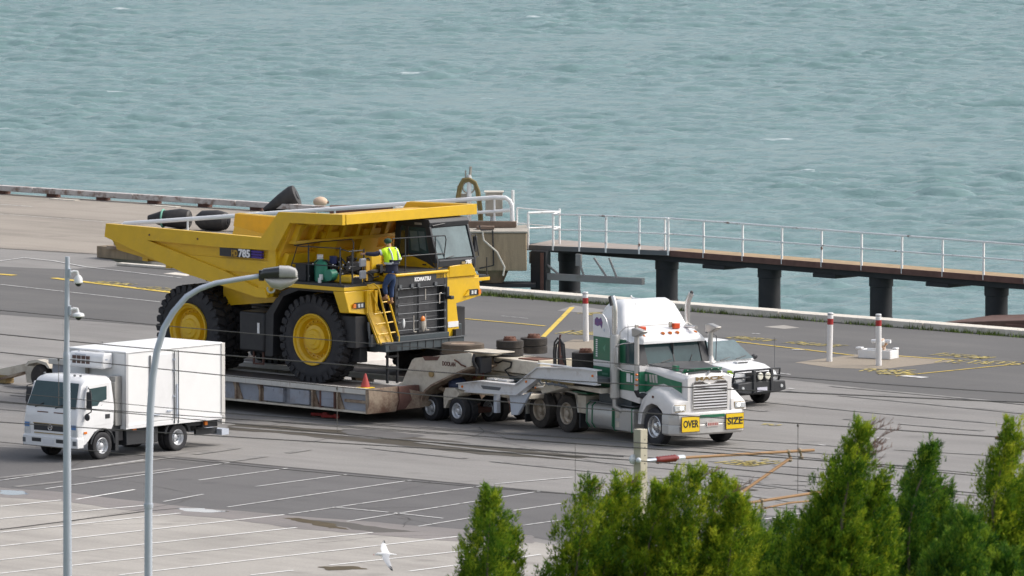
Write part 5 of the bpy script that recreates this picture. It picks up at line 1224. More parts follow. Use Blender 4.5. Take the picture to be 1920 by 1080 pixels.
for s in (-1, 1):
    q.add([(-0.70, 1.18 * s, 2.15), (-0.68, 0.90 * s, 2.17), (-0.91, 0.90 * s, 2.72), (-0.95, 1.12 * s, 2.72), (-0.80, 1.19 * s, 2.15), (-0.80, 0.90 * s, 2.17), (-1.0, 0.90 * s, 2.72), (-1.04, 1.14 * s, 2.72)],
          [(0, 1, 2, 3), (7, 6, 5, 4), (0, 4, 5, 1), (1, 5, 6, 2), (2, 6, 7, 3), (3, 7, 4, 0)])
q.box(-0.84, -0.79, -0.015, 0.015, 2.18, 2.72)
q.build('windscreen_pillar', M['soft_black'], mk)
q = MB(); q.quad((-0.71, -0.90, 2.17), (-0.71, 0.90, 2.17), (-0.93, 0.88, 2.72), (-0.93, -0.88, 2.72)); q.build('windscreen', M['glass'], mk)
q = MB(); q.box(-0.775, -0.755, -0.02, 0.02, 2.17, 2.2); q.add([(-0.70, -0.02, 2.18), (-0.70, 0.02, 2.18), (-0.92, 0.02, 2.71), (-0.92, -0.02, 2.71)], [(0, 1, 2, 3)]); q.build('screen_divider', M['soft_black'], mk)
q = MB(); q.tube([(-0.70, -0.45, 2.20), (-0.74, -0.1, 2.27)], 0.012, 5); q.tube([(-0.70, 0.5, 2.19), (-0.78, 0.62, 2.36)], 0.012, 5); q.build('wiper', M['black'], mk)
# roof: lofted from visor back over the sleeper dome
def rsec(x, z0, z1, w, rr, wt=None):
    wt = wt or w
    pts = [(x, -w, z0)]
    for a in range(0, 91, 15):
        pts.append((x, -wt + rr - rr * math.cos(R(a)), z1 - rr + rr * math.sin(R(a))))
    for a in range(90, -1, -15):
        pts.append((x, wt - rr + rr * math.cos(R(a)), z1 - rr + rr * math.sin(R(a))))
    pts.append((x, w, z0)); return pts
q = MB(); q.loft([rsec(-0.74, 2.72, 2.80, 1.02, 0.05), rsec(-0.86, 2.72, 2.92, 1.08, 0.14, 1.02), rsec(-1.15, 2.75, 3.02, 1.16, 0.18, 1.06), rsec(-1.62, 2.80, 3.12, 1.19, 0.20, 1.08),
                  rsec(-1.72, 2.80, 3.22, 1.19, 0.22, 1.08), rsec(-1.86, 2.80, 3.48, 1.19, 0.25, 1.02), rsec(-2.02, 2.80, 3.74, 1.19, 0.27, 0.94), rsec(-2.22, 2.80, 3.83, 1.19, 0.30, 0.92), rsec(-2.60, 2.80, 3.80, 1.19, 0.30, 0.94),
                  rsec(-2.82, 2.80, 3.70, 1.19, 0.32, 0.96), rsec(-2.94, 2.80, 3.52, 1.19, 0.30, 0.98)])
roof = q.build('roof', M['white'], mk, smooth=50)
for s in (-1, 1):
    q = MB(); q.prism([(-2.96, 2.80), (-2.14, 2.80), (-2.16, 3.0), (-2.32, 3.30), (-2.50, 3.44), (-2.96, 3.40)], 1.2 * s, 1.17 * s); q.build('side_fairing', M['white'], mk)
q = MB(); q.add([(-2.88, -1.206, 3.12), (-2.74, -1.206, 3.08), (-2.60, -1.206, 3.12), (-2.52, -1.206, 3.02), (-2.48, -1.206, 3.20), (-2.56, -1.206, 3.34), (-2.66, -1.206, 3.28), (-2.76, -1.206, 3.34), (-2.88, -1.206, 3.26)], [tuple(range(9))]); q.build('map_graphic', mat('purple_red_graphic', (0.16, 0.10, 0.26), 0.5, dirt=(0.4, 0.06, 0.08), dirt_amt=0.9, dirt_scale=9), mk, smooth=0)
q = MB(); q.add([(-2.44, -1.206, 2.98), (-2.38, -1.206, 2.94), (-2.36, -1.206, 3.02), (-2.42, -1.206, 3.05)], [(0, 1, 2, 3)]); q.build('map_island', M['galv'], mk, smooth=0)
q = MB()
for k in range(9): q.box(-2.82, -2.74, -1.206, -1.201, 2.24 + 0.056 * k, 2.275 + 0.056 * k)
q.build('vertical_lettering', M['white'], mk)
pale_g = mat('pale_green_mark', (0.10, 0.28, 0.18), 0.5)
q = MB(); q.add([(-2.48, -1.206, 2.50), (-2.36, -1.206, 2.40), (-2.33, -1.206, 2.62)], [(0, 1, 2)]); q.build('side_emblem', pale_g, mk, smooth=0)
q = MB(); q.box(-2.52, -2.22, -1.204, -1.2015, 1.76, 1.82); q.box(-2.5, -2.24, -1.204, -1.2015, 1.58, 1.62); q.build('side_marking', pale_g, mk)
q = MB(); q.box(-1.30, -1.12, -1.204, -1.2015, 1.66, 1.90); q.box(-1.08, -1.0, -1.204, -1.2015, 1.66, 1.86); q.build('door_logo', M['white'], mk)
# roof lights
for (x, y, z) in ((-0.95, -0.24, 2.97), (-0.95, 0.0, 2.97), (-0.95, 0.24, 2.97), (-0.95, -0.88, 2.92), (-1.0, 0.86, 2.95)):
    q = MB(); q.ball((x, y, z), 0.10, 0.045, 0.045, 10, 6); q.build('roof_lamp', M['amber'], mk)
for (x, y, z) in ((-1.25, -0.72, 3.06), (-1.25, 0.40, 3.10)):
    q = MB(); q.box(x - 0.06, x + 0.06, y - 0.10, y + 0.10, z - 0.05, z + 0.10); q.build('beacon', mat('orange_beacon_%d' % int(100 * y + 100), (0.6, 0.07, 0.015), 0.3), mk, bevel=0.02)
    q = MB(); q.box(x - 0.10, x - 0.05, y - 0.18, y - 0.08, z - 0.02, z + 0.14); q.build('beacon_bracket', M['concrete'], mk)
q = MB(); q.lathe([(-0.25, 0.05), (0.0, 0.035), (0.28, 0.06)], (-1.1, 0.78, 3.09), 'x', 12); q.build('air_horn', M['chrome'], mk)
tube_part('roof_bar', [(-1.66, -1.2, 2.62), (-1.62, -1.2, 3.0), (-1.5, -1.1, 3.14), (-1.4, -0.9, 3.16), (-1.4, 0.9, 3.18), (-1.35, 1.15, 3.0)], 0.014, M['brushed'], mk)
for (x, y, h) in ((-0.95, -1.15, 3.85), (-1.2, -1.22, 3.5)):
    tube_part('aerial', [(x, y, 2.2), (x, y, h)], 0.008, M['bar_grey'], mk, 5)
# bonnet
def hsec(x, w, z, zc, wb, zb):
    return [(x, -wb, zb), (x, -w, z - 0.10), (x, -w + 0.10, z), (x, -w * 0.55, z + (zc - z) * 0.6), (x, 0, zc), (x, w * 0.55, z + (zc - z) * 0.6), (x, w - 0.10, z), (x, w, z - 0.10), (x, wb, zb)]
q = MB(); q.loft([hsec(-0.72, 1.0, 2.15, 2.19, 1.0, 1.2), hsec(-0.3, 0.95, 2.12, 2.17, 0.95, 1.1), hsec(0.3, 0.86, 2.05, 2.10, 0.86, 1.0), hsec(0.92, 0.73, 1.95, 1.99, 0.73, 0.95)])
hood = q.build('bonnet', M['truck_white'], mk, bevel=0.02)
q = MB(); q.loft([[(x, -w, z), (x, 0, zc), (x, w, z), (x, w, z - 0.02), (x, 0, zc - 0.02), (x, -w, z - 0.02)] for x, w, z, zc in ((-0.71, 0.88, 2.175, 2.205), (-0.3, 0.82, 2.150, 2.185), (0.3, 0.68, 2.082, 2.118), (0.80, 0.52, 2.015, 2.03))]); q.build('bonnet_top', M['hood_grey'], mk)
q = MB()
def hy(x): return -float(np.interp(x, [-0.72, -0.3, 0.3, 0.92], [1.0, 0.95, 0.86, 0.73])) - 0.006
gp = [(-0.70, 1.98), (-0.35, 1.96), (0.2, 1.86), (0.78, 1.78), (0.78, 1.48), (0.45, 1.62), (0.1, 1.70), (-0.3, 1.62), (-0.55, 1.45), (-0.70, 1.40)]
q.add([(x, hy(x) - 0.012, z) for x, z in gp], [tuple(range(len(gp)))]); q.build('green_flash', M['green'], mk, smooth=0)
q = MB()
for k in range(3): q.add([(x, hy(x) - 0.02, z) for x, z in ((-0.46 + 0.12 * k, 1.70), (-0.38 + 0.12 * k, 1.70), (-0.40 + 0.12 * k, 1.92), (-0.50 + 0.12 * k, 1.92))], [(0, 1, 2, 3)])
q.add([(x, hy(x) - 0.02, z) for x, z in ((-0.66, 1.72), (-0.56, 1.72), (-0.56, 1.92), (-0.66, 1.92))], [(0, 1, 2, 3)])
q.build('cooling_slots', M['brushed'], mk, smooth=0)
# fenders with wheel arches
fo = [(-0.72, 0.55), (-0.70, 0.98), (-0.52, 1.30), (-0.22, 1.50), (0.12, 1.58), (0.48, 1.50), (0.80, 1.32), (1.0, 1.24), (1.02, 0.97), (0.62, 0.95), (0.55, 0.86), (0.44, 1.0), (0.22, 1.13), (-0.05, 1.17), (-0.30, 1.08), (-0.50, 0.88), (-0.58, 0.55)]
for s in (-1, 1):
    q = MB()
    secs = []
    for (y, k) in ((0.70, 0.04), (1.02, 0.03), (1.13, 0.0), (1.19, -0.05), (1.21, -0.12)):
        secs.append([(x + (0 if i < 11 else 0) - (0.10 * max(0, x) * (y - 0.7) if i in (7, 8) else 0), y * s, z + (k if i in (1, 2, 3, 4, 5, 6, 7) else 0)) for i, (x, z) in enumerate(fo)])
    q.loft(secs)
    fe = q.build('fender', M['truck_white'], mk, smooth=60)
    q = MB(); q.box(0.90, 1.005, min(0.80 * s, 1.14 * s), max(0.80 * s, 1.14 * s), 1.0, 1.19); q.build('headlight_frame', M['gold'], fe)
    q = MB(); q.box(0.92, 1.02, min(0.82 * s, 1.17 * s), max(0.82 * s, 1.17 * s), 1.015, 1.175); hl = q.build('headlight', M['lamp_glass'], fe, bevel=0.02)
    q = MB(); q.ball((1.01, 0.94 * s, 1.10), 0.03, 0.07, 0.055, 10, 6)
    lm = bpy.data.materials.get('lit_headlamp')
    if lm is None:
        lm = mat('lit_headlamp', (0.9, 0.9, 0.88), 0.3); lm.node_tree.nodes['Principled BSDF'].inputs['Emission Color'].default_value = (1, 0.97, 0.9, 1); lm.node_tree.nodes['Principled BSDF'].inputs['Emission Strength'].default_value = 0.8
    q.build('headlight_bulb', lm, fe)
    q = MB(); q.box(-0.02, 0.06, min(1.20 * s, 1.225 * s), max(1.20 * s, 1.225 * s), 1.32, 1.38); q.build('side_marker', M['rust'], fe)
# grille
q = MB(); q.prism([(-0.73, 0.96), (-0.73, 1.90), (-0.60, 1.95), (0.60, 1.95), (0.73, 1.90), (0.73, 0.96)], 0.86, 0.985, 'x'); gs = q.build('grille_surround', M['truck_white'], mk, bevel=0.02)
q = MB(); q.box(0.985, 0.995, -0.56, 0.56, 1.02, 1.78); q.build('grille_core', mat('brown_grille_core', (0.10, 0.085, 0.08), 0.7), mk)
q = MB()
path = [(1.0, -0.56, 1.03), (1.0, -0.56, 1.76), (1.0, -0.50, 1.80), (1.0, -0.26, 1.81), (1.0, -0.14, 1.75), (1.0, 0, 1.72), (1.0, 0.14, 1.75), (1.0, 0.26, 1.81), (1.0, 0.50, 1.80), (1.0, 0.56, 1.76), (1.0, 0.56, 1.03), (1.0, -0.56, 1.03)]
q.tube(path, 0.022, 6); q.build('grille_trim', M['chrome'], mk)
for k in range(9):
    q = MB(); z = 1.07 + 0.077 * k; q.box(0.996, 1.02, -0.545, 0.545, z, z + 0.034); q.build('grille_bar', M['white'], mk)
q = MB(); q.prism([(-0.20, 1.80), (0.20, 1.80), (0.10, 1.73), (0, 1.70), (-0.10, 1.73)], 0.99, 1.005, 'x'); q.build('grille_notch', M['truck_white'], mk)
text_part('maker_letters', 'MACK', 0.135, (0.992, 0.0, 1.872), '+x', mat('bronze_lettering', (0.24, 0.165, 0.07), 0.5), mk, width=0.96, bold=0.005)
q = MB(); q.prism([(0.55, 2.02), (0.66, 2.13), (0.68, 2.12), (0.60, 2.0)], -0.62, 0.62); bd_ = q.build('bug_deflector', M['green'], mk)
q = MB(); q.tube([(0.72, -0.60, 2.0), (0.72, 0.60, 2.0)], 0.016, 6)
q.build('deflector_bar', M['chrome'], mk)
for y in (-0.5, -0.28, 0.28, 0.5):
    q = MB(); q.ball((0.66, y, 2.10), 0.018, nu=8, nv=5); q.build('deflector_bolt', M['white'], mk)
q = MB(); q.ball((0.92, 0.0, 2.02), 0.06, 0.03, 0.05, 10, 7); q.ball((0.97, 0.0, 2.07), 0.035, 0.028, 0.03, 8, 6); q.build('bonnet_ornament', M['chrome'], mk)
q = MB(); q.box(0.2, 0.4, -0.70, -0.60, 2.06, 2.20); q.build('bonnet_box', M['green'], mk)
# bumper
def bsec(z, d=0.0): return [(0.50, -1.24 + d, z), (0.82, -1.24 + d, z), (1.04 - d, -1.04, z), (1.12 - d, -0.6, z), (1.13 - d, 0, z), (1.12 - d, 0.6, z), (1.04 - d, 1.04, z), (0.82, 1.24 - d, z), (0.50, 1.24 - d, z)]
q = MB(); q.loft([bsec(0.35, 0.06), bsec(0.40, 0.0), bsec(0.62, 0.0), bsec(0.64, 0.015), bsec(0.66, 0.0), bsec(0.88, 0.0), bsec(0.95, 0.03)]); bu = q.build('bumper', mat('dusty_silver_bumper', (0.52, 0.51, 0.49), 0.4, metal=0.3, dirt=(0.34, 0.29, 0.24), dirt_amt=0.7, dirt_scale=2.5, var=0.06), mk, smooth=30)
q = MB(); q.loft([bsec(0.951, 0.03), bsec(0.975, 0.04)]); q.build('bumper_top', M['chrome'], mk)
q = MB(); q.box(1.12, 1.14, -0.40, 0.40, 0.82, 0.90); q.build('green_strip', M['green'], bu)
for (y0, y1, z0, z1, tx) in ((-1.04, -0.44, 0.45, 0.88, 'OVER'), (0.42, 1.02, 0.46, 0.90, 'SIZE')):
    q = MB(); q.box(1.145, 1.16, y0, y1, z0, z1); sg = q.build('oversize_sign', M['rust_brown'], mk)
    q = MB(); q.box(1.161, 1.165, y0 + 0.014, y1 - 0.014, z0 + 0.014, z1 - 0.014); q.build('sign_face', M['sign'], sg)
    text_part('sign_text', tx, 0.27, (1.168, (y0 + y1) / 2, (z0 + z1) / 2), '+x', M['ink'], sg, width=0.50, bold=0.007, depth=0.002)
q = MB(); q.box(1.135, 1.15, -0.20, 0.20, 0.57, 0.70); pl = q.build('number_plate', mat('pale_plate', (0.6, 0.52, 0.48), 0.5), bu)
q = MB()
for k in range(6): q.box(1.151, 1.153, -0.165 + 0.057 * k, -0.125 + 0.057 * k, 0.60, 0.67)
q.build('plate_characters', mat('faded_red_ink', (0.45, 0.16, 0.14), 0.6), pl)
# exhausts and intakes
for (x, y, m) in ((-1.70, -1.32, 1), (-1.90, 1.22, 0)):
    q = MB(); q.lathe([(1.16, 0.10), (1.20, 0.135), (2.88, 0.135), (2.93, 0.12)], (x, y, 0), 'z', 20); ex = q.build('exhaust_shield', M['brushed'], mk)
    q = MB(); q.tube([(x, y, 2.93), (x, y, 3.55), (x - 0.01, y, 3.70), (x - 0.04, y - 0.01, 3.84), (x - 0.09, y - 0.03, 3.98)] if m else [(x, y, 2.93), (x, y, 3.60), (x + 0.04, y, 3.75), (x + 0.12, y + 0.05, 3.95)], 0.078, 14); q.build('exhaust_pipe', M['chrome'], ex)
    q = MB()
    if m: q.obox((x - 0.075, y - 0.06, 3.86), (-0.35, 0, 0.94), (0, 1, 0), (0.94, 0, 0.35), 0.13, 0.05, 0.055)
    else: q.ball((x + 0.13, y + 0.05, 3.96), 0.03, 0.06, 0.06, 8, 6)
    q.build('exhaust_mouth', M['black'], ex)
    q = MB(); q.tube([(x, y, 1.2), (x, y, 0.95), (x + 0.15, y + 0.2 * (1 if m else -1), 0.8)], 0.075, 10); q.build('exhaust_elbow', M['brushed'], ex)
for s in (-1, 1):
    x, y = -0.77, 1.22 * s
    q = MB(); q.lathe([(1.47 if s < 0 else 2.1, 0.07), (2.96, 0.07)], (x, y, 0), 'z', 14); it = q.build('air_intake', M['brushed'], mk)
    q = MB(); q.prism([(x - 0.11, 2.94), (x - 0.13, 3.16), (x + 0.02, 3.19), (x + 0.42, 3.12), (x + 0.40, 3.07), (x + 0.10, 2.95)], y - 0.10, y + 0.10); q.build('intake_cap', mat('grey_intake_cap_%d' % (s + 1), (0.45, 0.43, 0.40), 0.4, metal=0.5), it, bevel=0.03)
    if s < 0:
        for z in (1.62, 1.76, 1.90):
            q = MB(); q.ball((x + 0.06, y - 0.04, z), 0.045, 0.045, 0.035, 8, 6); q.build('marker_lamp', M['amber'], it)
        q = MB(); q.tube([(x, y, 1.47), (x + 0.02, y + 0.05, 1.35), (x + 0.2, y + 0.2, 1.28)], 0.09, 10); q.build('air_cleaner', M['black'], it)
    else:
        q = MB(); q.lathe([(2.12, 0.17), (2.2, 0.10), (2.3, 0.075)], (x, y, 0), 'z', 14); q.build('intake_base', M['brushed'], it)
q = MB(); q.box(-1.42, -1.30, -1.52, -1.46, 2.14, 2.62); q.box(-1.52, -1.42, -1.50, -1.44, 2.14, 2.62); mi = q.build('mirror', M['brushed'], mk, bevel=0.03)
tube_part('mirror_arm', [(-0.95, -1.18, 2.76), (-1.2, -1.40, 2.72), (-1.36, -1.50, 2.66), (-1.40, -1.52, 2.1), (-1.2, -1.4, 1.98), (-0.95, -1.2, 1.94)], 0.018, M['chrome'], mi)
tube_part('grab_rail', [(-0.72, 1.2, 2.15), (-0.62, 1.30, 2.2), (-0.62, 1.32, 2.85), (-0.75, 1.25, 2.92), (-0.9, 1.15, 2.93)], 0.014, M['bar_grey'], mk)
# tanks and steps
for s in (-1, 1):
    q = MB(); q.prism([(s * 0.62, 0.34), (s * 0.62, 0.86), (s * 0.72, 0.95), (s * 1.10, 0.95), (s * 1.21, 0.86), (s * 1.22, 0.40), (s * 1.12, 0.26), (s * 0.72, 0.26)], -3.30, -1.95, 'x'); tk = q.build('fuel_tank', M['brushed'], mk, smooth=60)
    for x in (-3.26, -3.0, -1.99):
        q = MB(); q.prism([(s * 0.60, 0.33), (s * 0.60, 0.87), (s * 0.71, 0.965), (s * 1.105, 0.965), (s * 1.225, 0.87), (s * 1.235, 0.39), (s * 1.13, 0.245), (s * 0.71, 0.245)], x, x + 0.045, 'x'); q.build('tank_strap', M['green'], tk)
    q = MB(); q.box(-1.93, -0.98, min(0.65 * s, 1.20 * s), max(0.65 * s, 1.20 * s), 0.28, 0.92); st = q.build('step_box', M['brushed'], mk, bevel=0.03)
    for z in (0.36, 0.62):
        q = MB(); q.box(-1.84, -1.66, min(1.185 * s, 1.21 * s), max(1.185 * s, 1.21 * s), z, z + 0.17); q.build('step_hole', M['cream'], st, bevel=0.01)
    for x in (-1.91, -1.05):
        q = MB(); q.box(x, x + 0.04, min(0.66 * s, 1.215 * s), max(0.66 * s, 1.215 * s), 0.27, 0.93); q.build('step_trim', M['green'], st)
    q = MB(); q.box(-3.2, -0.98, min(0.7 * s, 1.18 * s), max(0.7 * s, 1.18 * s), 0.97, 1.0); q.build('catwalk', M['bar_grey'], mk)
    q = MB(); q.box(-2.8, -1.2, min(0.6 * s, 1.1 * s), max(0.6 * s, 1.1 * s), 1.0, 1.25); q.build('under_sleeper_box', M['slate'], mk)
    y0, y1 = min(0.62 * s, 1.17 * s), max(0.62 * s, 1.17 * s)
    q = MB(); q.prism([(-6.38, 0.35), (-6.38, 0.98), (-6.15, 1.12), (-4.5, 1.14), (-3.9, 1.10), (-3.78, 0.60), (-3.72, 0.60), (-3.80, 1.14), (-4.4, 1.18), (-6.2, 1.16), (-6.42, 1.0), (-6.42, 0.35)], y0, y1); q.build('mudguard', M['trailer_white'], mk)
    q = MB(); q.prism([(-3.95, 1.10), (-3.72, 0.60), (-3.40, 0.60), (-3.36, 1.10)], y0, y1); q.build('quarter_guard', M['cream'], mk, bevel=0.02)
    q = MB(); q.box(-4.05, -3.30, y0, y1, 1.145, 1.185); q.build('green_guard_top', M['green'], mk)
    q = MB(); q.box(-3.70, -3.64, y0, y1, 0.18, 0.6); q.build('mudflap', M['soft_black'], mk)
    q = MB(); q.box(-6.45, -6.40, y0, y1, 0.12, 0.55); q.build('mudflap', M['soft_black'], mk)
q = MB(); q.prism([(-6.1, 1.0), (-6.1, 1.15), (-4.4, 1.30), (-3.9, 1.22), (-3.9, 1.0)], -0.45, 0.45); q.build('turntable', M['black'], mk)
for x in (-5.9, -5.3, -4.8):
    q = MB(); q.ball((x, -1.18, 1.12), 0.035, 0.02, 0.03, 8, 5); q.build('marker_lamp', M['amber'], mk)

# ================================================================ WHITE PICKUP
ut = thing('pickup', 'white pickup with black bull bar and two round driving lights behind the prime mover', 'pickup', (6.4964, 258.102, 0), -50)
for s in (-1, 1):
    for x in (0, -3.08):
        small_wheel(ut, (x, 0.90 * s, 0.37), 0.37, 0.24, s, 'rim_dirty')
def usec(x, zb, wb, zs, ws, zt, wt):
    return [(x, -wb, zb), (x, -ws, zs), (x, -wt, zt - 0.04), (x, -wt * 0.8, zt), (x, 0, zt + 0.02), (x, wt * 0.8, zt), (x, wt, zt - 0.04), (x, ws, zs), (x, wb, zb)]
q = MB(); q.loft([usec(-4.3, 0.5, 0.84, 0.95, 0.90, 1.22, 0.87), usec(-1.3, 0.42, 0.88, 0.9, 0.92, 1.24, 0.88), usec(-0.62, 0.6, 0.86, 0.9, 0.92, 1.24, 0.86), usec(0.2, 0.62, 0.86, 0.85, 0.90, 1.16, 0.80), usec(0.62, 0.60, 0.80, 0.80, 0.86, 1.06, 0.70), usec(0.74, 0.60, 0.74, 0.78, 0.78, 0.98, 0.62)])
q.build('body', M['white'], ut, smooth=40)
q = MB(); q.loft([[(x, -w0, 1.20), (x, -w1, z), (x, -w1 * 0.7, z + 0.05), (x, w1 * 0.7, z + 0.05), (x, w1, z), (x, w0, 1.20)] for x, w0, w1, z in ((-2.3, 0.84, 0.66, 1.66), (-1.6, 0.84, 0.66, 1.72), (-1.05, 0.84, 0.65, 1.70), (-0.82, 0.84, 0.72, 1.60), (-0.30, 0.84, 0.82, 1.22))]); q.build('cabin', M['white'], ut, smooth=40)
q = MB(); q.quad((-0.24, -0.76, 1.262), (-0.24, 0.76, 1.262), (-0.90, 0.60, 1.75), (-0.90, -0.60, 1.75)); q.build('windscreen', M['glass_pale'], ut)
for s in (-1, 1):
    q = MB(); q.add([(-0.55, 0.85 * s, 1.23), (-1.0, 0.70 * s, 1.66), (-2.1, 0.70 * s, 1.64), (-2.2, 0.855 * s, 1.23)], [(0, 1, 2, 3)]); q.build('side_window', M['glass'], ut, smooth=0)
    q = MB(); q.ball((-0.45, 0.98 * s, 1.28), 0.06, 0.11, 0.08, 10, 6); q.build('mirror', M['soft_black'], ut)
    q = MB(); q.add([(0.72, 0.42 * s, 0.80), (0.60, 0.84 * s, 0.82), (0.50, 0.86 * s, 0.98), (0.72, 0.44 * s, 0.96), (0.77, 0.42 * s, 0.80), (0.70, 0.84 * s, 0.82), (0.54, 0.87 * s, 0.99), (0.74, 0.44 * s, 0.97)], [(0, 3, 2, 1), (4, 5, 6, 7), (0, 1, 5, 4), (1, 2, 6, 5), (2, 3, 7, 6), (3, 0, 4, 7)]); q.build('headlight', M['lamp_glass'], ut)
q = MB(); q.box(-0.02, 0.16, -0.22, 0.22, 1.185, 1.235); sc_ = q.build('bonnet_scoop', M['white'], ut, bevel=0.02)
q = MB(); q.box(0.162, 0.17, -0.18, 0.18, 1.195, 1.225); q.build('scoop_mouth', M['black'], sc_)
q = MB(); q.tube([(-0.24, -0.5, 1.27), (-0.34, -0.05, 1.33)], 0.014, 5); q.tube([(-0.24, 0.1, 1.28), (-0.34, 0.55, 1.34)], 0.014, 5); q.build('wiper', M['black'], ut)
q = MB(); q.box(0.70, 0.78, -0.42, 0.42, 0.68, 0.98); q.build('grille', M['black'], ut)
q = MB(); q.prism([(-0.93, 0.44), (-0.90, 0.70), (-0.35, 0.74), (0.35, 0.74), (0.90, 0.70), (0.93, 0.44), (0.55, 0.38), (-0.55, 0.38)], 0.70, 0.98, 'x'); bb = q.build('bull_bar', M['soft_black'], ut, bevel=0.03)
for z in (0.84, 1.04):
    tube_part('bar_hoop', [(0.70, -0.88, 0.70), (0.78, -0.86, z), (0.92, -0.45, z + 0.02), (0.96, 0, z + 0.02), (0.92, 0.45, z + 0.02), (0.78, 0.86, z), (0.70, 0.88, 0.70)], 0.03, M['soft_black'], bb)
for y in (-0.30, 0.36):
    q = MB(); q.box(0.92, 1.02, y - 0.05, y + 0.05, 0.40, 1.06); q.build('bar_upright', M['soft_black'], bb, bevel=0.02)
for y in (-0.10, 0.18):
    q = MB(); q.lathe([(0.92, 0.06), (1.0, 0.115), (1.03, 0.11)], (0, y, 0.88), 'x', 18); dlm = q.build('driving_light', M['soft_black'], bb)
    q = MB(); q.lathe([(1.031, 0.108), (1.045, 0.09)], (0, y, 0.88), 'x', 18); q.build('light_lens', mat('cream_lens_%d' % int(y * 100 + 50), (0.7, 0.68, 0.58), 0.25), dlm)
q = MB(); q.box(0.985, 1.0, -0.19, 0.19, 0.44, 0.56); q.build('number_plate', mat('lilac_plate', (0.6, 0.6, 0.68), 0.5), bb)
for y in (-0.72, 0.75):
    q = MB(); q.lathe([(0.98, 0.05), (1.0, 0.045)], (0, y, 0.56), 'x', 12); q.build('fog_light', M['lamp_glass'], bb)
tube_part('aerial', [(0.9, 0.55, 0.95), (0.9, 0.55, 1.95)], 0.007, M['bar_grey'], ut, 5)
q = MB(); q.add([(0.50, -0.885, 0.98), (0.66, -0.80, 0.96), (0.58, -0.80, 1.05), (0.45, -0.86, 1.05)], [(0, 1, 2, 3)]); q.build('hi_vis_patch', M['hivis'], ut, smooth=0)
q = MB(); q.box(-4.2, 0.5, -0.6, 0.6, 0.3, 0.55); q.build('underbody', M['black'], ut)

# ================================================================ WHITE REFRIGERATED BOX TRUCK
bx = thing('box_truck', 'clean white refrigerated box truck with a roof-front cooling unit', 'truck', (-11.779, 243.581, 0), 229)
for s in (-1, 1):
    small_wheel(bx, (0, 1.0 * s, 0.37), 0.37, 0.22, s, 'rim_clean')
    small_wheel(bx, (-2.98, 1.0 * s, 0.37), 0.37, 0.20, s, 'rim_clean', dual=True, hub=-0.06)
q = MB(); q.box(-0.84, -4.62, -1.08, 1.08, 0.80, 2.80) if False else q.box(-4.62, -0.84, -1.08, 1.08, 0.80, 2.80); box = q.build('cargo_box', M['white_panel'], bx, bevel=0.01)
q = MB(); q.box(-4.66, -0.82, -1.10, 1.10, 2.803, 2.86); q.build('roof_panel', M['white_panel'], box, bevel=0.02)
q = MB()
q.box(-4.70, -0.80, 1.082, 1.11, 0.76, 0.86); q.box(-4.70, -0.80, -1.11, -1.082, 0.76, 0.86); q.box(-0.838, -0.80, -1.1, 1.1, 0.76, 0.84); q.build('base_rail', M['white'], box)
q = MB()
for y in (-1.1, 1.03): q.box(-4.74, -4.60, y, y + 0.08, 0.62, 2.84)
q.box(-4.74, -4.625, -1.05, 1.05, 2.72, 2.84); q.build('rear_frame', M['concrete'] if False else mat('pale_frame', (0.62, 0.60, 0.57), 0.5, var=0.05), box, bevel=0.008)
q = MB(); q.box(-0.90, -0.80, 1.06, 1.115, 0.80, 2.84); q.box(-0.90, -0.80, -1.115, -1.06, 0.80, 2.84); q.build('corner_post', mat('silver_corner_post', (0.55, 0.55, 0.56), 0.4, metal=0.3), box, bevel=0.01)
q = MB(); q.box(-2.72, -1.75, 1.082, 1.10, 0.90, 2.70); sdoor = q.build('side_door', M['white'], box, bevel=0.008)
q = MB()
for x in (-2.70, -2.86): q.tube([(x, 1.125, 0.78), (x, 1.125, 2.76)], 0.016, 6)
q.build('door_bar', M['bar_grey'], sdoor)
q = MB(); q.box(-2.84, -2.80, 1.10, 1.13, 0.95, 1.85); q.box(-2.60, -2.42, 1.10, 1.14, 1.12, 1.16); q.box(-2.12, -1.9, 1.10, 1.14, 1.05, 1.09); q.box(-1.86, -1.76, 1.10, 1.16, 1.86, 1.90)
for z in (1.5, 2.2, 2.5): q.box(-2.74, -2.66, 1.10, 1.135, z, z + 0.05)
q.build('door_hardware', M['galv'], sdoor)
q = MB(); q.box(-1.80, -1.74, 1.10, 1.106, 0.9, 2.7); q.build('door_seal', M['bar_grey'], sdoor)
q = MB(); q.prism([(-0.80, 2.40), (-0.45, 2.38), (-0.40, 2.46), (-0.42, 2.72), (-0.50, 2.80), (-0.80, 2.80)], -0.66, 0.62); fu = q.build('cooling_unit', M['white'], bx, bevel=0.03)
q = MB()
for r_ in range(2):
    for k in range(4): q.box(-0.412, -0.395, -0.50 + 0.17 * k, -0.37 + 0.17 * k, 2.50 + 0.12 * r_, 2.59 + 0.12 * r_)
q.build('unit_vents', mat('dark_vents', (0.10, 0.06, 0.05), 0.7), fu)
q = MB(); q.box(-0.43, -0.41, -0.42, 0.0, 2.735, 2.76); q.box(-0.60, -0.52, 0.622, 0.63, 2.62, 2.66); q.build('unit_lettering', M['galv'], fu)
q = MB(); q.tube([(-0.65, -0.5, 2.80), (-0.60, -0.35, 2.86), (-0.60, 0.3, 2.86), (-0.65, 0.45, 2.80)], 0.02, 6); q.build('unit_pipe', M['white'], fu)
q = MB(); q.box(-0.80, -0.74, -0.35, -0.25, 0.9, 2.38); q.build('unit_conduit', M['concrete'], bx)
q = MB(); q.box(-0.82, -0.56, 0.72, 0.94, 0.86, 2.2); q.box(-0.58, -0.52, 0.70, 0.96, 1.6, 2.05)
for z in (1.0, 1.3, 1.6, 1.9): q.box(-0.56, -0.53, 0.74, 0.92, z, z + 0.03)
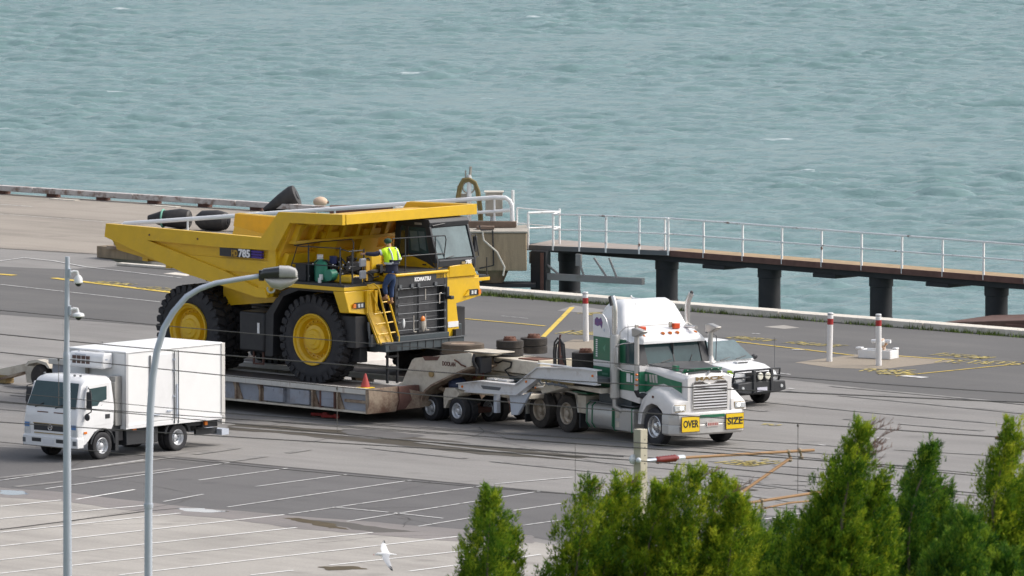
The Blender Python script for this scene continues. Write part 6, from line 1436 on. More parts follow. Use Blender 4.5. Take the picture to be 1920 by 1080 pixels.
q.build('intake_snorkel', mat('grey_snorkel', (0.34, 0.33, 0.31), 0.6, var=0.15), bx, bevel=0.03)
# cab
def csec(x, zb, wb, zt, wt, zm=1.42, wm=1.01):
    return [(x, -wb, zb), (x, -wm, zm), (x, -wt, zt - 0.06), (x, -wt + 0.10, zt), (x, 0, zt + 0.03), (x, wt - 0.10, zt), (x, wt, zt - 0.06), (x, wm, zm), (x, wb, zb)]
q = MB(); q.loft([csec(-0.44, 0.92, 0.98, 2.14, 0.90), csec(-0.36, 0.80, 0.99, 2.22, 0.90), csec(0.30, 0.78, 0.99, 2.24, 0.90), csec(0.55, 0.55, 1.0, 2.20, 0.88), csec(0.68, 0.45, 1.0, 2.08, 0.86), csec(0.92, 0.42, 0.99, 1.42, 0.97, 1.20, 1.0), csec(0.98, 0.42, 0.97, 1.20, 0.95, 0.95, 0.98)])
cab2 = q.build('cab', M['white'], bx, smooth=40)
q = MB(); q.quad((0.945, -0.90, 1.42), (0.945, 0.90, 1.42), (0.70, 0.80, 2.09), (0.70, -0.80, 2.09)); q.build('windscreen', M['glass'], cab2)
q = MB(); q.tube([(0.95, -0.6, 1.40), (0.93, -0.3, 1.52)], 0.012, 5); q.tube([(0.95, 0.15, 1.40), (0.93, 0.5, 1.54)], 0.012, 5); q.build('wiper', M['black'], cab2)
for s in (-1, 1):
    q = MB(); q.prism([(0.70, 1.28), (0.50, 1.95), (-0.16, 1.98), (-0.16, 1.62), (0.12, 1.56), (0.30, 1.34)], 0.985 * s, 0.93 * s); sw_ = q.build('side_window', M['glass'], cab2)
    q = MB(); q.prism([(0.84, 0.55), (0.80, 1.30), (0.58, 2.05), (-0.28, 2.08), (-0.34, 0.95), (0.30, 0.92)], 1.0 * s, 0.965 * s); dr = q.build('door', M['white'], cab2, bevel=0.01)
    q = MB(); q.prism([(0.70, 1.28), (0.50, 1.95), (-0.16, 1.98), (-0.16, 1.62), (0.12, 1.56), (0.30, 1.34)], 1.003 * s, 1.0 * s); q.build('window_glass', M['glass'], dr)
    q = MB(); q.box(-0.28, -0.10, min(1.0 * s, 1.012 * s), max(1.0 * s, 1.012 * s), 1.10, 1.22); q.build('door_handle', M['soft_black'], dr, bevel=0.02)
    q = MB(); q.tube([(0.55, 1.0 * s, 1.98), (0.66, 1.18 * s, 1.92), (0.66, 1.22 * s, 1.5), (0.6, 1.15 * s, 1.34), (0.62, 1.0 * s, 1.26)], 0.016, 6); ma = q.build('mirror_arm', M['soft_black'], cab2)
    q = MB(); q.box(0.62, 0.68, 1.12 * s - 0.09, 1.12 * s + 0.09, 1.40, 1.88); q.build('mirror_glass', M['soft_black'], ma, bevel=0.03)
    q = MB(); q.ball((0.70, 1.10 * s, 1.20), 0.05, 0.09, 0.10, 10, 7); q.build('round_mirror', M['soft_black'], ma)
    q = MB(); q.box(0.90, 0.985, min(0.72 * s, 0.99 * s), max(0.72 * s, 0.99 * s), 0.66, 1.02); hl = q.build('headlight', M['lamp_glass'], cab2, bevel=0.03)
    q = MB(); q.box(0.98, 0.992, min(0.78 * s, 0.95 * s), max(0.78 * s, 0.95 * s), 0.86, 0.98); q.build('headlight_core', mat('blue_tinted_lens_%d' % (s + 1), (0.12, 0.25, 0.5), 0.2), hl)
    q = MB(); q.box(0.62, 0.74, min(1.0 * s, 1.02 * s), max(1.0 * s, 1.02 * s), 0.74, 0.80); q.build('indicator', M['amber'], cab2)
    # arch trim
    arc_ = arc(0, 0.37, 0.47, 200, 20, 12); 
    q = MB(); q.tube([(x, 0.99 * s, z) for x, z in arc(0, 0.37, 0.46, 175, 10, 12)], 0.03, 6); q.build('wheel_arch', M['soft_black'], cab2)
    q = MB(); q.box(-0.62, -0.50, min(0.7 * s, 1.0 * s), max(0.7 * s, 1.0 * s), 0.20, 0.72); q.build('mudflap', M['soft_black'], bx)
    q = MB(); q.tube([(x, 0.95 * s, z) for x, z in arc(-2.98, 0.37, 0.50, 165, 15, 12)], 0.045, 6); q.build('mudguard', M['soft_black'], bx)
# swoosh decals on door
q = MB()
for k in range(4):
    x = 0.28 - 0.11 * k; q.add([(x + 0.02, 1.004, 1.26), (x - 0.04, 1.004, 1.27), (x - 0.28, 1.004, 1.50 - 0.04 * k), (x - 0.19, 1.004, 1.45 - 0.04 * k)], [(0, 1, 2, 3)])
q.build('door_decal', mat('grey_maroon_decal', (0.12, 0.09, 0.11), 0.5), cab2, smooth=0)
q = MB(); q.box(0.968, 0.990, -0.62, 0.62, 0.78, 0.97); gz = q.build('grille', M['soft_black'], cab2, bevel=0.02)
q = MB(); q.box(0.985, 0.998, -0.64, 0.64, 0.965, 0.985); q.box(0.985, 0.998, -0.60, 0.60, 0.70, 0.725); q.build('grille_trim', M['gold'], gz)
q = MB(); q.torus((1.0, 0.0, 0.88), 0.075, 0.010, 'x', 20, 5); q.tube([(1.0, -0.045, 0.83), (1.0, -0.025, 0.93)], 0.010, 5); q.tube([(1.0, 0.025, 0.83), (1.0, 0.045, 0.93)], 0.010, 5); q.tube([(1.0, -0.036, 0.875), (1.0, 0.036, 0.885)], 0.009, 5); q.build('emblem', M['chrome'], gz)
q = MB()
for y in (-0.5, 0.12): q.box(0.955, 0.975, y, y + 0.40, 1.27, 1.295)
q.build('panel_slots', M['rust'], cab2)
q = MB(); q.loft([[(0.75, -1.02, z), (1.0, -1.02, z), (1.06, -0.8, z), (1.06, 0.8, z), (1.0, 1.02, z), (0.75, 1.02, z)] for z in (0.36, 0.64)]); bp_ = q.build('bumper', M['white'], bx, bevel=0.02)
q = MB(); q.box(1.055, 1.065, -0.62, -0.28, 0.48, 0.58); q.build('bumper_slot', M['soft_black'], bp_)
q = MB(); q.box(1.055, 1.065, 0.28, 0.62, 0.48, 0.58); q.build('bumper_slot', M['soft_black'], bp_)
for y in (-0.99, 0.86):
    q = MB(); q.box(1.0, 1.04, y, y + 0.13, 0.44, 0.56); q.build('fog_light', M['bar_grey'], bp_)
q = MB(); q.box(1.062, 1.07, -0.20, 0.20, 0.44, 0.56); q.build('number_plate', mat('white_plate', (0.72, 0.72, 0.74), 0.5), bp_)
for y in (-0.72, 0.4, 0.62):
    q = MB(); q.ball((0.45, y, 2.27), 0.05, 0.03, 0.03, 8, 5); q.build('roof_marker', M['bar_grey'], cab2)
q = MB(); q.box(-4.6, 0.6, -0.45, 0.45, 0.42, 0.74); q.box(-4.5, -3.5, -0.9, 0.9, 0.62, 0.76); q.box(-0.9, -0.2, -0.9, 0.9, 0.45, 0.9); q.build('chassis', M['black'], bx)
q = MB(); q.box(-2.2, -0.95, 0.62, 0.98, 0.30, 0.72); q.build('underslung_locker', M['soft_black'], bx, bevel=0.02)
q = MB(); q.box(-4.60, -4.0, 0.7, 0.95, 0.55, 0.72); q.build('tail_light_box', M['black'], bx)
q = MB(); q.box(-4.15, -4.05, 0.80, 1.0, 0.62, 0.72); q.box(-1.3, -1.15, 1.0, 1.03, 0.70, 0.75); q.build('side_marker', M['amber'], bx)
q = MB(); q.box(-4.75, -3.9, 0.72, 0.80, 0.34, 0.50); q.build('tail_lift_arm', M['soft_black'], bx)
q = MB(); q.box(-5.0, -4.72, -1.0, 1.0, 0.30, 0.46); q.build('rear_step', M['galv'], bx)

# ================================================================ QUAY FURNITURE
def bollard(label, loc, h, lean=0.0):
    t = thing('marker_bollard', label, 'bollard', (*loc[:2], 0.008), 0, 'red banded white posts on the quay')
    mt = Matrix.Rotation(R(lean), 4, 'Y')
    q = MB(); q.lathe([(0, 0.088), (h - 0.36, 0.088)], axis='z', n=18); q.build('post', M['rail_white'] if False else mat('scuffed_white_post', (0.74, 0.73, 0.72), 0.5, dirt=(0.25, 0.22, 0.2), dirt_amt=0.7, dirt_scale=7, lo=0.60, hi=0.68), t, matrix=mt)
    q = MB(); q.lathe([(h - 0.36, 0.089), (h - 0.18, 0.089)], axis='z', n=18); q.build('red_band', M['red'], t, matrix=mt)
    q = MB(); q.lathe([(h - 0.18, 0.088), (h - 0.02, 0.088), (h, 0.08)], axis='z', n=18); q.build('post_top', M['white'], t, matrix=mt)
    q = MB(); q.lathe([(h - 0.065, 0.0895), (h - 0.045, 0.0895)], axis='z', n=18); q.build('black_ring', M['black'], t, matrix=mt)
    return t
bollard('white post with red band standing left of the green and white truck sleeper', (2.28, 277.74), 1.52, -1.0)
bollard('white post with red band and scuffs, standing alone at the left of the sandy pad', (9.53, 271.09), 1.47, 1.2)
bollard('white post with red band directly in front of the white mooring valve', (10.96, 269.73), 1.55, -0.5)
hy_ = thing('quay_hydrant', 'white rust stained hydrant in a low white concrete trough on the sandy pad', 'hydrant', (*(11.04, 272.12)[:2], 0.012), -30)
q = MB(); q.box(-0.55, 0.55, -0.28, -0.22, 0, 0.26); q.box(-0.55, 0.55, 0.22, 0.28, 0, 0.26); q.box(-0.55, -0.49, -0.22, 0.22, 0, 0.26); q.box(0.49, 0.55, -0.22, 0.22, 0, 0.26); q.build('trough', M['white'], hy_, bevel=0.015)
q = MB(); q.lathe([(0, 0.13), (0.35, 0.12), (0.42, 0.17), (0.5, 0.17), (0.56, 0.10), (0.6, 0.05)], (0.12, 0, 0), 'z', 16); q.build('valve_body', mat('rust_stained_white', (0.72, 0.70, 0.66), 0.5, dirt=(0.5, 0.22, 0.06), dirt_amt=1.0, dirt_scale=3.0, lo=0.46, hi=0.56), hy_)
q = MB(); q.tube([(-0.22, 0, 0.50), (0.42, 0, 0.52)], 0.055, 8); q.build('valve_handle', M['white'], hy_)
q = MB(); q.box(-0.62, -0.42, -0.3, -0.1, 0.26, 0.33); q.build('end_lug', M['white'], hy_, bevel=0.02)
q = MB(); q.box(0.42, 0.56, 0.1, 0.3, 0.26, 0.32); q.build('end_lug', M['white'], hy_, bevel=0.02)

# weeds along the kerb
def tufts(name, centres, parent=None, m=None, h=0.16, blades=9, w=0.012, seed=1, spread=0.09):
    rs = np.random.RandomState(seed); n = len(centres) * blades
    c = np.repeat(np.array(centres), blades, 0)
    hs = np.repeat(np.array([q[3] if len(q) > 3 else 1.0 for q in centres]), blades); c = c[:, :3]
    a = rs.uniform(0, 2 * np.pi, n); l = h * hs * rs.uniform(0.5, 1.2, n)
    b = c + np.stack([rs.normal(0, spread, n), rs.normal(0, spread, n), np.zeros(n)], 1)
    d = np.stack([np.cos(a) * 0.55, np.sin(a) * 0.55, np.ones(n)], 1); d /= np.linalg.norm(d, axis=1)[:, None]
    s = np.stack([-np.sin(a), np.cos(a), np.zeros(n)], 1) * w
    v = np.stack([b - s, b + s, b + d * l[:, None]], 1).reshape(-1, 3)
    me = bpy.data.meshes.new(name); me.from_pydata(v.tolist(), [], [(3 * i, 3 * i + 1, 3 * i + 2) for i in range(n)]); me.materials.append(m); me.update()
    o = bpy.data.objects.new(name, me); COL.objects.link(o); o.parent = parent; return o
random.seed(14)
wc = []
for i in range(2300):
    x = random.uniform(-1.3, 19.5)
    dens = 1.0 if -1.0 < x < 2.6 else 0.6 if x < 4.2 else (0.6 if math.sin(x * 2.3) + math.sin(x * 5.1) > 0.3 else 0.18)
    if x > 14.4: dens *= 1.6
    if random.random() < dens:
        off = -0.72 + (random.gauss(0, 0.16) if x < 2.6 else random.gauss(0, 0.07))
        wc.append((x, KERB(x) + off, 0.005, random.uniform(0.5, 1.3) * (1.6 if random.random() < 0.06 else 1)))
kw = tufts('kerb_weeds', wc, None, mat('weed_green', (0.13, 0.19, 0.035), 0.9, dirt=(0.2, 0.17, 0.08), dirt_amt=0.8, dirt_scale=2.5, var=0.3, var_scale=5), 0.15, 14, 0.014, 3, 0.10)
tag(kw, 'green weeds growing along the foot of the quay kerb', 'weeds', kind='stuff')

# ================================================================ GULLS
def gull(name, label, loc, rot, flying):
    t = thing(name, label, 'gull', loc, rot)
    q = MB()
    if flying:
        q.loft([[(x, r * 0.9 * math.cos(2 * math.pi * k / 12), z + r * math.sin(2 * math.pi * k / 12)) for k in range(12)] for x, r, z in
                ((-0.22, 0.004, 0.0), (-0.19, 0.012, 0.003), (-0.165, 0.028, 0.012), (-0.135, 0.034, 0.014), (-0.10, 0.034, 0.008), (-0.05, 0.052, 0.0), (0.02, 0.056, 0.0), (0.08, 0.042, 0.0), (0.13, 0.022, 0.0), (0.20, 0.012, 0.0))])
        q.build('body', M['gull'], t)
        q = MB(); q.add([(0.12, -0.015, 0.0), (0.23, -0.045, -0.005), (0.24, 0.045, -0.005), (0.12, 0.015, 0.0), (0.12, -0.015, 0.008), (0.23, -0.045, 0.0), (0.24, 0.045, 0.0), (0.12, 0.015, 0.008)], [(0, 3, 2, 1), (4, 5, 6, 7), (0, 1, 5, 4), (1, 2, 6, 5), (2, 3, 7, 6), (3, 0, 4, 7)]); q.build('tail', M['gull'], t)
        q = MB(); q.lathe([(-0.245, 0.003), (-0.215, 0.008)], (0, 0, 0), 'x', 8); q.build('beak', M['red'], t)
        for s in (-1, 1):
            # far wing raised, near wing lowered (bird is banking)
            P = [(-0.03, 0.03 * s, 0.02), (-0.05, 0.16 * s, 0.10), (-0.03, 0.24 * s, 0.17), (0.02, 0.30 * s, 0.24)] if s > 0 else [(-0.03, -0.03, 0.02), (-0.06, -0.16, -0.04), (0.0, -0.30, -0.15), (0.09, -0.42, -0.27)]
            ch = [0.13, 0.12, 0.08, 0.015]
            q = MB(); q.loft([[(x - 0.02, y, z), (x + c * 0.3, y, z + 0.012), (x + c, y, z - 0.004), (x + c * 0.3, y, z - 0.006)] for (x, y, z), c in zip(P, ch)])
            wg = q.build('wing', M['gull_grey'] if s < 0 else M['gull'], t)
            tip = P[-1]; pre = P[-2]
            q = MB(); q.loft([[(x - 0.022, y, z - 0.001), (x + c * 0.3, y, z + 0.013), (x + c * 1.02, y, z - 0.004), (x + c * 0.3, y, z - 0.008)] for (x, y, z), c in ((tuple(Vector(pre).lerp(Vector(tip), 0.4)), 0.056), (tip, 0.02))]); q.build('wing_tip', M['black'], wg)
    else:
        q.loft([[(x, r * 0.85 * math.cos(2 * math.pi * k / 12), z + r * math.sin(2 * math.pi * k / 12)) for k in range(12)] for x, r, z in
                ((-0.20, 0.01, 0.13), (-0.12, 0.035, 0.14), (-0.03, 0.065, 0.155), (0.05, 0.065, 0.17), (0.10, 0.045, 0.20), (0.12, 0.036, 0.24), (0.135, 0.036, 0.265), (0.165, 0.022, 0.27))])
        q.build('body', M['gull'], t)
        q = MB(); q.ball((-0.05, 0, 0.175), 0.13, 0.064, 0.05, 12, 7); q.build('folded_wings', M['gull_grey'], t)
        q = MB(); q.lathe([(0.165, 0.008), (0.21, 0.002)], (0, 0, 0.265), 'x', 8); q.build('beak', M['red'], t)
        for y in (-0.02, 0.02):
            q = MB(); q.tube([(0.02, y, 0.12), (0.02, y, 0.0)], 0.006, 5); q.build('leg', M['red'], t)
    return t
gp_ = Vector((-2.536, 180.000, 4.695))
gull('flying_gull', 'white gull in flight with one wing down over the pale paving', gp_, 8, True)
gk = Vector((3.92, 287.64, 0.26))
gull('standing_gull', 'small white gull standing on the kerb just behind the white truck roof', (gk.x, gk.y, 0.262), 150, False)

# ================================================================ WORKER ON THE LADDER
def skin_mesh(name, joints, edges, m, parent, sub=2):
    me = bpy.data.meshes.new(name)
    me.from_pydata([j[0] for j in joints], edges, [])
    o = bpy.data.objects.new(name, me); COL.objects.link(o); o.parent = parent
    sk = o.modifiers.new('skin', 'SKIN'); sk.use_smooth_shade = True
    if not me.skin_vertices: me.skin_vertices.new()
    for i, j in enumerate(joints):
        r = j[1]; me.skin_vertices[0].data[i].radius = (r, r) if not isinstance(r, tuple) else r
    me.skin_vertices[0].data[0].use_root = True
    ss = o.modifiers.new('sub', 'SUBSURF'); ss.levels = sub; ss.render_levels = sub
    me.materials.append(m); return o
pw = thing('person', 'worker in yellow hi-vis jacket, jeans and dark beanie climbing the dump truck ladder', 'person', dt.matrix_basis @ Vector((2.1, -1.42, 2.32)) if False else (0, 0, 0), 0)
pw.location = dt.location; pw.rotation_euler = dt.rotation_euler
J = dict(pel=(2.20, -1.46, 3.12), spn=(2.21, -1.45, 3.36), che=(2.16, -1.43, 3.64), nek=(2.10, -1.43, 3.86), hd0=(2.07, -1.44, 3.95), hd1=(2.05, -1.45, 4.04),
         ls=(2.12, -1.65, 3.78), le=(1.96, -1.90, 3.70), lw=(1.74, -2.05, 3.72), lh=(1.66, -2.07, 3.70), rs=(2.12, -1.22, 3.77), re=(2.14, -1.08, 3.50), rw=(1.98, -1.16, 3.28), rh=(1.92, -1.20, 3.22),
         lhp=(2.20, -1.55, 3.06), lk=(2.06, -1.60, 2.80), la=(2.08, -1.54, 2.50), lf=(1.96, -1.54, 2.44), rhp=(2.20, -1.37, 3.06), rk=(2.10, -1.36, 2.72), ra=(2.13, -1.37, 2.38), rf=(2.00, -1.36, 2.32))
body_j = [('pel', .105), ('spn', .095), ('che', .115), ('nek', .05), ('hd0', .075), ('hd1', .088), ('ls', .055), ('le', .042), ('lw', .028), ('lh', .035), ('rs', .055), ('re', .042), ('rw', .028), ('rh', .035),
          ('lhp', .075), ('lk', .052), ('la', .036), ('lf', .035), ('rhp', .075), ('rk', .052), ('ra', .036), ('rf', .035)]
names = [a for a, _ in body_j]
jn = [(J[a], r) for a, r in body_j]
ed = [(names.index(a), names.index(b)) for a, b in (('pel', 'spn'), ('spn', 'che'), ('che', 'nek'), ('nek', 'hd0'), ('hd0', 'hd1'), ('che', 'ls'), ('ls', 'le'), ('le', 'lw'), ('lw', 'lh'), ('che', 'rs'), ('rs', 're'), ('re', 'rw'), ('rw', 'rh'),
                                                    ('pel', 'lhp'), ('lhp', 'lk'), ('lk', 'la'), ('la', 'lf'), ('pel', 'rhp'), ('rhp', 'rk'), ('rk', 'ra'), ('ra', 'rf'))]
# fingers curled round the rail
for hnd, sgn in (('lh', 1), ('rh', 1)):
    b0 = Vector(J[hnd]); hi = names.index(hnd)
    for k in range(4):
        o1 = b0 + Vector((-0.045, -0.01, 0.028 - 0.019 * k)); o2 = o1 + Vector((-0.028, 0.018, -0.004)); o3 = o2 + Vector((0.004, 0.024 - 0.003 * abs(k - 1), -0.002))
        st_ = len(jn); jn += [(tuple(o1), .010), (tuple(o2), .009), (tuple(o3), .008)]
        ed += [(hi, st_), (st_, st_ + 1), (st_ + 1, st_ + 2)]
    o1 = b0 + Vector((-0.01, 0.03, 0.02)); o2 = o1 + Vector((-0.035, 0.012, 0.01)); st_ = len(jn); jn += [(tuple(o1), .012), (tuple(o2), .009)]; ed += [(hi, st_), (st_, st_ + 1)]
bodyp = skin_mesh('body', jn, ed, M['skin'], pw, 1)
for s in (-1, 1):
    q = MB(); q.ball((2.05, -1.45 + 0.092 * s, 3.99), 0.018, 0.008, 0.028, 8, 6); q.build('ear', M['skin'], pw)
q = MB(); q.ball((1.955, -1.455, 3.985), 0.02, 0.013, 0.022, 8, 6); q.build('nose', M['skin'], pw)
for s in (-1, 1):
    q = MB(); q.ball((1.968, -1.452 + 0.032 * s, 4.01), 0.008, 0.014, 0.007, 8, 5); q.build('eye', M['white'], pw)
q = MB(); q.ball((1.968, -1.452, 3.945), 0.008, 0.025, 0.006, 8, 5); q.build('mouth', M['red'], pw)
def sub_skin(name, js, es, m, sub=2): return skin_mesh(name, js, es, m, pw, sub)
sub_skin('jacket', [((2.175, -1.435, 3.62), (.225, .155)), ((2.20, -1.445, 3.44), (.21, .155)), ((2.15, -1.43, 3.76), (.205, .135)), ((2.10, -1.43, 3.87), .075),
                    (J['ls'], .105), (tuple(Vector(J['ls']).lerp(Vector(J['le']), 0.42)), .085), (J['rs'], .105), (tuple(Vector(J['rs']).lerp(Vector(J['re']), 1.0)), .085)],
         [(0, 1), (0, 2), (2, 3), (2, 4), (4, 5), (2, 6), (6, 7)], M['hivis'])
sub_skin('jacket_hem', [((2.205, -1.448, 3.36), (.208, .16)), ((2.21, -1.452, 3.16), (.205, .165)), ((2.205, -1.446, 3.42), (.195, .15))], [(0, 1), (0, 2)], M['navy'])
for a, b, c in (('ls', 'le', 'lw'), ('rs', 're', 'rw')):
    p0 = Vector(J[a]).lerp(Vector(J[b]), 0.45 if a == 'ls' else 0.95)
    sub_skin('sleeve', [(tuple(p0), .08), (J[b], .07), (J[c], .055)], [(0, 1), (1, 2)], M['navy'])
    q = MB(); d_ = (Vector(J[b]) - Vector(J[a])).normalized(); pc_ = Vector(J[a]).lerp(Vector(J[b]), 0.38 if a == 'ls' else 0.85); q.tube([pc_ - d_ * 0.02, pc_ + d_ * 0.03], 0.09, 12); q.build('sleeve_tape', M['reflect'], pw)
sub_skin('jeans', [(J['pel'], (.16, .135)), ((2.21, -1.458, 3.2), (.14, .12)), (J['lhp'], .115), (J['lk'], .082), ((2.08, -1.545, 2.54), .065), (J['rhp'], .115), (J['rk'], .082), ((2.13, -1.37, 2.44), .065)],
         [(0, 1), (0, 2), (2, 3), (3, 4), (0, 5), (5, 6), (6, 7)], M['jeans'])
for a, b in (('la', 'lf'), ('ra', 'rf')):
    sub_skin('boot', [(J[a], .058), (tuple(Vector(J[a]) + Vector((0.02, 0, -0.06))), .055), (J[b], .048), (tuple(Vector(J[b]) + Vector((-0.06, 0, 0))), .036)], [(0, 1), (1, 2), (2, 3)], M['boots'])
q = MB(); q.ball((2.055, -1.45, 4.055), 0.115, 0.112, 0.085, 16, 9); q.build('beanie', M['beanie'], pw)
q = MB(); q.lathe([(3.42, 0.20), (3.475, 0.20)], (2.19, -1.443, 0), 'z', 20, cap=False); rt = q.build('waist_tape', M['reflect'], pw)
for v in rt.data.vertices: v.co.y = -1.443 + (v.co.y + 1.443) * 1.18
for y in (-1.57, -1.31):
    q = MB(); q.tube([(2.345, y, 3.46), (2.35, y, 3.60), (2.31, y, 3.74), (2.21, y, 3.875)], 0.026, 6); q.build('back_tape', M['reflect'], pw)
q = MB(); q.tube([(2.325, -1.56, 3.2), (2.33, -1.34, 3.19)], 0.02, 6); q.build('shirt_tail', mat('blue_shirt', (0.05, 0.12, 0.35), 0.9), pw)

# ================================================================ STREET LAMP, CAMERA POLE
def at_plane(t): return t
lp = thing('street_lamp', 'tall pale grey street lamp with curved arm and glass bowl head', 'street lamp', (-6.06, 150.0, 2.2), 0)
LX, LZ = -6.06, 2.2
pth = [(-6.056, 150.000, 7.805), (-6.048, 150.000, 8.966), (-6.037, 150.000, 9.680), (-6.011, 150.000, 10.571), (-5.974, 150.000, 11.105), (-5.902, 150.000, 11.550), (-5.785, 150.000, 11.942), (-5.625, 150.000, 12.218), (-5.403, 150.000, 12.475), (-5.181, 150.000, 12.609), (-4.924, 150.000, 12.698), (-4.560, 150.000, 12.760), (-4.162, 150.000, 12.822)]
pth = [(p[0] - LX, (p[2] - 9.5) * 0.0, p[2] - LZ) for p in pth]
q = MB(); q.tube([(0, 0, 0), (0, 0, 3.0)] + pth[:3], [0.085, 0.08, 0.068, 0.066, 0.064], 14); q.build('pole', M['galv'], lp)
q = MB(); q.tube(pth[2:], [0.064, 0.062, 0.060, 0.057, 0.054, 0.051, 0.048, 0.046, 0.044, 0.042, 0.040], 12); q.build('arm', M['galv'], lp)
q = MB(); q.lathe([(-0.02, 0.075), (0.05, 0.078)], (pth[1][0], pth[1][1], pth[1][2]), 'z', 14); q.build('collar', M['galv'], lp)
q = MB(); q.lathe([(0, 0.2), (0.03, 0.2)], axis='z', n=16); q.build('base_flange', M['galv'], lp)
hx, hz = pth[-1][0], pth[-1][2]
def hs_(x, w, zt, zb): return [(hx + x, w * math.cos(R(a)), hz + (zt + zb) / 2 + (zt - zb) / 2 * math.sin(R(a))) for a in range(0, 360, 24)]
def hb(x, w, zt, zb, e=0.5):
    out = []
    for a in range(0, 360, 20):
        c, s_ = math.cos(R(a)), math.sin(R(a))
        out.append((hx + x, w * abs(c) ** e * (1 if c > 0 else -1), hz + (zt + zb) / 2 + (zt - zb) / 2 * abs(s_) ** e * (1 if s_ > 0 else -1)))
    return out
q = MB(); q.loft([hb(-0.02, 0.06, 0.07, -0.05), hb(0.04, 0.11, 0.12, -0.05), hb(0.30, 0.14, 0.155, -0.03)]); q.build('lamp_housing', mat('glossy_black_housing', (0.03, 0.03, 0.033), 0.2, coat=0.6), lp)
q = MB(); q.loft([hb(0.30, 0.145, 0.165, -0.03), hb(0.46, 0.15, 0.16, -0.03), hb(0.57, 0.135, 0.12, -0.03), hb(0.60, 0.09, 0.06, -0.03)]); q.build('lamp_cap', mat('weathered_lamp_cap', (0.42, 0.41, 0.40), 0.45, var=0.15, var_scale=8), lp)
q = MB(); q.loft([hb(0.06, 0.10, -0.033, -0.07, 0.8), hb(0.16, 0.13, -0.033, -0.19, 0.8), hb(0.32, 0.14, -0.033, -0.235, 0.8), hb(0.50, 0.13, -0.033, -0.16, 0.8), hb(0.61, 0.08, -0.033, -0.06, 0.8)]); q.build('glass_bowl', mat('cloudy_bowl', (0.46, 0.44, 0.40), 0.2, spec=0.8, dirt=(0.32, 0.27, 0.25), dirt_amt=0.6, dirt_scale=6, var=0.1), lp)
q = MB(); q.box(hx - 0.04, hx + 0.05, -0.06, 0.06, hz - 0.08, hz + 0.09); q.build('clamp', M['black'], lp)
q = MB(); q.torus((hx + 0.16, 0, hz - 0.22), 0.06, 0.014, 'y', 14, 5, R(150), R(360)); q.build('bowl_latch', M['lamp_glass'], lp)

cp_ = thing('camera_pole', 'slim galvanised pole with two white dome cameras on its right side', 'camera pole', (-7.40, 150.0, 2.2), 0)
q = MB(); q.tube([(0, 0, 0), (0.0, 0, 5.6), (0.0, 0, 9.3)], [0.10, 0.075, 0.058], 14); q.build('pole', M['galv'], cp_)
q = MB(); q.tube([(0.0, 0, 9.3), (0.02, 0, 10.94)], [0.045, 0.038], 12); q.lathe([(9.28, 0.06), (9.34, 0.055)], (0, 0, 0), 'z', 12); q.build('pole_top', M['galv'], cp_)
for z, k in ((10.68, 0), (10.06, 1)):
    q = MB(); q.box(0.04, 0.075, -0.05, 0.05, z - 0.09, z + 0.06); am = q.build('camera_bracket', M['galv'], cp_)
    q = MB(); q.tube([(0.07, 0, z), (0.13, 0, z + 0.015), (0.18, 0, z + 0.01), (0.195, 0, z - 0.05)], 0.022, 8); q.build('camera_arm', M['white'], am)
    r_ = 0.075 if k == 0 else 0.10
    q = MB(); q.lathe([(z - 0.05, 0.035), (z - 0.10 + 0.03 * k, r_ * 0.9), (z - 0.17 + 0.06 * k, r_), (z - 0.185 + 0.06 * k, r_ * 0.8)], (0.2, 0, 0), 'z', 18); dm = q.build('camera_housing', M['white'], am)
    q = MB(); q.ball((0.2, 0, z - 0.185 + 0.06 * k), 0.055, 0.055, 0.055, 14, 8); q.build('camera_dome', M['soft_black'], dm)

# ================================================================ RAILWAY MAST AND WIRES
MX, MY = 2.25, 158.0
mst = thing('railway_mast', 'square cream concrete mast with bolt holes and a white insulator, above the trees', 'mast', (MX, MY, 1.3), 47)
q = MB(); q.box(-0.09, 0.09, -0.085, 0.085, 0, 8.15); q.build('post', mat('cream_concrete', (0.50, 0.46, 0.36), 0.85, dirt=(0.32, 0.29, 0.22), dirt_amt=0.6, dirt_scale=4, var=0.06), mst, bevel=0.008)
for z in (7.55, 7.69, 7.83, 7.97, 7.30, 7.16):
    q = MB(); q.lathe([(-0.087, 0.013), (-0.0865, 0.013)], (0.02, 0, z), 'y', 8); q.build('bolt_hole', M['ink'], mst)
ins_z = 7.62
q = MB(); q.lathe([(-0.13, 0.025), (-0.12, 0.06), (-0.10, 0.085), (-0.07, 0.09), (-0.05, 0.04)], (0, 0, 0), 'z', 16)
mt = Matrix.Translation((-0.12, -0.02, ins_z)) @ Matrix.Rotation(R(90), 4, 'X')
q.build('white_insulator', M['porcelain'], mst, matrix=mt)
q = MB(); q.ball((-0.16, -0.10, ins_z), 0.05, 0.05, 0.05, 10, 7); q.build('insulator_cap', M['porcelain'], mst)
ar = thing('cantilever_arm', 'orange brown tube cantilever with dark red insulator reaching over the trees', 'cantilever', (MX, MY, 0), 47)
q = MB(); q.lathe([(0.40, 0.04)] + [(0.40 + 0.037 * k + (0.012 if k % 2 else 0), 0.068 if k % 2 else 0.05) for k in range(1, 15)] + [(0.98, 0.04)], (0, 0, 8.87), 'x', 14); q.build('red_insulator', M['insulator'], ar)
q = MB(); q.tube([(0.09, 0, 8.88), (0.42, 0, 8.88)], 0.03, 8); q.build('mast_fitting', M['galv'], ar)
q = MB(); q.tube([(0.97, 0, 8.87), (1.14, 0, 8.865)], 0.045, 8); q.build('end_cap', M['porcelain'], ar)
q = MB(); q.tube([(1.1, 0, 8.86), (4.62, 0, 8.73)], 0.026, 8); q.build('top_tube', M['orange_tube'], ar)
q = MB(); q.tube([(4.0, 0, 8.64), (2.1, 0, 7.90), (0.15, 0, 7.12)], 0.028, 8); q.build('stay_tube', M['orange_tube'], ar)
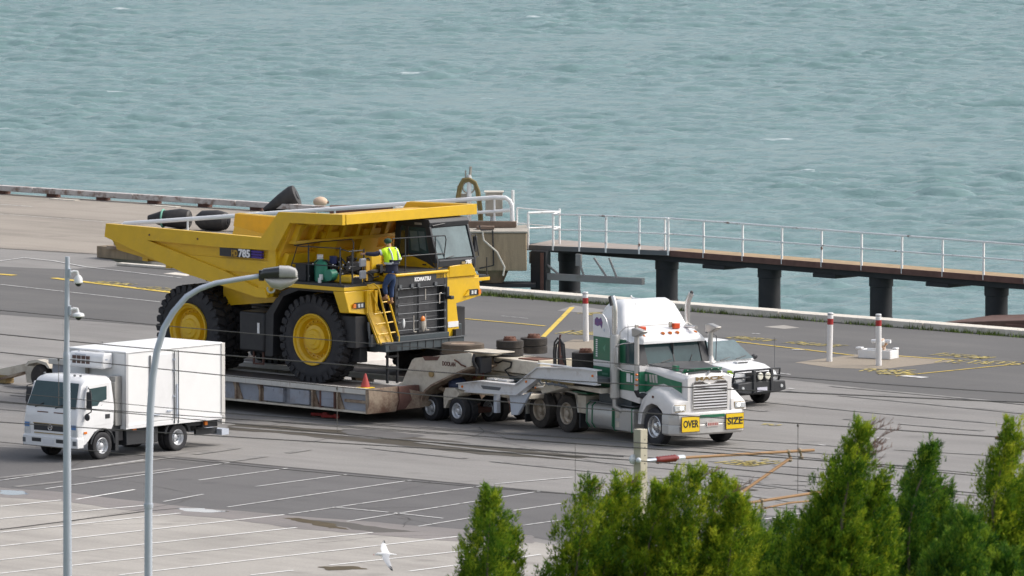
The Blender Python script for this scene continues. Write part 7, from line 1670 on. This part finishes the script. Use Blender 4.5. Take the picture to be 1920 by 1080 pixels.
q = MB(); q.tube([(2.85, 0, 7.92), (5.6, 0, 7.98)], 0.026, 8); q.build('registration_tube', M['orange_tube'], ar)
q = MB(); q.tube([(3.25, -0.05, 7.80), (3.9, -0.05, 7.84), (5.0, -0.05, 7.82)], 0.018, 8); q.build('steady_arm', M['orange_tube'], ar)
for (a, b) in (((3.92, 8.76), (3.97, 8.60)), ((4.22, 8.76), (4.28, 8.62)), ((2.66, 8.12), (2.72, 7.90)), ((3.2, 7.94), (3.22, 7.80))):
    q = MB(); q.tube([(a[0], 0, a[1]), ((a[0] + b[0]) / 2 + 0.02, 0, (a[1] + b[1]) / 2), (b[0], 0, b[1])], 0.022, 6); q.ball((a[0], 0, a[1]), 0.045, 0.05, 0.04, 8, 5); q.ball((b[0], 0, b[1]), 0.05, 0.05, 0.035, 8, 5)
    q.build('clamp', mat('tan_clamp_%d' % int(a[0] * 100), (0.30, 0.24, 0.17), 0.6, metal=0.3, var=0.3, var_scale=20), ar)
wires = [
    ('topmost overhead wire, passing across the rear wheel of the dump truck', [(-30, 10.62), (-16.2, 10.58), (-10.5, 10.55), (-5.2, 10.56), (-1.1, 10.58), (6, 10.62), (16, 10.8)], 0.009),
    ('second overhead wire from the top, crossing the box truck roof and the chrome grille', [(-30, 10.25), (-16.2, 10.13), (-12.2, 10.10), (-10.5, 10.11), (-4.1, 10.15), (-0.7, 10.22), (2.8, 10.32), (8.7, 10.51), (18, 10.9)], 0.0125),
    ('third overhead wire from the top, with droppers, crossing the prime mover bumper signs', [(-30, 9.95), (-16.2, 9.79), (-10.4, 9.74), (-5.2, 9.71), (0, 9.75), (3.2, 9.81), (8.7, 9.90), (18, 10.15)], 0.0115),
    ('fourth overhead wire from the top, crossing the box truck windscreen', [(-30, 9.05), (-16.2, 9.05), (-10.3, 9.04), (-4.1, 9.12), (-0.15, 9.235), (4.1, 9.24), (8, 9.24), (18, 9.24)], 0.008),
    ('fifth overhead wire from the top, ending to the right behind the trees', [(-30, 8.7), (-16.2, 8.84), (-10.3, 8.95), (-7.3, 9.02), (-4.1, 9.07), (-0.15, 9.12), (3.7, 9.22), (7.5, 9.2), (18, 9.2)], 0.0095),
    ('sixth overhead wire from the top, ending at the white insulator of the mast', [(-30, 8.84), (-16.2, 8.87), (-10.3, 8.88), (-7.3, 8.87), (-4.1, 8.88), (-0.3, 8.95)], 0.010),
    ('seventh overhead wire from the top, crossing the box truck bumper', [(-30, 8.25), (-16.2, 8.47), (-10.5, 8.61), (-4.1, 8.79), (-0.3, 8.92), (3.7, 8.92), (9, 8.9), (18, 8.9)], 0.011),
    ('lowest overhead wire, crossing the asphalt below the box truck wheels', [(-30, 8.05), (-16.2, 8.10), (-11.9, 8.12), (-9.9, 8.12), (-4, 8.15), (1.8, 8.26), (3.0, 8.32), (9, 8.5), (18, 8.7)], 0.008),
]
for lab, pts, r in wires:
    r *= 0.85
    t = thing('overhead_wire', lab, 'wire', (MX, MY, 0), -43, 'overhead railway wires')
    # smooth the measured points
    xs_ = np.linspace(pts[0][0], pts[-1][0], 60); zs_ = np.interp(xs_, [p[0] for p in pts], [p[1] for p in pts])
    for _ in range(6): zs_[1:-1] = (zs_[:-2] + 2 * zs_[1:-1] + zs_[2:]) / 4
    q = MB(); q.tube([(float(x), -0.11, float(z)) for x, z in zip(xs_, zs_)], r, 5); q.build('strand', M['wire'], t)
    if 'droppers' in lab:
        for x, z0, z1 in ((-7.29, 9.71, 8.88), (3.76, 9.80, 8.60), (-14.5, 9.77, 8.9)):
            q = MB(); q.tube([(x, -0.11, z0), (x, -0.11, z1)], 0.006, 5); q.build('dropper', M['wire'], t)
            q = MB(); q.ball((x, -0.11, z0 - 0.02), 0.022, 0.02, 0.03, 8, 5); q.build('dropper_clip', M['wire'], t)
        q = MB(); q.ball((8.45, -0.11, 9.93), 0.07, 0.05, 0.14, 10, 7); q.tube([(8.2, -0.11, 9.88), (8.6, -0.11, 9.86)], 0.03, 6); q.build('wire_clamp', M['rust'], t)
    if 'fifth' in lab:
        q = MB(); q.tube([(-1.45, -0.11, 9.10), (-1.45, -0.11, 7.9)], 0.005, 5); q.build('dropper', M['wire'], t)

# ================================================================ FOREGROUND CONIFERS
def leaf_material(name, a, b, c):
    m = bpy.data.materials.new(name); m.use_nodes = True; nt = m.node_tree; bs = nt.nodes['Principled BSDF']
    bs.inputs['Roughness'].default_value = 0.7; bs.inputs['Specular IOR Level'].default_value = 0.25
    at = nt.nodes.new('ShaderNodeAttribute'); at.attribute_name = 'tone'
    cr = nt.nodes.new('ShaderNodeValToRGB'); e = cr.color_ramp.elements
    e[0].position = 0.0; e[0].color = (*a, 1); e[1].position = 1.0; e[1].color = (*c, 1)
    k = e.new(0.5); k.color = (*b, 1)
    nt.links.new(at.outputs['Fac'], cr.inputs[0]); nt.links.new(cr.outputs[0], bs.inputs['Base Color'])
    tr_ = nt.nodes.new('ShaderNodeBsdfTranslucent'); nt.links.new(cr.outputs[0], tr_.inputs['Color'])
    mx = nt.nodes.new('ShaderNodeMixShader'); mx.inputs[0].default_value = 0.4
    nt.links.new(bs.outputs[0], mx.inputs[1]); nt.links.new(tr_.outputs[0], mx.inputs[2])
    nt.links.new(mx.outputs[0], nt.nodes['Material Output'].inputs['Surface'])
    return m
LEAF = [leaf_material('conifer_foliage', (0.026, 0.09, 0.009), (0.14, 0.26, 0.015), (0.42, 0.48, 0.032)),
        leaf_material('darker_conifer_foliage', (0.015, 0.065, 0.010), (0.075, 0.185, 0.016), (0.25, 0.35, 0.028)),
        leaf_material('yellowish_conifer_foliage', (0.035, 0.11, 0.010), (0.19, 0.30, 0.015), (0.47, 0.50, 0.035))]
TWIG = mat('pinkish_twig', (0.22, 0.13, 0.10), 0.9, var=0.2)

def conifer(label, x, y, zt, plumes, seed, leaf=0, blades=2600, lean=0.16, twigs=0, group='conifers in the foreground'):
    """plumes: (dx, dy, top z, base z, radius); each is a flame shaped spray of many small blades"""
    rs = np.random.RandomState(seed)
    zg = hill_z(x, y) - 0.1
    t = thing('conifer_tree', label, 'tree', (x, y, zg), 0, group)
    V_, T_ = [], []
    for (dx, dy, zt_, zb_, rad) in plumes:
        rad = rad * 1.28; h = zt_ - zb_; ncl = int(170 * rad / 0.4 * max(1, h / 2.0))
        u = rs.uniform(0.0, 1.0, ncl) ** 0.85
        prof = np.sin(np.pi * np.clip(u * 0.78 + 0.17, 0, 1)) ** 0.8 * (1 - 0.25 * u) * (1 - np.clip((u - 0.72) / 0.28, 0, 1) ** 1.3 * 0.85)
        a = rs.uniform(0, 2 * np.pi, ncl)
        rr = rad * prof * np.where(rs.uniform(0, 1, ncl) < 0.16, rs.uniform(1.0, 1.35, ncl), rs.uniform(0.25, 1.0, ncl)) * (1 + 0.25 * np.sin(3 * a + 9 * u + rs.uniform(0, 6)))
        cx = dx + rr * np.cos(a) + lean * h * u ** 2 * 0.9; cy = dy + rr * np.sin(a); cz = zb_ + h * u
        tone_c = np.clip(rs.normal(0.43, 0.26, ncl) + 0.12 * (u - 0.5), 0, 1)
        per = max(40, int(5.2 * blades * (rad / 0.4) * max(0.7, h / 2.4) / ncl))
        n = ncl * per
        C = np.repeat(np.stack([cx, cy, cz], 1), per, 0); A = np.repeat(a, per); U = np.repeat(u, per); TC = np.repeat(tone_c, per)
        # cluster = short upward plume of its own
        s = rs.uniform(0, 1, n); cl = np.repeat(rs.uniform(0.12, 0.30, ncl), per)
        ax = np.stack([np.cos(A) * 0.45 + lean * 1.6 + rs.normal(0, .05, n), np.sin(A) * 0.45, np.ones(n)], 1); ax /= np.linalg.norm(ax, axis=1)[:, None]
        off = rs.normal(0, 1, (n, 3)); off *= (0.062 * (1.12 - s))[:, None]
        P = C + ax * (s * cl)[:, None] + off
        d = ax * 1.0 + rs.normal(0, 0.42, (n, 3)); d /= np.linalg.norm(d, axis=1)[:, None]
        L = rs.uniform(0.03, 0.075, n) * np.where(U > 0.9, 1.25, 1)
        side = np.cross(d, rs.normal(0, 1, (n, 3))); side /= np.linalg.norm(side, axis=1)[:, None] + 1e-9
        W = rs.uniform(0.006, 0.011, n)
        tri = np.stack([P - side * W[:, None], P + side * W[:, None], P + d * L[:, None] + side * 0.001], 1)
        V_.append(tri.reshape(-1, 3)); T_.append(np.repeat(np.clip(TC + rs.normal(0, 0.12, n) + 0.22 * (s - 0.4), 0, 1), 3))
    V = np.concatenate(V_).astype(np.float32); T = np.concatenate(T_).astype(np.float32)
    V -= np.array([x, y, zg], np.float32)
    nf = len(V) // 3
    me = bpy.data.meshes.new('crown'); me.vertices.add(len(V)); me.vertices.foreach_set('co', V.ravel())
    me.loops.add(nf * 3); me.loops.foreach_set('vertex_index', np.arange(nf * 3, dtype=np.int32))
    me.polygons.add(nf); me.polygons.foreach_set('loop_start', np.arange(0, nf * 3, 3, dtype=np.int32)); me.polygons.foreach_set('loop_total', np.full(nf, 3, dtype=np.int32))
    at = me.attributes.new('tone', 'FLOAT', 'POINT'); at.data.foreach_set('value', T)
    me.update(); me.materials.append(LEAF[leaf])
    o = bpy.data.objects.new('crown', me); COL.objects.link(o); o.parent = t
    # trunk and limbs
    q = MB(); zb0 = min(p[3] for p in plumes); cx0 = np.mean([p[0] for p in plumes]) - x; cy0 = np.mean([p[1] for p in plumes]) - y
    q.tube([(cx0, cy0, 0), (cx0 + 0.03, cy0, (zb0 - zg) * 0.6), (cx0, cy0, zb0 - zg + 0.4)], [0.14, 0.10, 0.07], 8)
    for (dx, dy, zt_, zb_, rad) in plumes:
        h = zt_ - zb_
        q.tube([(cx0, cy0, zb0 - zg + 0.1), (dx - x, dy - y, zb_ - zg + 0.25 * h), (dx - x + lean * h * 0.35, dy - y, zb_ - zg + 0.62 * h), (dx - x + lean * h * 0.8, dy - y, zt_ - zg - 0.12 * h)], [0.03, 0.02, 0.012, 0.005], 6)
    q.build('trunk', M['bark'], t)
    for k in range(twigs):
        (dx, dy, zt_, zb_, rad) = plumes[k % max(1, min(len(plumes), 2 if twigs > 9 else len(plumes)))]
        a = rs.uniform(0, 6.28); r0 = rad * rs.uniform(0.0, 0.5); b0 = Vector((dx - x + r0 * math.cos(a) + lean * (zt_ - zb_) * 0.7, dy - y + r0 * math.sin(a), zt_ - zg - rs.uniform(0.1, 0.45)))
        ln = rs.uniform(0.22, 0.5) * (1.25 if twigs > 9 else 0.9); q = MB(); sp = []
        for j in range(5):
            f = j / 4; sp.append(b0 + Vector((ln * (0.30 * f + 0.55 * f * f), rs.normal(0, 0.01), ln * (0.95 * f - 0.25 * f * f))))
        q.tube(sp, [0.008, 0.007, 0.006, 0.005, 0.003], 5)
        for j in range(16):
            f = rs.uniform(0.35, 1.0); p0 = sp[0].lerp(sp[-1], f) if f > 0.9 else sp[int(f * 4)].lerp(sp[int(f * 4) + 1], f * 4 - int(f * 4))
            q.tube([p0, p0 + Vector((rs.uniform(-0.01, 0.09), rs.normal(0, 0.03), rs.uniform(0.03, 0.10)))], [0.0045, 0.002], 4)
        q.build('dry_twig', TWIG, t)
    return t
def P_(u, vtop, d, rad, zlow=None):
    """crown spray whose tip stands at a surveyed spot"""
    return (u, vtop, d, rad, zlow)
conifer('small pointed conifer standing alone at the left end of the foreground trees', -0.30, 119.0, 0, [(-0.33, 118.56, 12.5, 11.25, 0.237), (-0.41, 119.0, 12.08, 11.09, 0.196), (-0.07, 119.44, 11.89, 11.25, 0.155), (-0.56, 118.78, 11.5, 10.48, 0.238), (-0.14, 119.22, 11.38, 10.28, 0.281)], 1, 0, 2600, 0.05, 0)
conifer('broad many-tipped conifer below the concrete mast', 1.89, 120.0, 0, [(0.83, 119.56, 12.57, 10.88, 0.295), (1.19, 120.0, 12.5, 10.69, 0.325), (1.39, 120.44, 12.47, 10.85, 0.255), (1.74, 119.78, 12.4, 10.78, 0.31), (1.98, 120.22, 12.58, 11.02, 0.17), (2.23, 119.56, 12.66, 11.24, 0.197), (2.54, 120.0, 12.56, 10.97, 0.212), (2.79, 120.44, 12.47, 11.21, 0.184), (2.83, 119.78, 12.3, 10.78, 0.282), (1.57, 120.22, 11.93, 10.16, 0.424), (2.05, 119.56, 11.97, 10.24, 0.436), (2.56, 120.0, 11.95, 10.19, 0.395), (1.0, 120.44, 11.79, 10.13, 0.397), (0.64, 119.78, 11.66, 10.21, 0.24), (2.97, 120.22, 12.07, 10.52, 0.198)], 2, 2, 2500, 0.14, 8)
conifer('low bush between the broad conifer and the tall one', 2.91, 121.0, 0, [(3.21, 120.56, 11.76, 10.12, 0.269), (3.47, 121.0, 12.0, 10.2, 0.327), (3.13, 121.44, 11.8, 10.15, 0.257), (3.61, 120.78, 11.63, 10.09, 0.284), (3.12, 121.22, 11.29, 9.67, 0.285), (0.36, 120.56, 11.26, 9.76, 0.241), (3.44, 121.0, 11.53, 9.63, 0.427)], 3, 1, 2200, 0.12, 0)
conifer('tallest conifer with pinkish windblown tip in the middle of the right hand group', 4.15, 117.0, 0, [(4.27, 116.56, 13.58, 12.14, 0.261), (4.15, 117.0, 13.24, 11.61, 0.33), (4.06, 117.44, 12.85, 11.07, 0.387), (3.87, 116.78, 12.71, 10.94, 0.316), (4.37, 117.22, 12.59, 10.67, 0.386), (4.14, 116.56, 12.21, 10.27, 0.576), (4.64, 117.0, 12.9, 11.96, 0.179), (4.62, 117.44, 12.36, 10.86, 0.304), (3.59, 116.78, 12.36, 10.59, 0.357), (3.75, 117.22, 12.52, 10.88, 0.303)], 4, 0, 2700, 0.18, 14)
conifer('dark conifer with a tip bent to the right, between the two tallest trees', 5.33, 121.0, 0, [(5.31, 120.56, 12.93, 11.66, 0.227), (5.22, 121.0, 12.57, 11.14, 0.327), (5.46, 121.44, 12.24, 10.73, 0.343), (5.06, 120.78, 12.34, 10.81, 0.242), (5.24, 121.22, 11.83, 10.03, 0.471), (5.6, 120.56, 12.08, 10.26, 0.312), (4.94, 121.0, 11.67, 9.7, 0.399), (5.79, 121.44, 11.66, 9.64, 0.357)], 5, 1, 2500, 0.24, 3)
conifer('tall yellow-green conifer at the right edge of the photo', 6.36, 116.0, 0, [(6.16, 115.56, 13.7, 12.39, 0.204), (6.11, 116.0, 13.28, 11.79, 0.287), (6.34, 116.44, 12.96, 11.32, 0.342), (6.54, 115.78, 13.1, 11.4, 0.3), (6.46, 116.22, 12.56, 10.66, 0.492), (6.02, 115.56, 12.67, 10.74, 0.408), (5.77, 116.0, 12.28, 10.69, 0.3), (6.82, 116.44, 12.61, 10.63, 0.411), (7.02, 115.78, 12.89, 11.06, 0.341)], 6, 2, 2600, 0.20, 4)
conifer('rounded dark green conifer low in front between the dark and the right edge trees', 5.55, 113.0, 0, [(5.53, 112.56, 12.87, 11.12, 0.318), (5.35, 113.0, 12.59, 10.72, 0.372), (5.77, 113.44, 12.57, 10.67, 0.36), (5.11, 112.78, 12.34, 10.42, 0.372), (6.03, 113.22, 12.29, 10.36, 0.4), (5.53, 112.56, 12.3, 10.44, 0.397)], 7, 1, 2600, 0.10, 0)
